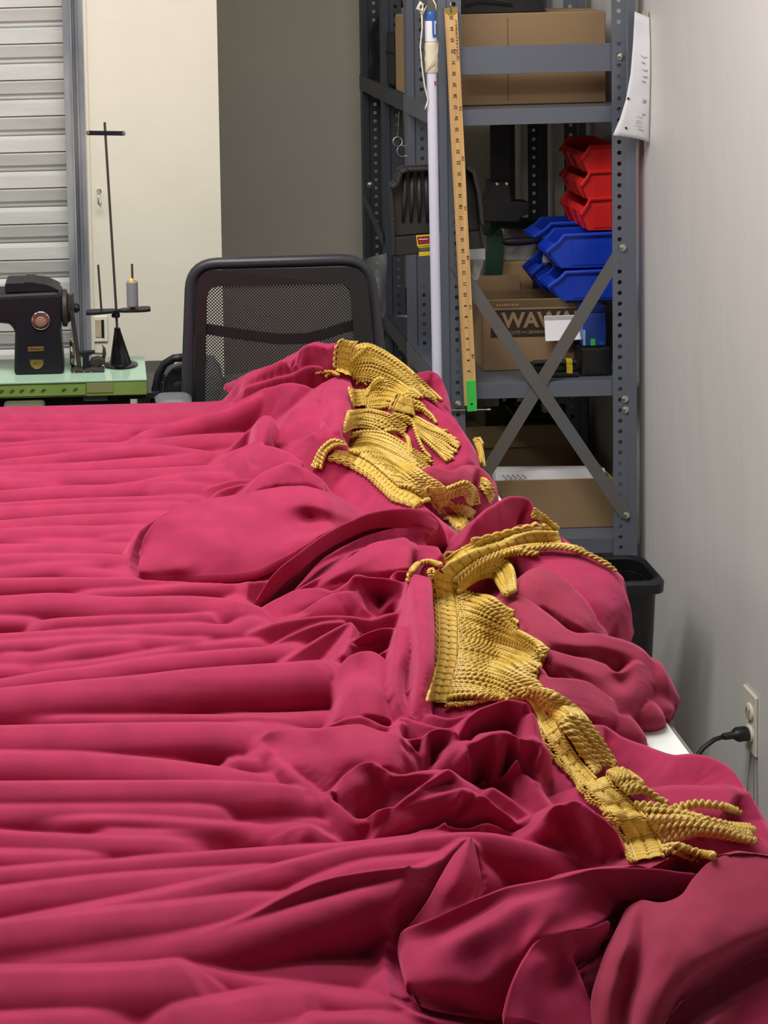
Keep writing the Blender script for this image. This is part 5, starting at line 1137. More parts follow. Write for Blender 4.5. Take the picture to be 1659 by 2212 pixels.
# --- lumps along the right edge
R(.05, .07, [(995, 1172, 60), (1030, 1120, 84), (1065, 1092, 92), (1117, 1071, 92), (1142, 1079, 84), (1151, 1103, 70)], .7)
R(.03, .05, [(1000, 1195, 80), (1060, 1160, 92), (1120, 1135, 92), (1150, 1128, 80)], .7)
R(.06, .07, [(940, 1235, 96), (1010, 1200, 104), (1080, 1175, 108), (1150, 1155, 108), (1210, 1158, 104), (1250, 1188, 98), (1285, 1202, 92), (1320, 1222, 84), (1345, 1248, 72)], .6)
R(.05, .07, [(1210, 1200, 102), (1260, 1215, 96), (1300, 1240, 90), (1335, 1255, 82), (1346, 1290, 66), (1325, 1335, 50)], .6)
R(.05, .09, [(1120, 1256, 98), (1174, 1225, 104), (1212, 1247, 98), (1249, 1282, 86), (1280, 1320, 72), (1292, 1365, 54)], .6, 1)
R(.05, .09, [(1112, 1290, 98), (1140, 1297, 98), (1174, 1322, 92), (1242, 1369, 80), (1280, 1369, 78), (1315, 1376, 74), (1362, 1390, 66), (1386, 1405, 60), (1404, 1425, 48)], .55, 1, 2.2)
R(.04, .07, [(1188, 1404, 82), (1245, 1419, 72), (1303, 1433, 62), (1334, 1470, 48), (1380, 1500, 34)], .6, 1)
R(.03, .03, [(1390, 1410, 58), (1362, 1440, 54), (1334, 1472, 48)], .6, 1)
R(.04, .09, [(1165, 1440, 86), (1180, 1462, 82), (1221, 1468, 74), (1268, 1474, 64), (1303, 1497, 52), (1325, 1522, 38)], .65, 1)
R(.06, .05, [(1404, 1425, 46), (1407, 1462, 36), (1400, 1500, 24)], .6, 1)
R(.05, .10, [(1230, 1560, 68), (1280, 1567, 58), (1306, 1568, 52), (1334, 1589, 44), (1386, 1610, 38), (1433, 1628, 36), (1466, 1634, 40), (1499, 1631, 44), (1534, 1637, 44), (1586, 1670, 40), (1612, 1706, 34)], .6)
R(.05, .12, [(1310, 1690, 66), (1391, 1710, 54), (1464, 1703, 54), (1530, 1704, 52), (1604, 1714, 42), (1636, 1772, 26)], .6, 0, 2.2)
R(.05, .08, [(1330, 1760, 70), (1430, 1780, 56), (1530, 1790, 48), (1600, 1800, 38)], .7)
RB(.10, .10, [(960, 1260, 100), (985, 1350, 98), (1010, 1440, 92), (1040, 1510, 92), (1120, 1560, 92), (1200, 1640, 80), (1260, 1720, 80), (1330, 1800, 74), (1400, 1850, 66)], 1.0, 0, 1.6)
RB(.08, .08, [(1080, 1240, 102), (1110, 1330, 96), (1140, 1420, 90), (1190, 1510, 80), (1250, 1590, 72), (1310, 1680, 66)], 1.0, 0, 1.6)
RB(.06, .10, [(780, 980, 96), (850, 1040, 90), (900, 1090, 92), (960, 1140, 92)], 1.0, 0, 1.6)

# grid, finer where the lens sees more
gx = np.unique(np.concatenate([np.linspace(-.62, -.22, 60), np.linspace(-.22, .665, 560)]))
gy = [.98]
while gy[-1] < 3.07: gy.append(gy[-1] + .00105*max(1.0, (gy[-1]/1.2)**1.25))
gy = np.array(gy); NX, NY = len(gx), len(gy)
XX, YY = np.meshgrid(gx, gy)
ZF = np.where((XX < np.interp(YY, [0, 1.9, 2.3, 2.9], [.52, .52, .44, .34])) & (YY < 2.885), .006, 0.0).astype(float)
ZF = np.where((YY < 1.55) & (XX < .64), np.maximum(ZF, .006), ZF)
LM = np.zeros_like(ZF)                                       # lining side showing
def crest_world(pts):
    P = [np.array(G(x, y, ZT+h/1000.0)) for x, y, h in pts]
    if pts[0][0] <= 2 and len(P) > 1:
        d = P[0]-P[1]; d = d/np.linalg.norm(d); P.insert(0, P[0]+np.array([d[0], d[1], 0])*.5)
    P = np.array(P)
    if len(P) < 3: P = np.array([P[0], (P[0]+P[-1])/2, P[-1]])
    out = []; n = len(P)
    for i in range(n-1):                                     # centripetal-ish Catmull-Rom
        a, b, c, d = P[max(i-1, 0)], P[i], P[i+1], P[min(i+2, n-1)]
        L = np.linalg.norm(c-b); m = max(2, min(14, int(L/.012)))
        l1, l2, l3 = max(np.linalg.norm(b-a), 1e-6), max(L, 1e-6), max(np.linalg.norm(d-c), 1e-6)
        m1 = (c-b)/l2 if i == 0 else (b-a)/l1*(l2/(l1+l2)) + (c-b)/l2*(l1/(l1+l2))
        m2 = (c-b)/l2 if i == n-2 else (c-b)/l2*(l3/(l2+l3)) + (d-c)/l3*(l2/(l2+l3))
        for j in range(m):
            t = j/m; out.append((2*t**3-3*t*t+1)*b + (t**3-2*t*t+t)*m1*L + (-2*t**3+3*t*t)*c + (t**3-t*t)*m2*L)
    out.append(P[-1]); out = np.array(out); out[:, 1] += SHEAR*(out[:, 2]-ZT); return out
def smax(a, b, k):
    h = np.clip(k-np.abs(a-b), 0, None)/k
    return np.maximum(a, b) + h*h*k*.25
for wb, wf, kp, q, ln, pts in RIDGES:
    C = crest_world(pts); wm = max(wb, wf)
    i0, i1 = np.searchsorted(gx, C[:, 0].min()-wm), np.searchsorted(gx, C[:, 0].max()+wm)
    j0, j1 = np.searchsorted(gy, C[:, 1].min()-wm), np.searchsorted(gy, C[:, 1].max()+wm)
    if i1-i0 < 2 or j1-j0 < 2: continue
    X = XX[j0:j1, i0:i1]; Y = YY[j0:j1, i0:i1]
    best = np.full(X.shape, 1e9); H = np.zeros(X.shape); S = np.zeros(X.shape)
    N = len(C)-1
    for s in range(N):
        a, b = C[s], C[s+1]; d = b-a; L2 = d[0]**2+d[1]**2+1e-12
        ii0 = np.searchsorted(gx[i0:i1], min(a[0], b[0])-wm); ii1 = np.searchsorted(gx[i0:i1], max(a[0], b[0])+wm)
        jj0 = np.searchsorted(gy[j0:j1], min(a[1], b[1])-wm); jj1 = np.searchsorted(gy[j0:j1], max(a[1], b[1])+wm)
        sl = (slice(jj0, jj1), slice(ii0, ii1)); x = X[sl]; y = Y[sl]
        if x.size == 0: continue
        t = np.clip(((x-a[0])*d[0]+(y-a[1])*d[1])/L2, 0, 1)
        ex = x-a[0]-t*d[0]; ey = y-a[1]-t*d[1]; dist = np.sqrt(ex*ex+ey*ey)
        side = d[0]*(y-a[1]) - d[1]*(x-a[0])                  # >0: left of travel = away from the camera for a crest traced left to right
        m = dist < best[sl]
        best[sl] = np.where(m, dist, best[sl]); H[sl] = np.where(m, a[2]-ZT+t*(b[2]-a[2]), H[sl])
        S[sl] = np.where(m, np.tanh(side/np.sqrt(L2)/.012), S[sl])
    wid = wf + (wb-wf)*(S*.5+.5)
    T = np.clip(best/wid, 0, 1)
    val = H*(1-T**q)**kp
    Z0 = ZF[j0:j1, i0:i1]
    LM[j0:j1, i0:i1] = np.where(val > Z0, ln, LM[j0:j1, i0:i1])
    ZF[j0:j1, i0:i1] = np.where(val > 1e-4, smax(Z0, val, .004), Z0)
def blur(A, n):
    for _ in range(n):
        A = np.pad(A, 1, mode='edge'); A = (A[1:-1, :-2]+2*A[1:-1, 1:-1]+A[1:-1, 2:])/4
        A = np.pad(A, 1, mode='edge'); A = (A[:-2, 1:-1]+2*A[1:-1, 1:-1]+A[2:, 1:-1])/4
    return A
def field(x, y):
    i = np.clip(np.searchsorted(gx, x)-1, 0, NX-2); j = np.clip(np.searchsorted(gy, y)-1, 0, NY-2)
    u = np.clip((x-gx[i])/(gx[i+1]-gx[i]), 0, 1); v = np.clip((y-gy[j])/(gy[j+1]-gy[j]), 0, 1)
    return (ZF[j, i]*(1-u)+ZF[j, i+1]*u)*(1-v) + (ZF[j+1, i]*(1-u)+ZF[j+1, i+1]*u)*v
PDEP = np.full((1140, 860), 99.0)                            # nearest folded length per 2 px of the photo
YS = np.arange(.95, 3.02, .0025)
def hit(px, py):
    """where the sight lines through these photo points first meet the cloth"""
    r = ray(px, py).reshape(-1, 3); r = r/r[:, 1:2]
    x = r[:, 0:1]*YS; z = CAMZ+r[:, 2:3]*YS - ZT
    below = z < field(x, YS+SHEAR*z)
    k = np.where(below.any(1), below.argmax(1), len(YS)-1); k = np.maximum(k, 1)
    lo = YS[k-1]; hi = YS[k]
    for _ in range(12):
        m = (lo+hi)/2; zz = CAMZ+r[:, 2]*m-ZT; b = zz < field(r[:, 0]*m, m+SHEAR*zz); hi = np.where(b, m, hi); lo = np.where(b, lo, m)
    pd = PDEP[np.clip((np.asarray(py)/2).astype(int), 0, 1139).ravel(), np.clip((np.asarray(px)/2).astype(int), 0, 859).ravel()]; hi = np.minimum(hi, pd)
    return np.stack([r[:, 0]*hi, hi, CAMZ+r[:, 2]*hi], 1)
# creases and hollows drawn on that surface: (width m, amount mm, points)
CREASES = [
 (.05, -12, [(660, 1130), (700, 1125), (740, 1130)]),
 (.014, 6, [(640, 890), (662, 920), (676, 948)]), (.012, -7, [(668, 750), (672, 790), (672, 815)]), (.012, -8, [(706, 750), (716, 775), (722, 800)]),
 (.012, 6, [(527, 1156), (545, 1185), (557, 1210)]), (.016, -8, [(425, 1170), (415, 1195), (430, 1215)]),


 (.02, 7, [(1150, 1270), (1180, 1300), (1230, 1310)]), (.03, -8, [(1290, 1250), (1310, 1290)]),


]
for w_, amt, pts in CREASES:
    dens = []
    for a, b in zip(pts[:-1], pts[1:]):
        for t in np.linspace(0, 1, 26)[:-1]: dens.append((a[0]+(b[0]-a[0])*t, a[1]+(b[1]-a[1])*t))
    dens.append(pts[-1]); dens = np.array(dens); Q = hit(dens[:, 0], dens[:, 1]); Q[:, 1] += SHEAR*(Q[:, 2]-ZT)
    i0, i1 = np.searchsorted(gx, Q[:, 0].min()-w_), np.searchsorted(gx, Q[:, 0].max()+w_); j0, j1 = np.searchsorted(gy, Q[:, 1].min()-w_), np.searchsorted(gy, Q[:, 1].max()+w_)
    X = XX[j0:j1, i0:i1]; Y = YY[j0:j1, i0:i1]; best = np.full(X.shape, 1e9)
    n = len(Q)
    for s in range(n): best = np.minimum(best, np.hypot(X-Q[s, 0], Y-Q[s, 1])+.3*w_*abs(2*s/(n-1)-1)**3)
    T = np.clip(best/w_, 0, 1)
    ZF[j0:j1, i0:i1] = np.where(ZF[j0:j1, i0:i1] > .004, np.maximum(ZF[j0:j1, i0:i1]+amt/1000*(1-T*T)**2, .004), ZF[j0:j1, i0:i1])
ZF = blur(ZF, 1)
# deep hollows between folds, open dark gaps: (half width m, floor mm, points)
CARVE = [
 (.012, 40, [(700, 905, 60), (706, 928, 40)]), (.016, 50, [(1140, 1238, 60), (1185, 1222, 60)]), (.012, 30, [(590, 815, 76), (640, 815, 90)]),
]
for w_, fl, pts in CARVE:
    C = crest_world(pts)
    i0, i1 = np.searchsorted(gx, C[:, 0].min()-w_), np.searchsorted(gx, C[:, 0].max()+w_); j0, j1 = np.searchsorted(gy, C[:, 1].min()-w_), np.searchsorted(gy, C[:, 1].max()+w_)
    X = XX[j0:j1, i0:i1]; Y = YY[j0:j1, i0:i1]; best = np.full(X.shape, 1e9); n = len(C)
    for s in range(n): best = np.minimum(best, np.hypot(X-C[s, 0], Y-C[s, 1])+.5*w_*abs(2*s/(n-1)-1)**3)
    T = np.clip(best/w_, 0, 1); Z0 = ZF[j0:j1, i0:i1]; f = fl/1000
    ZF[j0:j1, i0:i1] = np.where(Z0 > f, f+(Z0-f)*(1-(1-T*T)**2.5), Z0)
ZF = blur(ZF, 1)
# crumple of the cloth: ridged noise, strong across the heap, faint on the spread folds
def perlin(x, y, seed):
    rg = np.random.RandomState(seed); A = rg.rand(64, 64)*2*math.pi; gxx, gyy = np.cos(A), np.sin(A)
    xi = np.floor(x).astype(int); yi = np.floor(y).astype(int); fx = x-xi; fy = y-yi
    def d(a, b): i_, j_ = (xi+a) % 64, (yi+b) % 64; return gxx[i_, j_]*(fx-a)+gyy[i_, j_]*(fy-b)
    u = fx**3*(fx*(fx*6-15)+10); v = fy**3*(fy*(fy*6-15)+10)
    return (d(0, 0)*(1-u)+d(1, 0)*u)*(1-v)+(d(0, 1)*(1-u)+d(1, 1)*u)*v
heap = blur(np.clip((ZF-.056)/.03, 0, 1), 4)
for cx_, cy_, h_, rad in ((560, 1150, 80, .17), (1080, 2060, 90, .2), (1480, 2000, 96, .2), (1500, 1680, 50, .14), (1240, 1440, 70, .1), (1250, 1250, 90, .08), (620, 860, 90, .1), (1000, 950, 80, .08)):
    q_ = G(cx_, cy_, ZT+h_/1000); heap *= 1-.75*np.exp(-((XX-q_[0])**2+(YY-q_[1]-SHEAR*h_/1000)**2)/(rad*rad))
wx_ = XX+.02*perlin(XX*14, YY*14, 1); wy_ = YY+.02*perlin(XX*14, YY*14, 2)
rid1 = 1-np.abs(perlin(wx_*15, wy_*11, 3))*2.4; rid2 = 1-np.abs(perlin(wx_*30, wy_*22, 4))*2.4
long_ = perlin(XX*3.2, YY*26, 5)
ZF = ZF + np.where(ZF > .004, heap*(.0050*(rid1-.35)+.0020*(rid2-.35)) + (1-heap)*(.0010*long_+.0004*perlin(XX*6, YY*60, 6)), 0)
# folded-over lengths of the same cloth that stand clear of what lies under them: surfaces through traced lines (photo x, y, height in mm), rims rolled under
PANELS = [
 (0, [[(304, 1190, 42), (313, 1160, 56), (335, 1128, 70), (361, 1111, 78), (426, 1083, 88), (540, 1064, 92), (589, 1054, 94), (654, 1049, 95), (703, 1061, 92), (745, 1078, 66), (790, 1110, 34)],
      [(303, 1205, 36), (318, 1180, 46), (345, 1155, 58), (390, 1135, 70), (450, 1116, 78), (545, 1100, 82), (600, 1092, 84), (660, 1088, 84), (710, 1098, 80), (750, 1110, 56), (792, 1120, 32)],
      [(302, 1218, 32), (328, 1205, 38), (368, 1190, 46), (420, 1177, 56), (480, 1164, 64), (560, 1150, 66), (620, 1134, 66), (668, 1122, 62), (715, 1126, 64), (755, 1128, 46), (794, 1128, 30)],
      [(305, 1232, 27), (338, 1229, 29), (385, 1222, 36), (440, 1208, 44), (500, 1204, 48), (560, 1190, 54), (615, 1176, 58), (665, 1158, 60), (710, 1146, 62), (750, 1138, 42), (796, 1134, 28)],
      [(312, 1243, 20), (350, 1244, 21), (395, 1243, 24), (445, 1242, 28), (500, 1241, 30), (560, 1229, 38), (605, 1208, 46), (655, 1180, 54), (705, 1154, 58), (745, 1141, 38), (796, 1138, 26)]]),
 (0, [[(554, 1293, 26), (593, 1239, 56), (646, 1194, 76), (699, 1157, 86), (752, 1125, 94), (805, 1107, 100), (858, 1098, 104), (905, 1102, 106), (945, 1126, 102)],
      [(556, 1294, 22), (602, 1250, 44), (648, 1212, 60), (696, 1172, 72), (748, 1140, 80), (802, 1120, 88), (858, 1108, 96), (906, 1107, 102), (944, 1128, 100)],
      [(560, 1297, 16), (618, 1268, 20), (650, 1238, 34), (690, 1192, 50), (745, 1158, 62), (800, 1138, 72), (858, 1120, 84), (906, 1113, 96), (943, 1131, 98)]]),
 (0, [[(644, 1266, 42), (659, 1239, 54), (694, 1191, 72), (739, 1167, 82), (779, 1149, 88), (805, 1143, 90), (822, 1152, 84)],
      [(664, 1264, 42), (680, 1245, 52), (715, 1208, 64), (757, 1184, 74), (790, 1166, 80), (810, 1158, 84), (825, 1160, 82)],
      [(684, 1264, 34), (702, 1252, 40), (735, 1226, 50), (775, 1202, 60), (800, 1184, 68), (815, 1174, 74), (828, 1166, 78)]]),
 (0, [[(678, 1268, 36), (712, 1234, 56), (765, 1197, 74), (805, 1170, 86), (832, 1152, 94), (872, 1155, 94), (892, 1176, 88)],
      [(684, 1272, 36), (716, 1250, 52), (764, 1222, 68), (802, 1204, 78), (831, 1192, 84), (866, 1192, 86), (890, 1202, 84)],
      [(690, 1278, 30), (722, 1268, 38), (765, 1250, 52), (800, 1240, 62), (830, 1237, 68), (860, 1234, 72), (888, 1230, 76)]]),
 (0, [[(552, 1293, 24), (582, 1284, 34), (633, 1275, 44), (665, 1268, 50), (700, 1271, 54), (722, 1278, 56), (763, 1252, 70), (778, 1262, 68)],
      [(556, 1298, 21), (590, 1312, 25), (640, 1305, 34), (680, 1298, 40), (712, 1296, 44), (735, 1292, 48), (765, 1280, 56), (786, 1288, 50)],
      [(562, 1304, 17), (584, 1341, 14), (646, 1331, 22), (690, 1316, 28), (715, 1308, 32), (740, 1304, 35), (773, 1299, 40), (798, 1310, 36)]]),
 (0, [[(763, 1245, 80), (775, 1239, 82), (800, 1246, 80), (822, 1247, 80), (848, 1250, 80), (880, 1260, 78)],
      [(768, 1268, 64), (784, 1274, 62), (804, 1276, 54), (822, 1280, 40), (850, 1268, 62), (880, 1276, 68)],
      [(778, 1290, 50), (790, 1310, 42), (808, 1329, 36), (825, 1324, 38), (845, 1306, 48), (878, 1291, 58)]]),
 (0, [[(567, 1592, 42), (590, 1578, 54), (647, 1573, 64), (687, 1574, 70), (730, 1568, 78), (777, 1562, 84), (820, 1577, 84), (864, 1588, 80)],
      [(570, 1602, 39), (605, 1606, 48), (655, 1604, 60), (695, 1612, 62), (742, 1606, 74), (790, 1612, 78), (830, 1618, 80), (867, 1628, 70)],
      [(580, 1620, 36), (618, 1642, 46), (664, 1650, 52), (710, 1650, 58), (750, 1642, 68), (798, 1640, 72), (836, 1652, 72), (870, 1664, 62)],
      [(600, 1642, 33), (640, 1676, 36), (675, 1698, 36), (708, 1722, 34), (728, 1700, 42), (760, 1666, 60), (806, 1653, 68), (845, 1674, 66)]]),
 (0, [[(726, 1702, 48), (740, 1681, 60), (759, 1664, 70), (806, 1650, 78), (835, 1662, 76), (850, 1676, 73), (900, 1671, 75), (944, 1665, 78)],
      [(727, 1722, 42), (745, 1712, 52), (775, 1698, 62), (812, 1690, 60), (842, 1700, 56), (862, 1705, 56), (895, 1695, 62), (936, 1680, 72)],
      [(722, 1740, 32), (748, 1759, 30), (773, 1773, 30), (800, 1773, 30), (825, 1767, 32), (845, 1753, 40), (880, 1723, 52), (922, 1694, 66)]]),
 (0, [[(806, 1808, 30), (852, 1748, 54), (878, 1724, 64), (922, 1689, 76), (969, 1660, 84)], [(807, 1811, 24), (856, 1750, 46), (882, 1734, 50), (925, 1716, 54), (970, 1700, 60)]]),
 (0, [[(802, 1815, 28), (849, 1753, 52), (872, 1738, 58), (922, 1721, 66), (965, 1712, 72), (1003, 1702, 78)],
      [(830, 1817, 27), (872, 1785, 42), (905, 1765, 48), (940, 1752, 54), (965, 1740, 60), (992, 1724, 70)],
      [(870, 1813, 26), (905, 1804, 28), (928, 1801, 30), (950, 1787, 36), (968, 1766, 46), (984, 1740, 60)]]),
 (0, [[(980, 1754, 46), (1012, 1737, 58), (1041, 1716, 70), (1066, 1737, 60), (1103, 1766, 46), (1128, 1806, 26)],
      [(972, 1778, 40), (1006, 1770, 46), (1040, 1752, 54), (1068, 1764, 48), (1102, 1784, 38), (1127, 1809, 25)],
      [(964, 1802, 28), (1000, 1800, 30), (1040, 1790, 34), (1070, 1794, 32), (1100, 1802, 28), (1126, 1813, 22)]]),
 (0, [[(1016, 1810, 80), (982, 1848, 76), (955, 1895, 68), (930, 1941, 58), (900, 1980, 48), (873, 2011, 38)],
      [(1017, 1811, 80), (1006, 1855, 76), (988, 1905, 68), (966, 1945, 58), (945, 1974, 52), (925, 1992, 48)],
      [(1019, 1811, 79), (1035, 1880, 60), (1031, 1910, 54), (1021, 1938, 50), (1005, 1956, 52), (990, 1963, 56)]]),
 (0, [[(861, 2031, 38), (876, 2010, 50), (930, 1989, 66), (991, 1962, 78), (1051, 1935, 88), (1111, 1914, 94), (1202, 1899, 100), (1262, 1884, 103), (1340, 1875, 106), (1420, 1877, 106), (1502, 1886, 102)],
      [(864, 2052, 37), (885, 2040, 46), (940, 2022, 57), (1000, 1996, 68), (1060, 1964, 80), (1115, 1938, 89), (1200, 1918, 96), (1262, 1905, 96), (1337, 1898, 95), (1412, 1892, 97), (1502, 1893, 97)],
      [(870, 2080, 38), (900, 2072, 51), (950, 2048, 65), (1010, 2020, 77), (1072, 1984, 87), (1130, 1952, 93), (1192, 1942, 94), (1252, 1940, 88), (1330, 1925, 82), (1392, 1905, 84), (1498, 1898, 90)],
      [(876, 2100, 39), (915, 2105, 51), (970, 2093, 59), (1032, 2074, 63), (1085, 2040, 74), (1135, 2002, 82), (1185, 1982, 88), (1245, 1978, 80), (1318, 1955, 75), (1365, 1930, 68), (1485, 1905, 76)],
      [(882, 2120, 38), (925, 2130, 46), (980, 2130, 50), (1035, 2125, 52), (1080, 2098, 60), (1120, 2058, 70), (1160, 2024, 79), (1220, 2012, 79), (1302, 1988, 73), (1342, 1952, 60), (1472, 1914, 60)],
      [(887, 2132, 33), (930, 2150, 34), (985, 2162, 34), (1040, 2172, 35), (1085, 2166, 38), (1105, 2126, 50), (1140, 2066, 66), (1205, 2022, 75), (1285, 2003, 70), (1325, 1975, 50), (1462, 1928, 48)]]),
 (0, [[(1092, 2195, 50), (1111, 2122, 68), (1141, 2062, 80), (1166, 2031, 86), (1217, 2016, 87), (1277, 2003, 84), (1312, 1989, 80)],
      [(1130, 2202, 50), (1150, 2135, 64), (1170, 2085, 74), (1195, 2060, 74), (1222, 2045, 77), (1258, 2025, 77), (1300, 2008, 75)],
      [(1180, 2215, 44), (1192, 2160, 54), (1205, 2115, 56), (1216, 2090, 62), (1228, 2070, 70), (1243, 2052, 72), (1285, 2022, 72)],
      [(1284, 2222, 38), (1272, 2170, 48), (1256, 2125, 58), (1244, 2095, 62), (1238, 2075, 66), (1240, 2060, 67), (1262, 2042, 69)]]),
 (1, [[(1352, 1962, 76), (1370, 1950, 84), (1389, 1944, 89), (1430, 1947, 93), (1470, 1932, 98), (1500, 1895, 103), (1540, 1860, 107), (1600, 1842, 108), (1665, 1849, 106), (1740, 1852, 104)],
      [(1335, 1998, 73), (1362, 1982, 86), (1392, 1980, 85), (1428, 1992, 93), (1470, 1975, 97), (1510, 1950, 100), (1555, 1920, 102), (1610, 1905, 102), (1665, 1910, 100), (1740, 1915, 98)],
      [(1312, 2048, 69), (1350, 2042, 82), (1388, 2048, 76), (1424, 2052, 87), (1462, 2040, 91), (1505, 2020, 94), (1550, 1990, 96), (1605, 1970, 95), (1662, 1965, 93), (1740, 1960, 92)],
      [(1296, 2098, 63), (1332, 2098, 70), (1372, 2112, 62), (1412, 2110, 75), (1445, 2095, 82), (1485, 2075, 86), (1525, 2055, 88), (1585, 2030, 88), (1660, 2005, 86), (1740, 1985, 86)],
      [(1284, 2150, 55), (1318, 2160, 58), (1352, 2172, 48), (1390, 2165, 63), (1420, 2155, 69), (1455, 2130, 74), (1490, 2108, 77), (1560, 2064, 80), (1660, 2015, 81), (1740, 1992, 81)],
      [(1292, 2228, 42), (1320, 2228, 42), (1350, 2228, 38), (1378, 2222, 50), (1408, 2215, 54), (1440, 2172, 62), (1490, 2116, 72), (1562, 2070, 75), (1660, 2020, 76), (1740, 1996, 76)]]),
 (0, [[(1012, 1600, 86), (1034, 1598, 90), (1062, 1584, 95), (1089, 1580, 97), (1108, 1588, 95), (1124, 1593, 95), (1152, 1597, 92)],
      [(1013, 1625, 76), (1034, 1630, 70), (1062, 1612, 80), (1086, 1606, 86), (1104, 1622, 62), (1121, 1612, 84), (1151, 1620, 80)],
      [(1015, 1655, 60), (1036, 1660, 50), (1061, 1644, 62), (1081, 1638, 70), (1102, 1654, 36), (1118, 1636, 70), (1150, 1645, 66)],
      [(1016, 1706, 32), (1036, 1713, 18), (1056, 1704, 32), (1070, 1688, 44), (1096, 1692, 28), (1120, 1686, 42), (1154, 1702, 48)]]),
 (0, [[(884, 1245, 92), (892, 1240, 98), (905, 1238, 102), (920, 1242, 100), (935, 1255, 92)], [(886, 1300, 82), (898, 1300, 99), (912, 1300, 104), (926, 1300, 101), (938, 1305, 88)], [(892, 1370, 78), (904, 1370, 97), (916, 1370, 102), (930, 1370, 97), (942, 1375, 82)],
      [(898, 1430, 72), (908, 1430, 91), (920, 1430, 96), (930, 1432, 91), (938, 1440, 78)], [(892, 1490, 58), (900, 1492, 75), (910, 1495, 79), (918, 1498, 76), (928, 1505, 66)], [(884, 1530, 46), (896, 1536, 58), (908, 1541, 61), (922, 1546, 62), (938, 1541, 62)]]),
 (0, [[(856, 1362, 68), (862, 1352, 82), (872, 1349, 87), (884, 1354, 84), (893, 1368, 72)], [(846, 1410, 62), (854, 1406, 80), (864, 1405, 85), (876, 1408, 80), (885, 1416, 66)], [(839, 1450, 54), (848, 1448, 74), (857, 1448, 79), (868, 1452, 72), (877, 1461, 58)],
      [(840, 1495, 48), (848, 1494, 66), (858, 1496, 71), (868, 1500, 66), (877, 1509, 52)], [(850, 1540, 40), (862, 1541, 54), (874, 1545, 58), (886, 1549, 58), (898, 1553, 52)]]),
 (0, [[(722, 1472, 40), (734, 1442, 56), (755, 1418, 67), (779, 1407, 73), (805, 1405, 75), (828, 1420, 72), (842, 1446, 62)], [(727, 1492, 40), (742, 1470, 53), (762, 1453, 61), (786, 1448, 62), (808, 1452, 66), (826, 1470, 66), (838, 1490, 56)],
      [(737, 1532, 40), (753, 1508, 54), (775, 1488, 66), (795, 1484, 68), (815, 1496, 66), (830, 1513, 58), (841, 1530, 50)], [(744, 1562, 34), (759, 1553, 44), (780, 1546, 53), (800, 1546, 55), (820, 1552, 52), (836, 1556, 49), (850, 1562, 44)]]),
 (0, [[(766, 1384, 58), (792, 1368, 68), (832, 1357, 73), (884, 1359, 77)], [(764, 1392, 50), (794, 1382, 54), (834, 1372, 58), (882, 1370, 66)], [(762, 1402, 44), (795, 1398, 44), (835, 1390, 50), (880, 1380, 60)]]),
 (0, [[(530, 836, 70), (595, 816, 97), (633, 806, 109), (668, 790, 127), (702, 792, 128)], [(533, 840, 62), (596, 823, 84), (634, 814, 95), (669, 801, 110), (701, 804, 114)], [(537, 846, 56), (598, 832, 74), (637, 826, 82), (671, 814, 96), (700, 818, 102)]]),
 (0, [[(714, 818, 124), (735, 811, 129), (757, 820, 122), (767, 846, 108)], [(698, 846, 108), (722, 848, 118), (745, 856, 116), (764, 872, 100)], [(695, 882, 96), (718, 885, 108), (740, 890, 106), (759, 902, 92)], [(706, 928, 82), (722, 931, 93), (735, 931, 93), (747, 926, 84)]]),
 (0, [[(598, 934, 56), (619, 903, 80), (635, 880, 96), (660, 871, 104), (692, 874, 101)], [(592, 946, 53), (622, 928, 70), (650, 912, 84), (672, 904, 90), (692, 905, 90)], [(586, 964, 44), (625, 957, 54), (655, 952, 62), (678, 946, 70), (692, 936, 76)]]),
 (0, [[(558, 908, 80), (575, 896, 93), (590, 904, 86), (599, 926, 68)], [(547, 926, 68), (562, 922, 84), (580, 926, 82), (595, 942, 60)], [(541, 957, 52), (556, 959, 66), (572, 963, 64), (588, 966, 50)]]),
 (0, [[(530, 962, 52), (555, 957, 67), (580, 961, 74), (619, 973, 80), (654, 997, 72)], [(534, 986, 44), (558, 985, 57), (585, 988, 63), (620, 1000, 67), (652, 1012, 64)], [(545, 1012, 34), (565, 1012, 44), (592, 1012, 52), (622, 1018, 57), (650, 1024, 58)]]),
 (0, [[(533, 1058, 42), (566, 1021, 67), (604, 1003, 81), (628, 998, 87), (662, 1012, 83), (692, 1032, 70)], [(535, 1062, 40), (570, 1040, 59), (605, 1026, 70), (640, 1021, 75), (668, 1028, 75), (696, 1043, 64)], [(539, 1068, 39), (575, 1058, 50), (610, 1050, 57), (645, 1046, 62), (675, 1050, 63), (700, 1060, 58)]]),
 (0, [[(1120, 1190, 106), (1180, 1184, 107), (1250, 1188, 101), (1285, 1204, 95), (1320, 1224, 87), (1346, 1250, 72)], [(1150, 1225, 92), (1195, 1225, 96), (1240, 1232, 94), (1285, 1248, 86), (1320, 1263, 78), (1350, 1290, 60)],
      [(1200, 1260, 86), (1235, 1270, 86), (1265, 1288, 80), (1295, 1300, 74), (1322, 1312, 64), (1348, 1316, 50)], [(1240, 1287, 80), (1262, 1307, 72), (1280, 1327, 64), (1295, 1347, 56), (1305, 1360, 48), (1320, 1353, 40)]]),
 (1, [[(1120, 1262, 94), (1145, 1240, 104), (1174, 1224, 105), (1212, 1246, 98), (1249, 1282, 86), (1280, 1320, 72), (1294, 1366, 52)], [(1116, 1276, 94), (1145, 1268, 98), (1178, 1262, 99), (1210, 1284, 91), (1240, 1311, 82), (1265, 1340, 71), (1281, 1369, 56)],
      [(1118, 1292, 90), (1150, 1302, 88), (1185, 1317, 80), (1215, 1334, 76), (1240, 1348, 72), (1258, 1362, 65), (1272, 1373, 57)]]),
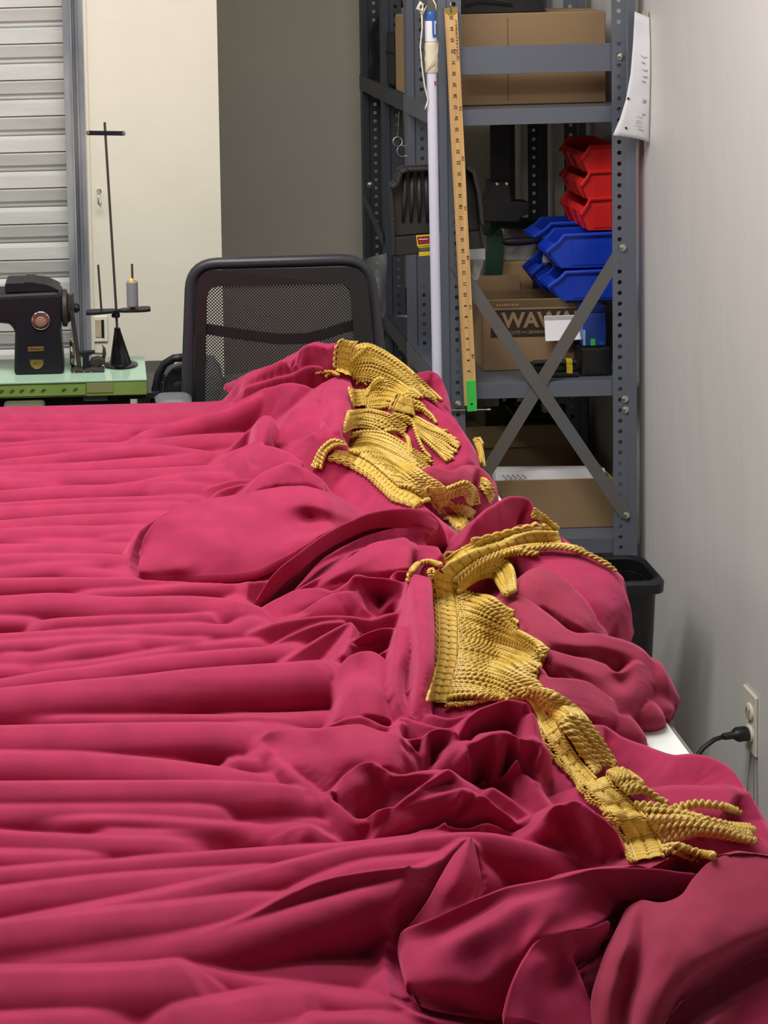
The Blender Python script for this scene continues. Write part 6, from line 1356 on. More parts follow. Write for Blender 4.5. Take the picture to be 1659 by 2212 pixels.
 (1, [[(1108, 1304, 98), (1134, 1292, 99), (1174, 1322, 93), (1242, 1368, 81), (1280, 1367, 79), (1315, 1375, 75), (1362, 1389, 67), (1390, 1405, 60), (1410, 1426, 48)], [(1120, 1332, 93), (1150, 1345, 92), (1190, 1374, 86), (1240, 1393, 77), (1285, 1393, 73), (1325, 1400, 68), (1362, 1412, 61), (1390, 1430, 53), (1412, 1452, 40)],
      [(1150, 1388, 82), (1175, 1396, 80), (1205, 1405, 72), (1245, 1413, 62), (1290, 1417, 58), (1330, 1421, 55), (1362, 1432, 52), (1388, 1452, 45), (1411, 1476, 34)]]),
 (1, [[(1186, 1402, 83), (1215, 1410, 79), (1245, 1419, 73), (1303, 1432, 63), (1335, 1450, 58), (1375, 1427, 58), (1398, 1440, 48)], [(1195, 1426, 77), (1225, 1437, 72), (1255, 1446, 66), (1300, 1460, 58), (1335, 1470, 48), (1372, 1468, 48), (1406, 1470, 38)],
      [(1207, 1448, 68), (1240, 1460, 60), (1270, 1471, 55), (1305, 1488, 49), (1338, 1502, 43), (1372, 1505, 37), (1404, 1502, 25)], [(1250, 1478, 54), (1280, 1492, 46), (1305, 1509, 41), (1325, 1526, 35), (1342, 1548, 27), (1374, 1537, 22), (1392, 1522, 17)]]),
 (1, [[(1163, 1440, 86), (1175, 1460, 83), (1221, 1465, 75), (1268, 1473, 65), (1303, 1495, 53), (1329, 1522, 36)], [(1174, 1482, 79), (1195, 1490, 76), (1230, 1498, 68), (1268, 1508, 59), (1300, 1526, 49), (1332, 1545, 32)], [(1195, 1522, 68), (1220, 1531, 63), (1245, 1541, 56), (1275, 1549, 48), (1302, 1557, 40), (1331, 1562, 26)]]),
 (0, [[(1163, 1790, 58), (1180, 1760, 78), (1202, 1735, 91), (1226, 1735, 90), (1241, 1726, 98), (1277, 1747, 95), (1330, 1794, 80), (1350, 1852, 54)], [(1165, 1802, 54), (1190, 1783, 70), (1215, 1770, 68), (1235, 1768, 76), (1252, 1765, 76), (1282, 1783, 80), (1320, 1814, 68), (1342, 1862, 50)],
      [(1180, 1818, 46), (1215, 1812, 54), (1240, 1815, 46), (1255, 1818, 54), (1270, 1818, 46), (1290, 1824, 58), (1312, 1842, 54), (1332, 1870, 42)], [(1266, 1864, 32), (1274, 1864, 38), (1281, 1866, 30), (1287, 1868, 38), (1294, 1869, 30), (1300, 1870, 38), (1308, 1872, 30), (1318, 1875, 34)]]),
]
def spline(P, m):
    """Catmull-Rom through rows of P (k x n x 3), m samples"""
    k = len(P); t = np.linspace(0, k-1, m); i = np.minimum(t.astype(int), k-2); f = (t-i).reshape(-1, *([1]*(P.ndim-1)))
    a, b, c, d = P[np.maximum(i-1, 0)], P[i], P[i+1], P[np.minimum(i+2, k-1)]
    return .5*(2*b+(c-a)*f+(2*a-5*b+4*c-d)*f*f+(3*b-3*c+d-a)*f**3)
capv = np.full((NY, NX), 9.0)
PV, PF, PL, pn_ = [], [], [], 0
def add_quads(V, Fq, lv):
    global pn_
    PV.append(V); PF.append(Fq+pn_); PL.append(np.full(len(V), float(lv))); pn_ += len(V)
FREE = (0, 1, 11, 12, 13, 14)                                   # flap, pyramid, near flap, near lobe, lining drape: stand free; the rest are pressed into the main surface
STAMP = np.full((NY, NX), -1.0); SLN = np.zeros((NY, NX))
for pi_, (ln, rows) in enumerate(PANELS):
    Wp = np.array([[G(x, y, ZT+h/1000) for x, y, h in r] for r in rows])
    U = spline(Wp, 26*(len(rows)-1)) if len(rows) > 2 else np.array([Wp[0]*(1-t)+Wp[1]*t for t in np.linspace(0, 1, 20)])
    U = spline(U.transpose(1, 0, 2), 22*(len(rows[0])-1)).transpose(1, 0, 2)
    m_, n_ = U.shape[:2]
    nx_ = perlin(U[..., 0]*16+U[..., 2]*9, U[..., 1]*16, 8)
    U[..., 2] += .0022*nx_+.0010*perlin(U[..., 0]*40, U[..., 1]*40+U[..., 2]*30, 9)
    if pi_ not in FREE:
        zz = U[..., 2]-ZT; sx_ = np.clip(np.searchsorted(gx, U[..., 0])-1, 0, NX-1).ravel(); sy_ = np.clip(np.searchsorted(gy, U[..., 1]+SHEAR*zz)-1, 0, NY-1).ravel(); zr_ = zz.ravel()
        T_ = np.full((NY, NX), -1.0)
        for dx in (-1, 0, 1):
            for dy in (-1, 0, 1): np.maximum.at(T_, (np.clip(sy_+dy, 0, NY-1), np.clip(sx_+dx, 0, NX-1)), zr_)
        T_[T_ > 0] = blur(np.where(T_ > 0, T_, STAMP), 1)[T_ > 0] if False else T_[T_ > 0]
        m_ = T_ > STAMP; SLN = np.where(m_ & (T_ > 0), ln, SLN); STAMP = np.maximum(STAMP, T_)
        continue
    capx = np.clip(np.searchsorted(gx, U[..., 0])-1, 0, NX-1); zz = U[..., 2]-ZT; capy = np.clip(np.searchsorted(gy, U[..., 1]+SHEAR*zz*.6)-1, 0, NY-1)
    for dx in (-2, -1, 0, 1, 2):
        for dy in (-2, -1, 0, 1, 2): np.minimum.at(capv, (np.clip(capy+dy, 0, NY-1), np.clip(capx+dx, 0, NX-1)), zz*.55)
    i = np.arange(m_-1)[:, None]*n_; j = np.arange(n_-1)[None, :]
    add_quads(U.reshape(-1, 3), np.stack([i+j, i+j+1, i+n_+j+1, i+n_+j], -1).reshape(-1, 4), ln)
    pu, pv_ = proj(U.reshape(-1, 3)); pu = (pu/2).astype(int); pv_ = (pv_/2).astype(int); ok = (pu > 0) & (pu < 858) & (pv_ > 0) & (pv_ < 1138)
    for dx in (-1, 0, 1):
        for dy in (-1, 0, 1): np.minimum.at(PDEP, (pv_[ok]+dy, pu[ok]+dx), U[..., 1].ravel()[ok])
    # rolled rim
    bi = [(0, k) for k in range(n_)]+[(k, n_-1) for k in range(1, m_)]+[(m_-1, k) for k in range(n_-2, -1, -1)]+[(k, 0) for k in range(m_-2, 0, -1)]
    bi = np.array(bi); B_ = U[bi[:, 0], bi[:, 1]]; inn = U[np.clip(bi[:, 0], 5, m_-6), np.clip(bi[:, 1], 5, n_-6)]
    o_ = B_-inn; o_ /= np.linalg.norm(o_, axis=1)[:, None]+1e-9; dn = np.array((0, 0, -1.0))
    rings = [B_, B_+o_*.0022+dn*.0012, B_+o_*.0034+dn*.0045, B_+o_*.0022+dn*.009, B_-o_*.003+dn*.014, B_-o_*.012+dn*.018]
    rings = [np.stack([r_[:, 0], r_[:, 1], np.maximum(r_[:, 2], ZT+.003)], 1) for r_ in rings]
    nb = len(B_); V = np.concatenate(rings); k = np.arange(nb); Fq = np.concatenate([np.stack([r_*nb+k, r_*nb+(k+1) % nb, (r_+1)*nb+(k+1) % nb, (r_+1)*nb+k], 1) for r_ in range(len(rings)-1)])
    add_quads(V, Fq, ln)
inside = STAMP > 0
SD = STAMP.copy(); dxs = np.diff(gx)[None, :]; dys = np.diff(gy)[:, None]
for _ in range(34):
    c0 = SD.copy(); SL = 2.2
    SD[:, 1:] = np.maximum(SD[:, 1:], c0[:, :-1]-dxs*SL); SD[:, :-1] = np.maximum(SD[:, :-1], c0[:, 1:]-dxs*SL)
    SD[1:] = np.maximum(SD[1:], c0[:-1]-dys*SL); SD[:-1] = np.maximum(SD[:-1], c0[1:]-dys*SL)
soft = np.clip(blur(inside.astype(float), 3), 0, 1)
Zs = np.where(inside, STAMP, np.where(ZF > .004, np.maximum(ZF, SD), ZF))
ZF = np.where((ZF > .004) | inside, ZF*(1-soft)+Zs*soft, ZF); ZF = np.where(soft > .01, blur(ZF, 2), ZF)
LM = np.where(inside, SLN, LM)
dxs = np.diff(gx)[None, :]; dys = np.diff(gy)[:, None]
for _ in range(26):                                          # what lies under or beside a folded length gives way to it
    c0 = capv.copy(); SL = .95
    capv[:, 1:] = np.minimum(capv[:, 1:], c0[:, :-1]+dxs*SL); capv[:, :-1] = np.minimum(capv[:, :-1], c0[:, 1:]+dxs*SL)
    capv[1:] = np.minimum(capv[1:], c0[:-1]+dys*SL); capv[:-1] = np.minimum(capv[:-1], c0[1:]+dys*SL)
ZF = np.where((capv < 1) & (ZF > .004), np.minimum(ZF, np.maximum(capv, .0055)), ZF); ZF = np.where(capv < 1, blur(ZF, 2), ZF)
LMS = blur(LM, 3)
# mesh
far_r = np.clip((XX-.36)/.05, 0, 1)*np.clip((YY-1.7)/.1, 0, 1)
ZF = np.where(ZF < .04, ZF*(1-far_r)+np.maximum(ZF-.018, 0)*(.04/.022)*far_r, ZF)
ZF = ZF*np.clip((np.interp(YY, [1.5, 1.7, 1.9, 2.1, 2.3], [.622, .632, .648, .642, .622])-XX)/.022, 0, 1)**.5
keep = ZF > .0035
grow = keep.copy()
for _ in range(2):
    g0 = grow.copy(); grow[:, 1:] |= g0[:, :-1]; grow[:, :-1] |= g0[:, 1:]; grow[1:] |= g0[:-1]; grow[:-1] |= g0[1:]
ZF = np.where(grow & ~keep, np.where(XX > .597, -.03, -.006), ZF); keep = grow
kq = keep[:-1, :-1] & keep[1:, :-1] & keep[:-1, 1:] & keep[1:, 1:]
jj, ii = np.nonzero(kq); idx = np.arange(NX*NY).reshape(NY, NX)
quads = np.stack([idx[jj, ii], idx[jj, ii+1], idx[jj+1, ii+1], idx[jj+1, ii]], 1)
used = np.zeros(NX*NY, bool); used[quads.ravel()] = True; remap = np.cumsum(used)-1
CORG = Vector((.1, 2.0, ZT))
co = np.stack([XX.ravel()-CORG.x, (YY-SHEAR*ZF).ravel()-CORG.y, ZF.ravel()], 1)[used]; quads = remap[quads]
LMA = LMS.ravel()[used]
if PV:
    pv = np.concatenate(PV)-np.array(CORG); quads = np.concatenate([quads, np.concatenate(PF)+len(co)]); co = np.concatenate([co, pv]); LMA = np.concatenate([LMA, np.concatenate(PL)])
me = bpy.data.meshes.new('velvet_cloth')
me.vertices.add(len(co)); me.vertices.foreach_set('co', co.astype(np.float32).ravel())
me.loops.add(quads.size); me.loops.foreach_set('vertex_index', quads.astype(np.int32).ravel())
me.polygons.add(len(quads)); me.polygons.foreach_set('loop_start', np.arange(0, quads.size, 4, dtype=np.int32)); me.polygons.foreach_set('loop_total', np.full(len(quads), 4, np.int32))
me.polygons.foreach_set('use_smooth', np.ones(len(quads), bool)); me.update(); me.validate()
att = me.attributes.new('lining', 'FLOAT', 'POINT'); att.data.foreach_set('value', LMA.astype(np.float32))
curtain = thing('stage_curtain', tuple(CORG), 'crimson velvet stage curtain with gold bullion fringe, gathered across the cutting table', 'curtain')
cloth = bpy.data.objects.new('velvet_cloth', me); COL.objects.link(cloth); cloth.parent = curtain; ORG[cloth.name] = CORG
M_velvet = bpy.data.materials.new('crimson_velvet'); M_velvet.use_nodes = True; nt = M_velvet.node_tree; bs = nt.nodes['Principled BSDF']
def rgbn(c):
    n = nt.nodes.new('ShaderNodeRGB'); n.outputs[0].default_value = (*lin(c), 1); return n.outputs[0]
at = nt.nodes.new('ShaderNodeAttribute'); at.attribute_name = 'lining'
mx = nt.nodes.new('ShaderNodeMix'); mx.data_type = 'RGBA'; nt.links.new(at.outputs['Fac'], mx.inputs[0]); nt.links.new(rgbn((158, 41, 76)), mx.inputs[6]); nt.links.new(rgbn((144, 46, 68)), mx.inputs[7])
tc = nt.nodes.new('ShaderNodeTexCoord'); nz = nt.nodes.new('ShaderNodeTexNoise'); nz.inputs['Scale'].default_value = 26; nz.inputs['Detail'].default_value = 6; nt.links.new(tc.outputs['Object'], nz.inputs['Vector'])
mr = nt.nodes.new('ShaderNodeMapRange'); mr.inputs[1].default_value = .3; mr.inputs[2].default_value = .7; mr.inputs[3].default_value = .86; mr.inputs[4].default_value = 1.1; nt.links.new(nz.outputs['Fac'], mr.inputs[0])
vm_ = nt.nodes.new('ShaderNodeVectorMath'); vm_.operation = 'SCALE'; nt.links.new(mx.outputs[2], vm_.inputs[0]); nt.links.new(mr.outputs[0], vm_.inputs['Scale']); nt.links.new(vm_.outputs[0], bs.inputs['Base Color'])
bs.inputs['Roughness'].default_value = .8; bs.inputs['Specular IOR Level'].default_value = .15
bs.inputs['Sheen Weight'].default_value = .6; bs.inputs['Sheen Roughness'].default_value = .5; bs.inputs['Sheen Tint'].default_value = (*lin((255, 130, 175)), 1)
n2 = nt.nodes.new('ShaderNodeTexNoise'); n2.inputs['Scale'].default_value = 900; nt.links.new(tc.outputs['Object'], n2.inputs['Vector']); bp = nt.nodes.new('ShaderNodeBump'); bp.inputs['Strength'].default_value = .12; bp.inputs['Distance'].default_value = .0006
nt.links.new(n2.outputs['Fac'], bp.inputs['Height']); nt.links.new(bp.outputs[0], bs.inputs['Normal'])
me.materials.append(M_velvet)
# ================================================================== gold bullion fringe sewn along the hem
M_gold = mat('gold_rayon_cord', (208, 176, 78), .36, 0.0, rgb2=(186, 150, 54), vscale=90, spec=.7, sheen=.25, sheen_tint=(255, 226, 140))
M_gold2 = mat('gold_woven_heading', (212, 180, 84), .5, 0.0, rgb2=(186, 150, 58), vscale=220, stretch=(1, 1, 1), spec=.45, bump=.25, bscale=700)
LIFT = np.array((0, -.45, .89))
def resamp(P, n):
    P = np.array(P, float); L = np.concatenate([[0], np.cumsum(np.hypot(*np.diff(P, axis=0).T))]); t = np.linspace(0, L[-1], 60)
    Q = np.stack([np.interp(t, L, P[:, 0]), np.interp(t, L, P[:, 1])], 1)
    for _ in range(8): Q[1:-1] = (Q[:-2]+2*Q[1:-1]+Q[2:])/4
    L = np.concatenate([[0], np.cumsum(np.hypot(*np.diff(Q, axis=0).T))]); t = np.linspace(0, L[-1], n)
    return np.stack([np.interp(t, L, Q[:, 0]), np.interp(t, L, Q[:, 1])], 1)
def on_cloth(Q, lift, jump=.10, sm=6):
    """photo line laid on the cloth: depth from the surface it rests on, smoothed like a stiff cord; where it leaves the cloth it carries on at the same depth"""
    H = hit(Q[:, 0], Q[:, 1]); Y = H[:, 1].copy(); good = Y < 2.93
    if good.any() and not good.all(): Y = np.interp(np.arange(len(Y)), np.nonzero(good)[0], Y[good])
    m0 = len(Y)//3
    for k in range(m0+1, len(Y)):
        if abs(Y[k]-Y[k-1]) > jump: Y[k] = Y[k-1]
    for k in range(m0-1, -1, -1):
        if abs(Y[k]-Y[k+1]) > jump: Y[k] = Y[k+1]
    base = Y.copy()
    for _ in range(sm): Y[1:-1] = np.minimum((Y[:-2]+2*Y[1:-1]+Y[2:])/4, base[1:-1]+.0015)
    r = ray(Q[:, 0], Q[:, 1]); return CO + r*(Y/r[:, 1])[:, None] + LIFT*(lift if np.ndim(lift) == 0 else np.asarray(lift)[:, None])
PROF8 = np.array([1.10, .93, .30, .93, 1.10, .93, .30, .93]); ANG8 = np.arange(8)*math.pi/4
def rope(P, r, phase, pitch=.0128, step=.00125, hook=True):
    """two-ply twisted cord as vertices and quads"""
    P = np.asarray(P); L = np.concatenate([[0], np.cumsum(np.linalg.norm(np.diff(P, axis=0), axis=1))]); n = max(8, int(L[-1]/step)); t = np.linspace(0, L[-1], n)
    C = np.stack([np.interp(t, L, P[:, k]) for k in range(3)], 1)
    for _ in range(4): C[1:-1] = (C[:-2]+2*C[1:-1]+C[2:])/4
    T = np.gradient(C, axis=0); T /= np.linalg.norm(T, axis=1)[:, None]
    ref = np.array((.2, -.6, .77)); A = np.cross(T, ref); A /= np.linalg.norm(A, axis=1)[:, None]+1e-9; B = np.cross(A, T)
    ph = phase+2*math.pi*t/pitch; rad = np.full(n, r); rad[-1] *= .55; rad[0] *= .8
    a = ANG8[None, :]+ph[:, None]; rr_ = rad[:, None]*PROF8[None, :]
    V = C[:, None, :]+A[:, None, :]*(np.cos(a)*rr_)[..., None]+B[:, None, :]*(np.sin(a)*rr_)[..., None]
    i = np.arange(n-1)[:, None]*8; j = np.arange(8)[None, :]; j2 = (j+1) % 8
    Fq = np.stack([i+j, i+j2, i+8+j2, i+8+j], -1).reshape(-1, 4)
    e = 8*(n-1); Fq = np.concatenate([Fq, [[e, e+1, e+2, e+3], [e, e+3, e+4, e+7], [e+4, e+5, e+6, e+7], [3, 2, 1, 0], [7, 4, 3, 0], [7, 6, 5, 4]]])
    return V.reshape(-1, 3), Fq
def quad_mesh(name, V, Fq, m, parent):
    me = bpy.data.meshes.new(name); o = bpy.data.objects.new(name, me); COL.objects.link(o); o.parent = parent; ORG[o.name] = ORG[parent.name]
    V = V-np.array(ORG[parent.name]); me.vertices.add(len(V)); me.vertices.foreach_set('co', V.astype(np.float32).ravel())
    me.loops.add(Fq.size); me.loops.foreach_set('vertex_index', Fq.astype(np.int32).ravel()); me.polygons.add(len(Fq))
    me.polygons.foreach_set('loop_start', np.arange(0, Fq.size, 4, dtype=np.int32)); me.polygons.foreach_set('loop_total', np.full(len(Fq), 4, np.int32)); me.polygons.foreach_set('use_smooth', np.ones(len(Fq), bool)); me.update()
    me.materials.append(m); return o
CORDS = []; rf = random.Random(11)
def heading(A, B, cell=.0125, lift=.004, scallop=True, bump=.0022):
    """woven heading between its two traced edges: padded cells, twisted cord down both edges, looped gimp outside the sewn edge"""
    A = resamp(A, 80); B = resamp(B, 80); NV = 13
    G_ = [on_cloth(A*(1-v)+B*v, lift, sm=10) for v in np.linspace(0, 1, NV)]
    G_ = np.array(G_)                                         # NV x 80 x 3
    mid = G_[NV//2]; L = np.concatenate([[0], np.cumsum(np.linalg.norm(np.diff(mid, axis=0), axis=1))]); N = max(12, int(L[-1]/.0011)); t = np.linspace(0, L[-1], N)
    GG = np.stack([np.stack([np.interp(t, L, g[:, k]) for k in range(3)], 1) for g in G_])
    s = (t/cell) % 1.0; prof_l = np.clip(np.minimum(s, 1-s)*9, 0, 1)**.5; v = np.linspace(0, 1, NV)
    prof_v = np.clip(np.abs(np.sin(v*math.pi*2))**.45, 0, 1); prof_v[0] = prof_v[-1] = 0
    bumpv = bump*(prof_v[:, None]*(.25+.75*prof_l[None, :]) + .16*np.sin(v*75)[:, None])
    V = GG+LIFT*bumpv[..., None]; V = V.transpose(1, 0, 2)
    i = np.arange(N-1)[:, None]*NV; j = np.arange(NV-1)[None, :]; Fq = np.stack([i+j, i+j+1, i+NV+j+1, i+NV+j], -1).reshape(-1, 4)
    h = quad_mesh('fringe_heading', V.reshape(-1, 3), Fq, M_gold2, curtain)
    vs, fs = [], []; n0 = 0
    def put(V_, F_):
        nonlocal n0
        vs.append(V_); fs.append(F_+n0); n0 += len(V_)
    put(*rope(GG[0]+LIFT*.0015, .0019, 0, .007, .0011)); put(*rope(GG[-1]+LIFT*.0015, .0017, 1, .007, .0011))
    out = GG[0]-GG[2]; out /= np.linalg.norm(out, axis=1)[:, None]+1e-9
    if scallop:
        put(*rope(GG[0]+out*(.0012+.0050*np.abs(np.sin(math.pi*t/cell))**.7)[:, None]+LIFT*.0026, .0019, 2, .006, .001))
        put(*rope(GG[0]+out*(.0040+.0040*np.abs(np.sin(math.pi*t/cell))**.7)[:, None]+LIFT*.0012, .0017, 2, .006, .001))
    quad_mesh('gimp_edging', np.concatenate(vs), np.concatenate(fs), M_gold, h)
    vs, fs, n0 = [], [], 0
    for k in range(1, int(L[-1]/cell)+1):                     # paired wrapping threads between the cells
        for o_ in (-.0008, .0008):
            tt = min(k*cell+o_, L[-1]); q = np.stack([[np.interp(tt, t, GG[vv, :, c]) for c in range(3)] for vv in range(NV)])
            put(*rope(q+LIFT*(.0006+bump*.75*prof_v)[:, None], .0007, 0, .005, .0014))
    if vs: quad_mesh('binding_thread', np.concatenate(vs), np.concatenate(fs), M_gold2, h)['kind'] = 'stuff'
    return h
def cords(guides, n, r=.0031, lift=.0035, jit=4.5, layers=2.0, tip=.09, sm=8, parent=None):
    Gs = np.array([resamp(g, 26) for g in guides]); m = len(Gs)
    order = list(range(n)); 
    for k in order:
        u = (k+.5*rf.uniform(.6, 1.4))/n*(m-1); u = min(max(u, 0), m-1.0001); i = int(u); f = u-i
        Q = Gs[i]*(1-f)+Gs[min(i+1, m-1)]*f
        a = np.linspace(0, 1, 26); am = jit*rf.uniform(-1, 1); fan = 7*rf.uniform(-1, 1); pf = rf.uniform(0, 6)
        d = np.gradient(Q, axis=0); nn = np.stack([-d[:, 1], d[:, 0]], 1); nn /= np.linalg.norm(nn, axis=1)[:, None]+1e-9
        Q = Q + nn*(am*a**1.5*np.sin(a*4+pf)+fan*np.clip(a-.55, 0, 1)**1.6*2.6)[:, None]
        cut = 1-tip*rf.random(); Q = resamp(Q[:max(6, int(26*cut))], 26)
        lv = r*(.9+layers*rf.random()*np.sin(np.clip(a*1.15, 0, 1)*math.pi)**.6)
        P = on_cloth(Q, lift+lv, sm=sm)
        CORDS.append((rope(P, r*rf.uniform(.92, 1.06), rf.uniform(0, 6)), float(np.mean(P[:, 1])), parent))
# 1 far top
h = heading([(743, 746), (732, 764), (728, 800), (730, 815)], [(772, 749), (757, 768), (757, 800), (761, 826)], lift=.012)
cords([[(768, 753), (790, 745), (830, 766), (880, 803), (935, 855), (957, 880)], [(758, 772), (795, 764), (845, 792), (895, 836), (948, 878)], [(757, 792), (800, 785), (850, 808), (890, 842), (918, 866)], [(759, 808), (800, 808), (850, 828), (890, 853), (912, 868)], [(761, 824), (790, 830), (830, 842), (862, 856), (888, 872)]], 30, parent=h)
cords([[(757, 785), (778, 765), (796, 750), (797, 762), (790, 785)], [(757, 795), (785, 772), (803, 756), (806, 770), (800, 790)]], 4, parent=h, lift=.008)
cords([[(730, 818), (715, 812), (690, 812), (669, 807)], [(735, 816), (715, 816), (706, 822), (710, 829)]], 2, parent=h)
# 2
h = heading([(754, 851), (758, 870), (762, 890)], [(784, 853), (787, 870), (788, 888)], lift=.012)
cords([[(785, 853), (808, 836), (838, 850), (880, 862), (918, 884)], [(787, 870), (820, 864), (850, 868), (895, 884), (921, 890)], [(788, 888), (820, 890), (850, 880), (872, 892)]], 14, parent=h)
cords([[(790, 860), (806, 836), (820, 830), (832, 842), (828, 866)], [(788, 866), (815, 846), (832, 834), (838, 850), (836, 872)]], 5, parent=h, lift=.009)
cords([[(752, 895), (800, 890), (850, 905), (884, 930)], [(748, 910), (790, 903), (840, 915), (870, 935), (886, 946)], [(742, 928), (760, 912), (800, 918), (840, 932), (862, 946)], [(740, 941), (760, 930), (800, 934), (836, 946)]], 13, parent=h)
cords([[(792, 838), (785, 832), (772, 830), (768, 838)]], 1, parent=h)
# 3
h = heading([(862, 866), (853, 884), (846, 900)], [(888, 876), (890, 893), (894, 912)], lift=.014)
cords([[(886, 872), (905, 880), (920, 893)], [(890, 884), (912, 893), (936, 914), (943, 924)]], 6, parent=h)
cords([[(893, 905), (920, 922), (950, 936), (970, 932)], [(893, 914), (925, 936), (960, 948), (998, 964)], [(897, 925), (930, 948), (970, 962), (990, 978)], [(902, 938), (932, 962), (960, 980), (986, 991)], [(905, 948), (930, 975), (955, 1000), (972, 1013)]], 16, parent=h)
cords([[(848, 900), (870, 905), (890, 918), (897, 950), (912, 978), (941, 1001)]], 1, parent=h, r=.0034)
cords([[(850, 893), (852, 905), (870, 908), (890, 915)], [(846, 900), (860, 912), (878, 918), (892, 926)]], 4, parent=h)
# 4 wide fall of cords over the middle of the heap
h = heading([(712, 990), (750, 1000), (800, 1030), (850, 1080), (905, 1098)], [(722, 978), (765, 985), (815, 1012), (862, 1058), (925, 1083)], scallop=True)
cords([[(742, 965), (715, 962), (688, 985), (672, 1022)], [(748, 972), (725, 972), (703, 990), (690, 1030)]], 11, parent=h, lift=.006)
cords([[(722, 960), (770, 942), (830, 945), (880, 975), (940, 1010), (1000, 1048)], [(735, 972), (790, 958), (850, 982), (910, 1020), (975, 1052)], [(760, 985), (815, 985), (865, 1015), (920, 1045), (968, 1070)], [(795, 1003), (840, 1012), (885, 1045), (935, 1075)], [(830, 1032), (868, 1042), (900, 1066), (930, 1085)], [(862, 1060), (890, 1068), (925, 1092)]], 46, parent=h, lift=.005)
cords([[(828, 945), (855, 945), (880, 965), (886, 1000)], [(835, 940), (866, 946), (884, 962), (880, 990)]], 5, parent=h, lift=.010)
# 5 knot and narrow run
h = heading([(926, 1068), (932, 1092), (950, 1112), (990, 1155), (1003, 1164)], [(958, 1066), (960, 1090), (978, 1105), (1005, 1138), (1013, 1150)], lift=.014)
cords([[(958, 1068), (980, 1060), (1005, 1050), (1028, 1072), (1034, 1105)], [(960, 1080), (985, 1072), (1002, 1062), (1018, 1082), (1020, 1106)], [(962, 1092), (980, 1088), (1000, 1080), (1008, 1100)]], 14, parent=h, lift=.008)
cords([[(968, 1098), (995, 1098), (1030, 1108)], [(985, 1115), (1005, 1112), (1026, 1118)], [(998, 1132), (1010, 1125), (1020, 1126)]], 12, parent=h)
cords([[(925, 1096), (908, 1108), (890, 1125), (862, 1149)]], 1, parent=h, lift=.012)
# 6 heading crossing right, loose strands along the edge
h = heading([(944, 1228), (990, 1195), (1040, 1174), (1100, 1158), (1150, 1146), (1202, 1148)], [(975, 1262), (1012, 1228), (1050, 1210), (1105, 1192), (1155, 1180), (1212, 1178)], cell=.0155)
cords([[(975, 1262), (1030, 1220), (1100, 1198), (1180, 1184), (1250, 1188), (1300, 1210), (1344, 1238)], [(985, 1265), (1040, 1226), (1110, 1202), (1190, 1190), (1255, 1196), (1310, 1222), (1347, 1248)]], 7, parent=h, tip=.3)
cords([[(985, 1268), (1040, 1225), (1100, 1198), (1150, 1198), (1205, 1214)], [(982, 1272), (1035, 1235), (1090, 1206), (1120, 1198)]], 3, parent=h, r=.0034)
cords([[(985, 1275), (1030, 1238), (1075, 1215), (1105, 1240), (1114, 1295)], [(985, 1285), (1030, 1250), (1070, 1228), (1096, 1256), (1104, 1304)], [(985, 1295), (1030, 1268), (1060, 1262), (1080, 1290), (1092, 1308)]], 16, parent=h, lift=.009)
cords([[(950, 1228), (925, 1221), (900, 1228), (884, 1250), (880, 1276)]], 1, parent=h, r=.0036)
# 7 broad fall
h = heading([(935, 1236), (943, 1290), (948, 1360), (946, 1430), (930, 1490), (922, 1522)], [(972, 1250), (985, 1300), (990, 1360), (988, 1430), (975, 1490), (965, 1526)], cell=.0125)
cords([[(978, 1270), (1010, 1290), (1060, 1300), (1105, 1330)], [(986, 1300), (1030, 1318), (1080, 1340), (1130, 1378)], [(990, 1340), (1040, 1352), (1100, 1380), (1160, 1408)], [(991, 1380), (1040, 1385), (1110, 1405), (1186, 1428)], [(990, 1410), (1040, 1420), (1100, 1440), (1160, 1475)], [(986, 1440), (1040, 1450), (1110, 1475), (1185, 1508)], [(980, 1470), (1030, 1472), (1100, 1490), (1150, 1515)], [(970, 1500), (1010, 1505), (1060, 1515), (1110, 1518)], [(966, 1522), (1000, 1520), (1050, 1520), (1090, 1512)]], 66, parent=h, lift=.004, layers=2.2)
cords([[(1100, 1375), (1130, 1392), (1165, 1412), (1187, 1430)], [(1095, 1392), (1125, 1402), (1155, 1420), (1178, 1440)]], 5, parent=h, lift=.010)
# 8 narrow run down towards the near end
h = heading([(968, 1527), (1020, 1522), (1070, 1512), (1115, 1508), (1140, 1522), (1165, 1570), (1190, 1620), (1225, 1665), (1262, 1705)], [(985, 1518), (1025, 1512), (1075, 1500), (1125, 1496), (1165, 1512), (1200, 1560), (1222, 1610), (1250, 1652), (1285, 1690)], scallop=True)
cords([[(1140, 1498), (1190, 1505), (1240, 1540), (1290, 1600), (1335, 1672)], [(1165, 1515), (1205, 1535), (1250, 1580), (1300, 1640), (1330, 1678)], [(1190, 1545), (1220, 1575), (1255, 1625), (1300, 1680)], [(1208, 1580), (1232, 1610), (1260, 1650), (1285, 1688)]], 26, parent=h, lift=.006)
cords([[(1150, 1505), (1185, 1520), (1215, 1560), (1235, 1600)], [(1195, 1560), (1225, 1590), (1245, 1625), (1262, 1650)]], 10, parent=h, lift=.005)
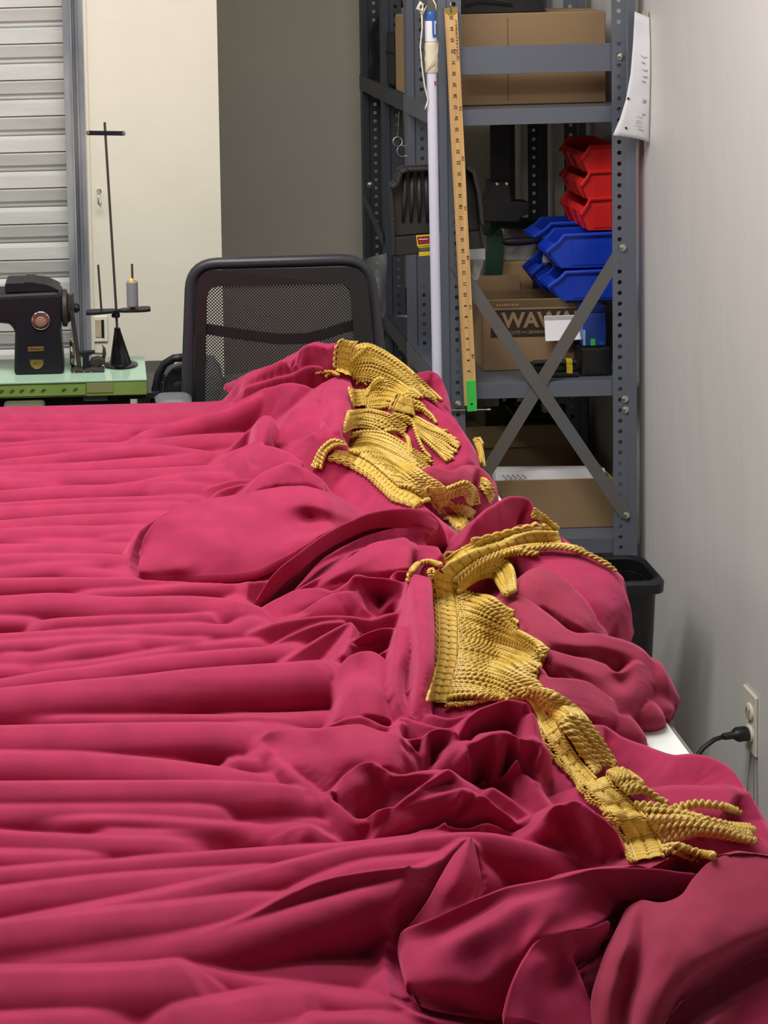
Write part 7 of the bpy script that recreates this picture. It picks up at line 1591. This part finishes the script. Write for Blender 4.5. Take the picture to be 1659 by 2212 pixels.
# 9 near end
h = heading([(1262, 1698), (1275, 1724), (1300, 1742), (1330, 1775), (1352, 1812), (1366, 1850), (1372, 1868)], [(1310, 1682), (1322, 1708), (1345, 1725), (1380, 1760), (1408, 1796), (1425, 1835), (1430, 1858)], cell=.0165, bump=.003)
cords([[(1312, 1684), (1335, 1676), (1365, 1695), (1390, 1714)], [(1322, 1700), (1350, 1692), (1372, 1706), (1388, 1722)], [(1335, 1716), (1360, 1716), (1385, 1722), (1396, 1732)], [(1350, 1730), (1385, 1728), (1410, 1735), (1425, 1750), (1452, 1752)]], 13, parent=h, lift=.008)
cords([[(1452, 1756), (1500, 1748), (1560, 1752), (1609, 1766)]], 1, parent=h, r=.0036)
cords([[(1365, 1748), (1400, 1752), (1450, 1765), (1540, 1790), (1575, 1802)], [(1390, 1770), (1450, 1778), (1540, 1796), (1630, 1806)], [(1405, 1795), (1470, 1795), (1550, 1806), (1640, 1822)], [(1418, 1815), (1480, 1810), (1560, 1818), (1640, 1834)], [(1426, 1835), (1480, 1822), (1540, 1800), (1630, 1812)]], 24, parent=h, lift=.005, r=.0033)
cords([[(1428, 1842), (1460, 1838), (1510, 1850), (1545, 1852)], [(1430, 1852), (1455, 1850), (1480, 1862), (1506, 1872)]], 4, parent=h, r=.0034)
# 10 ends hanging over the right edge
h = heading([(1036, 950), (1043, 985), (1046, 1012)], [(1030, 952), (1037, 986), (1041, 1014)], scallop=False)
cords([[(1020, 956), (1030, 948), (1038, 950), (1041, 955)], [(1028, 965), (1033, 985), (1036, 1010)], [(1033, 965), (1038, 985), (1041, 1012)]], 6, parent=h)
cords([[(1040, 1040), (1060, 1055), (1066, 1064)], [(1038, 1050), (1058, 1072), (1068, 1084)], [(1036, 1060), (1055, 1082), (1062, 1092)]], 7, parent=h)
cords([[(1152, 1104), (1160, 1118), (1185, 1135), (1205, 1146)], [(1146, 1126), (1165, 1130), (1185, 1142), (1205, 1150)]], 7, parent=h)
CORDS.sort(key=lambda c: c[1])
rest_v, rest_f, nr = [], [], 0
for k, ((V, Fq), dep, par) in enumerate(CORDS):
    if k < 300: quad_mesh('cord', V, Fq, M_gold, par)
    else: rest_v.append(V); rest_f.append(Fq+nr); nr += len(V)
if rest_v: quad_mesh('far_cords', np.concatenate(rest_v), np.concatenate(rest_f), M_gold, curtain)['kind'] = 'stuff'
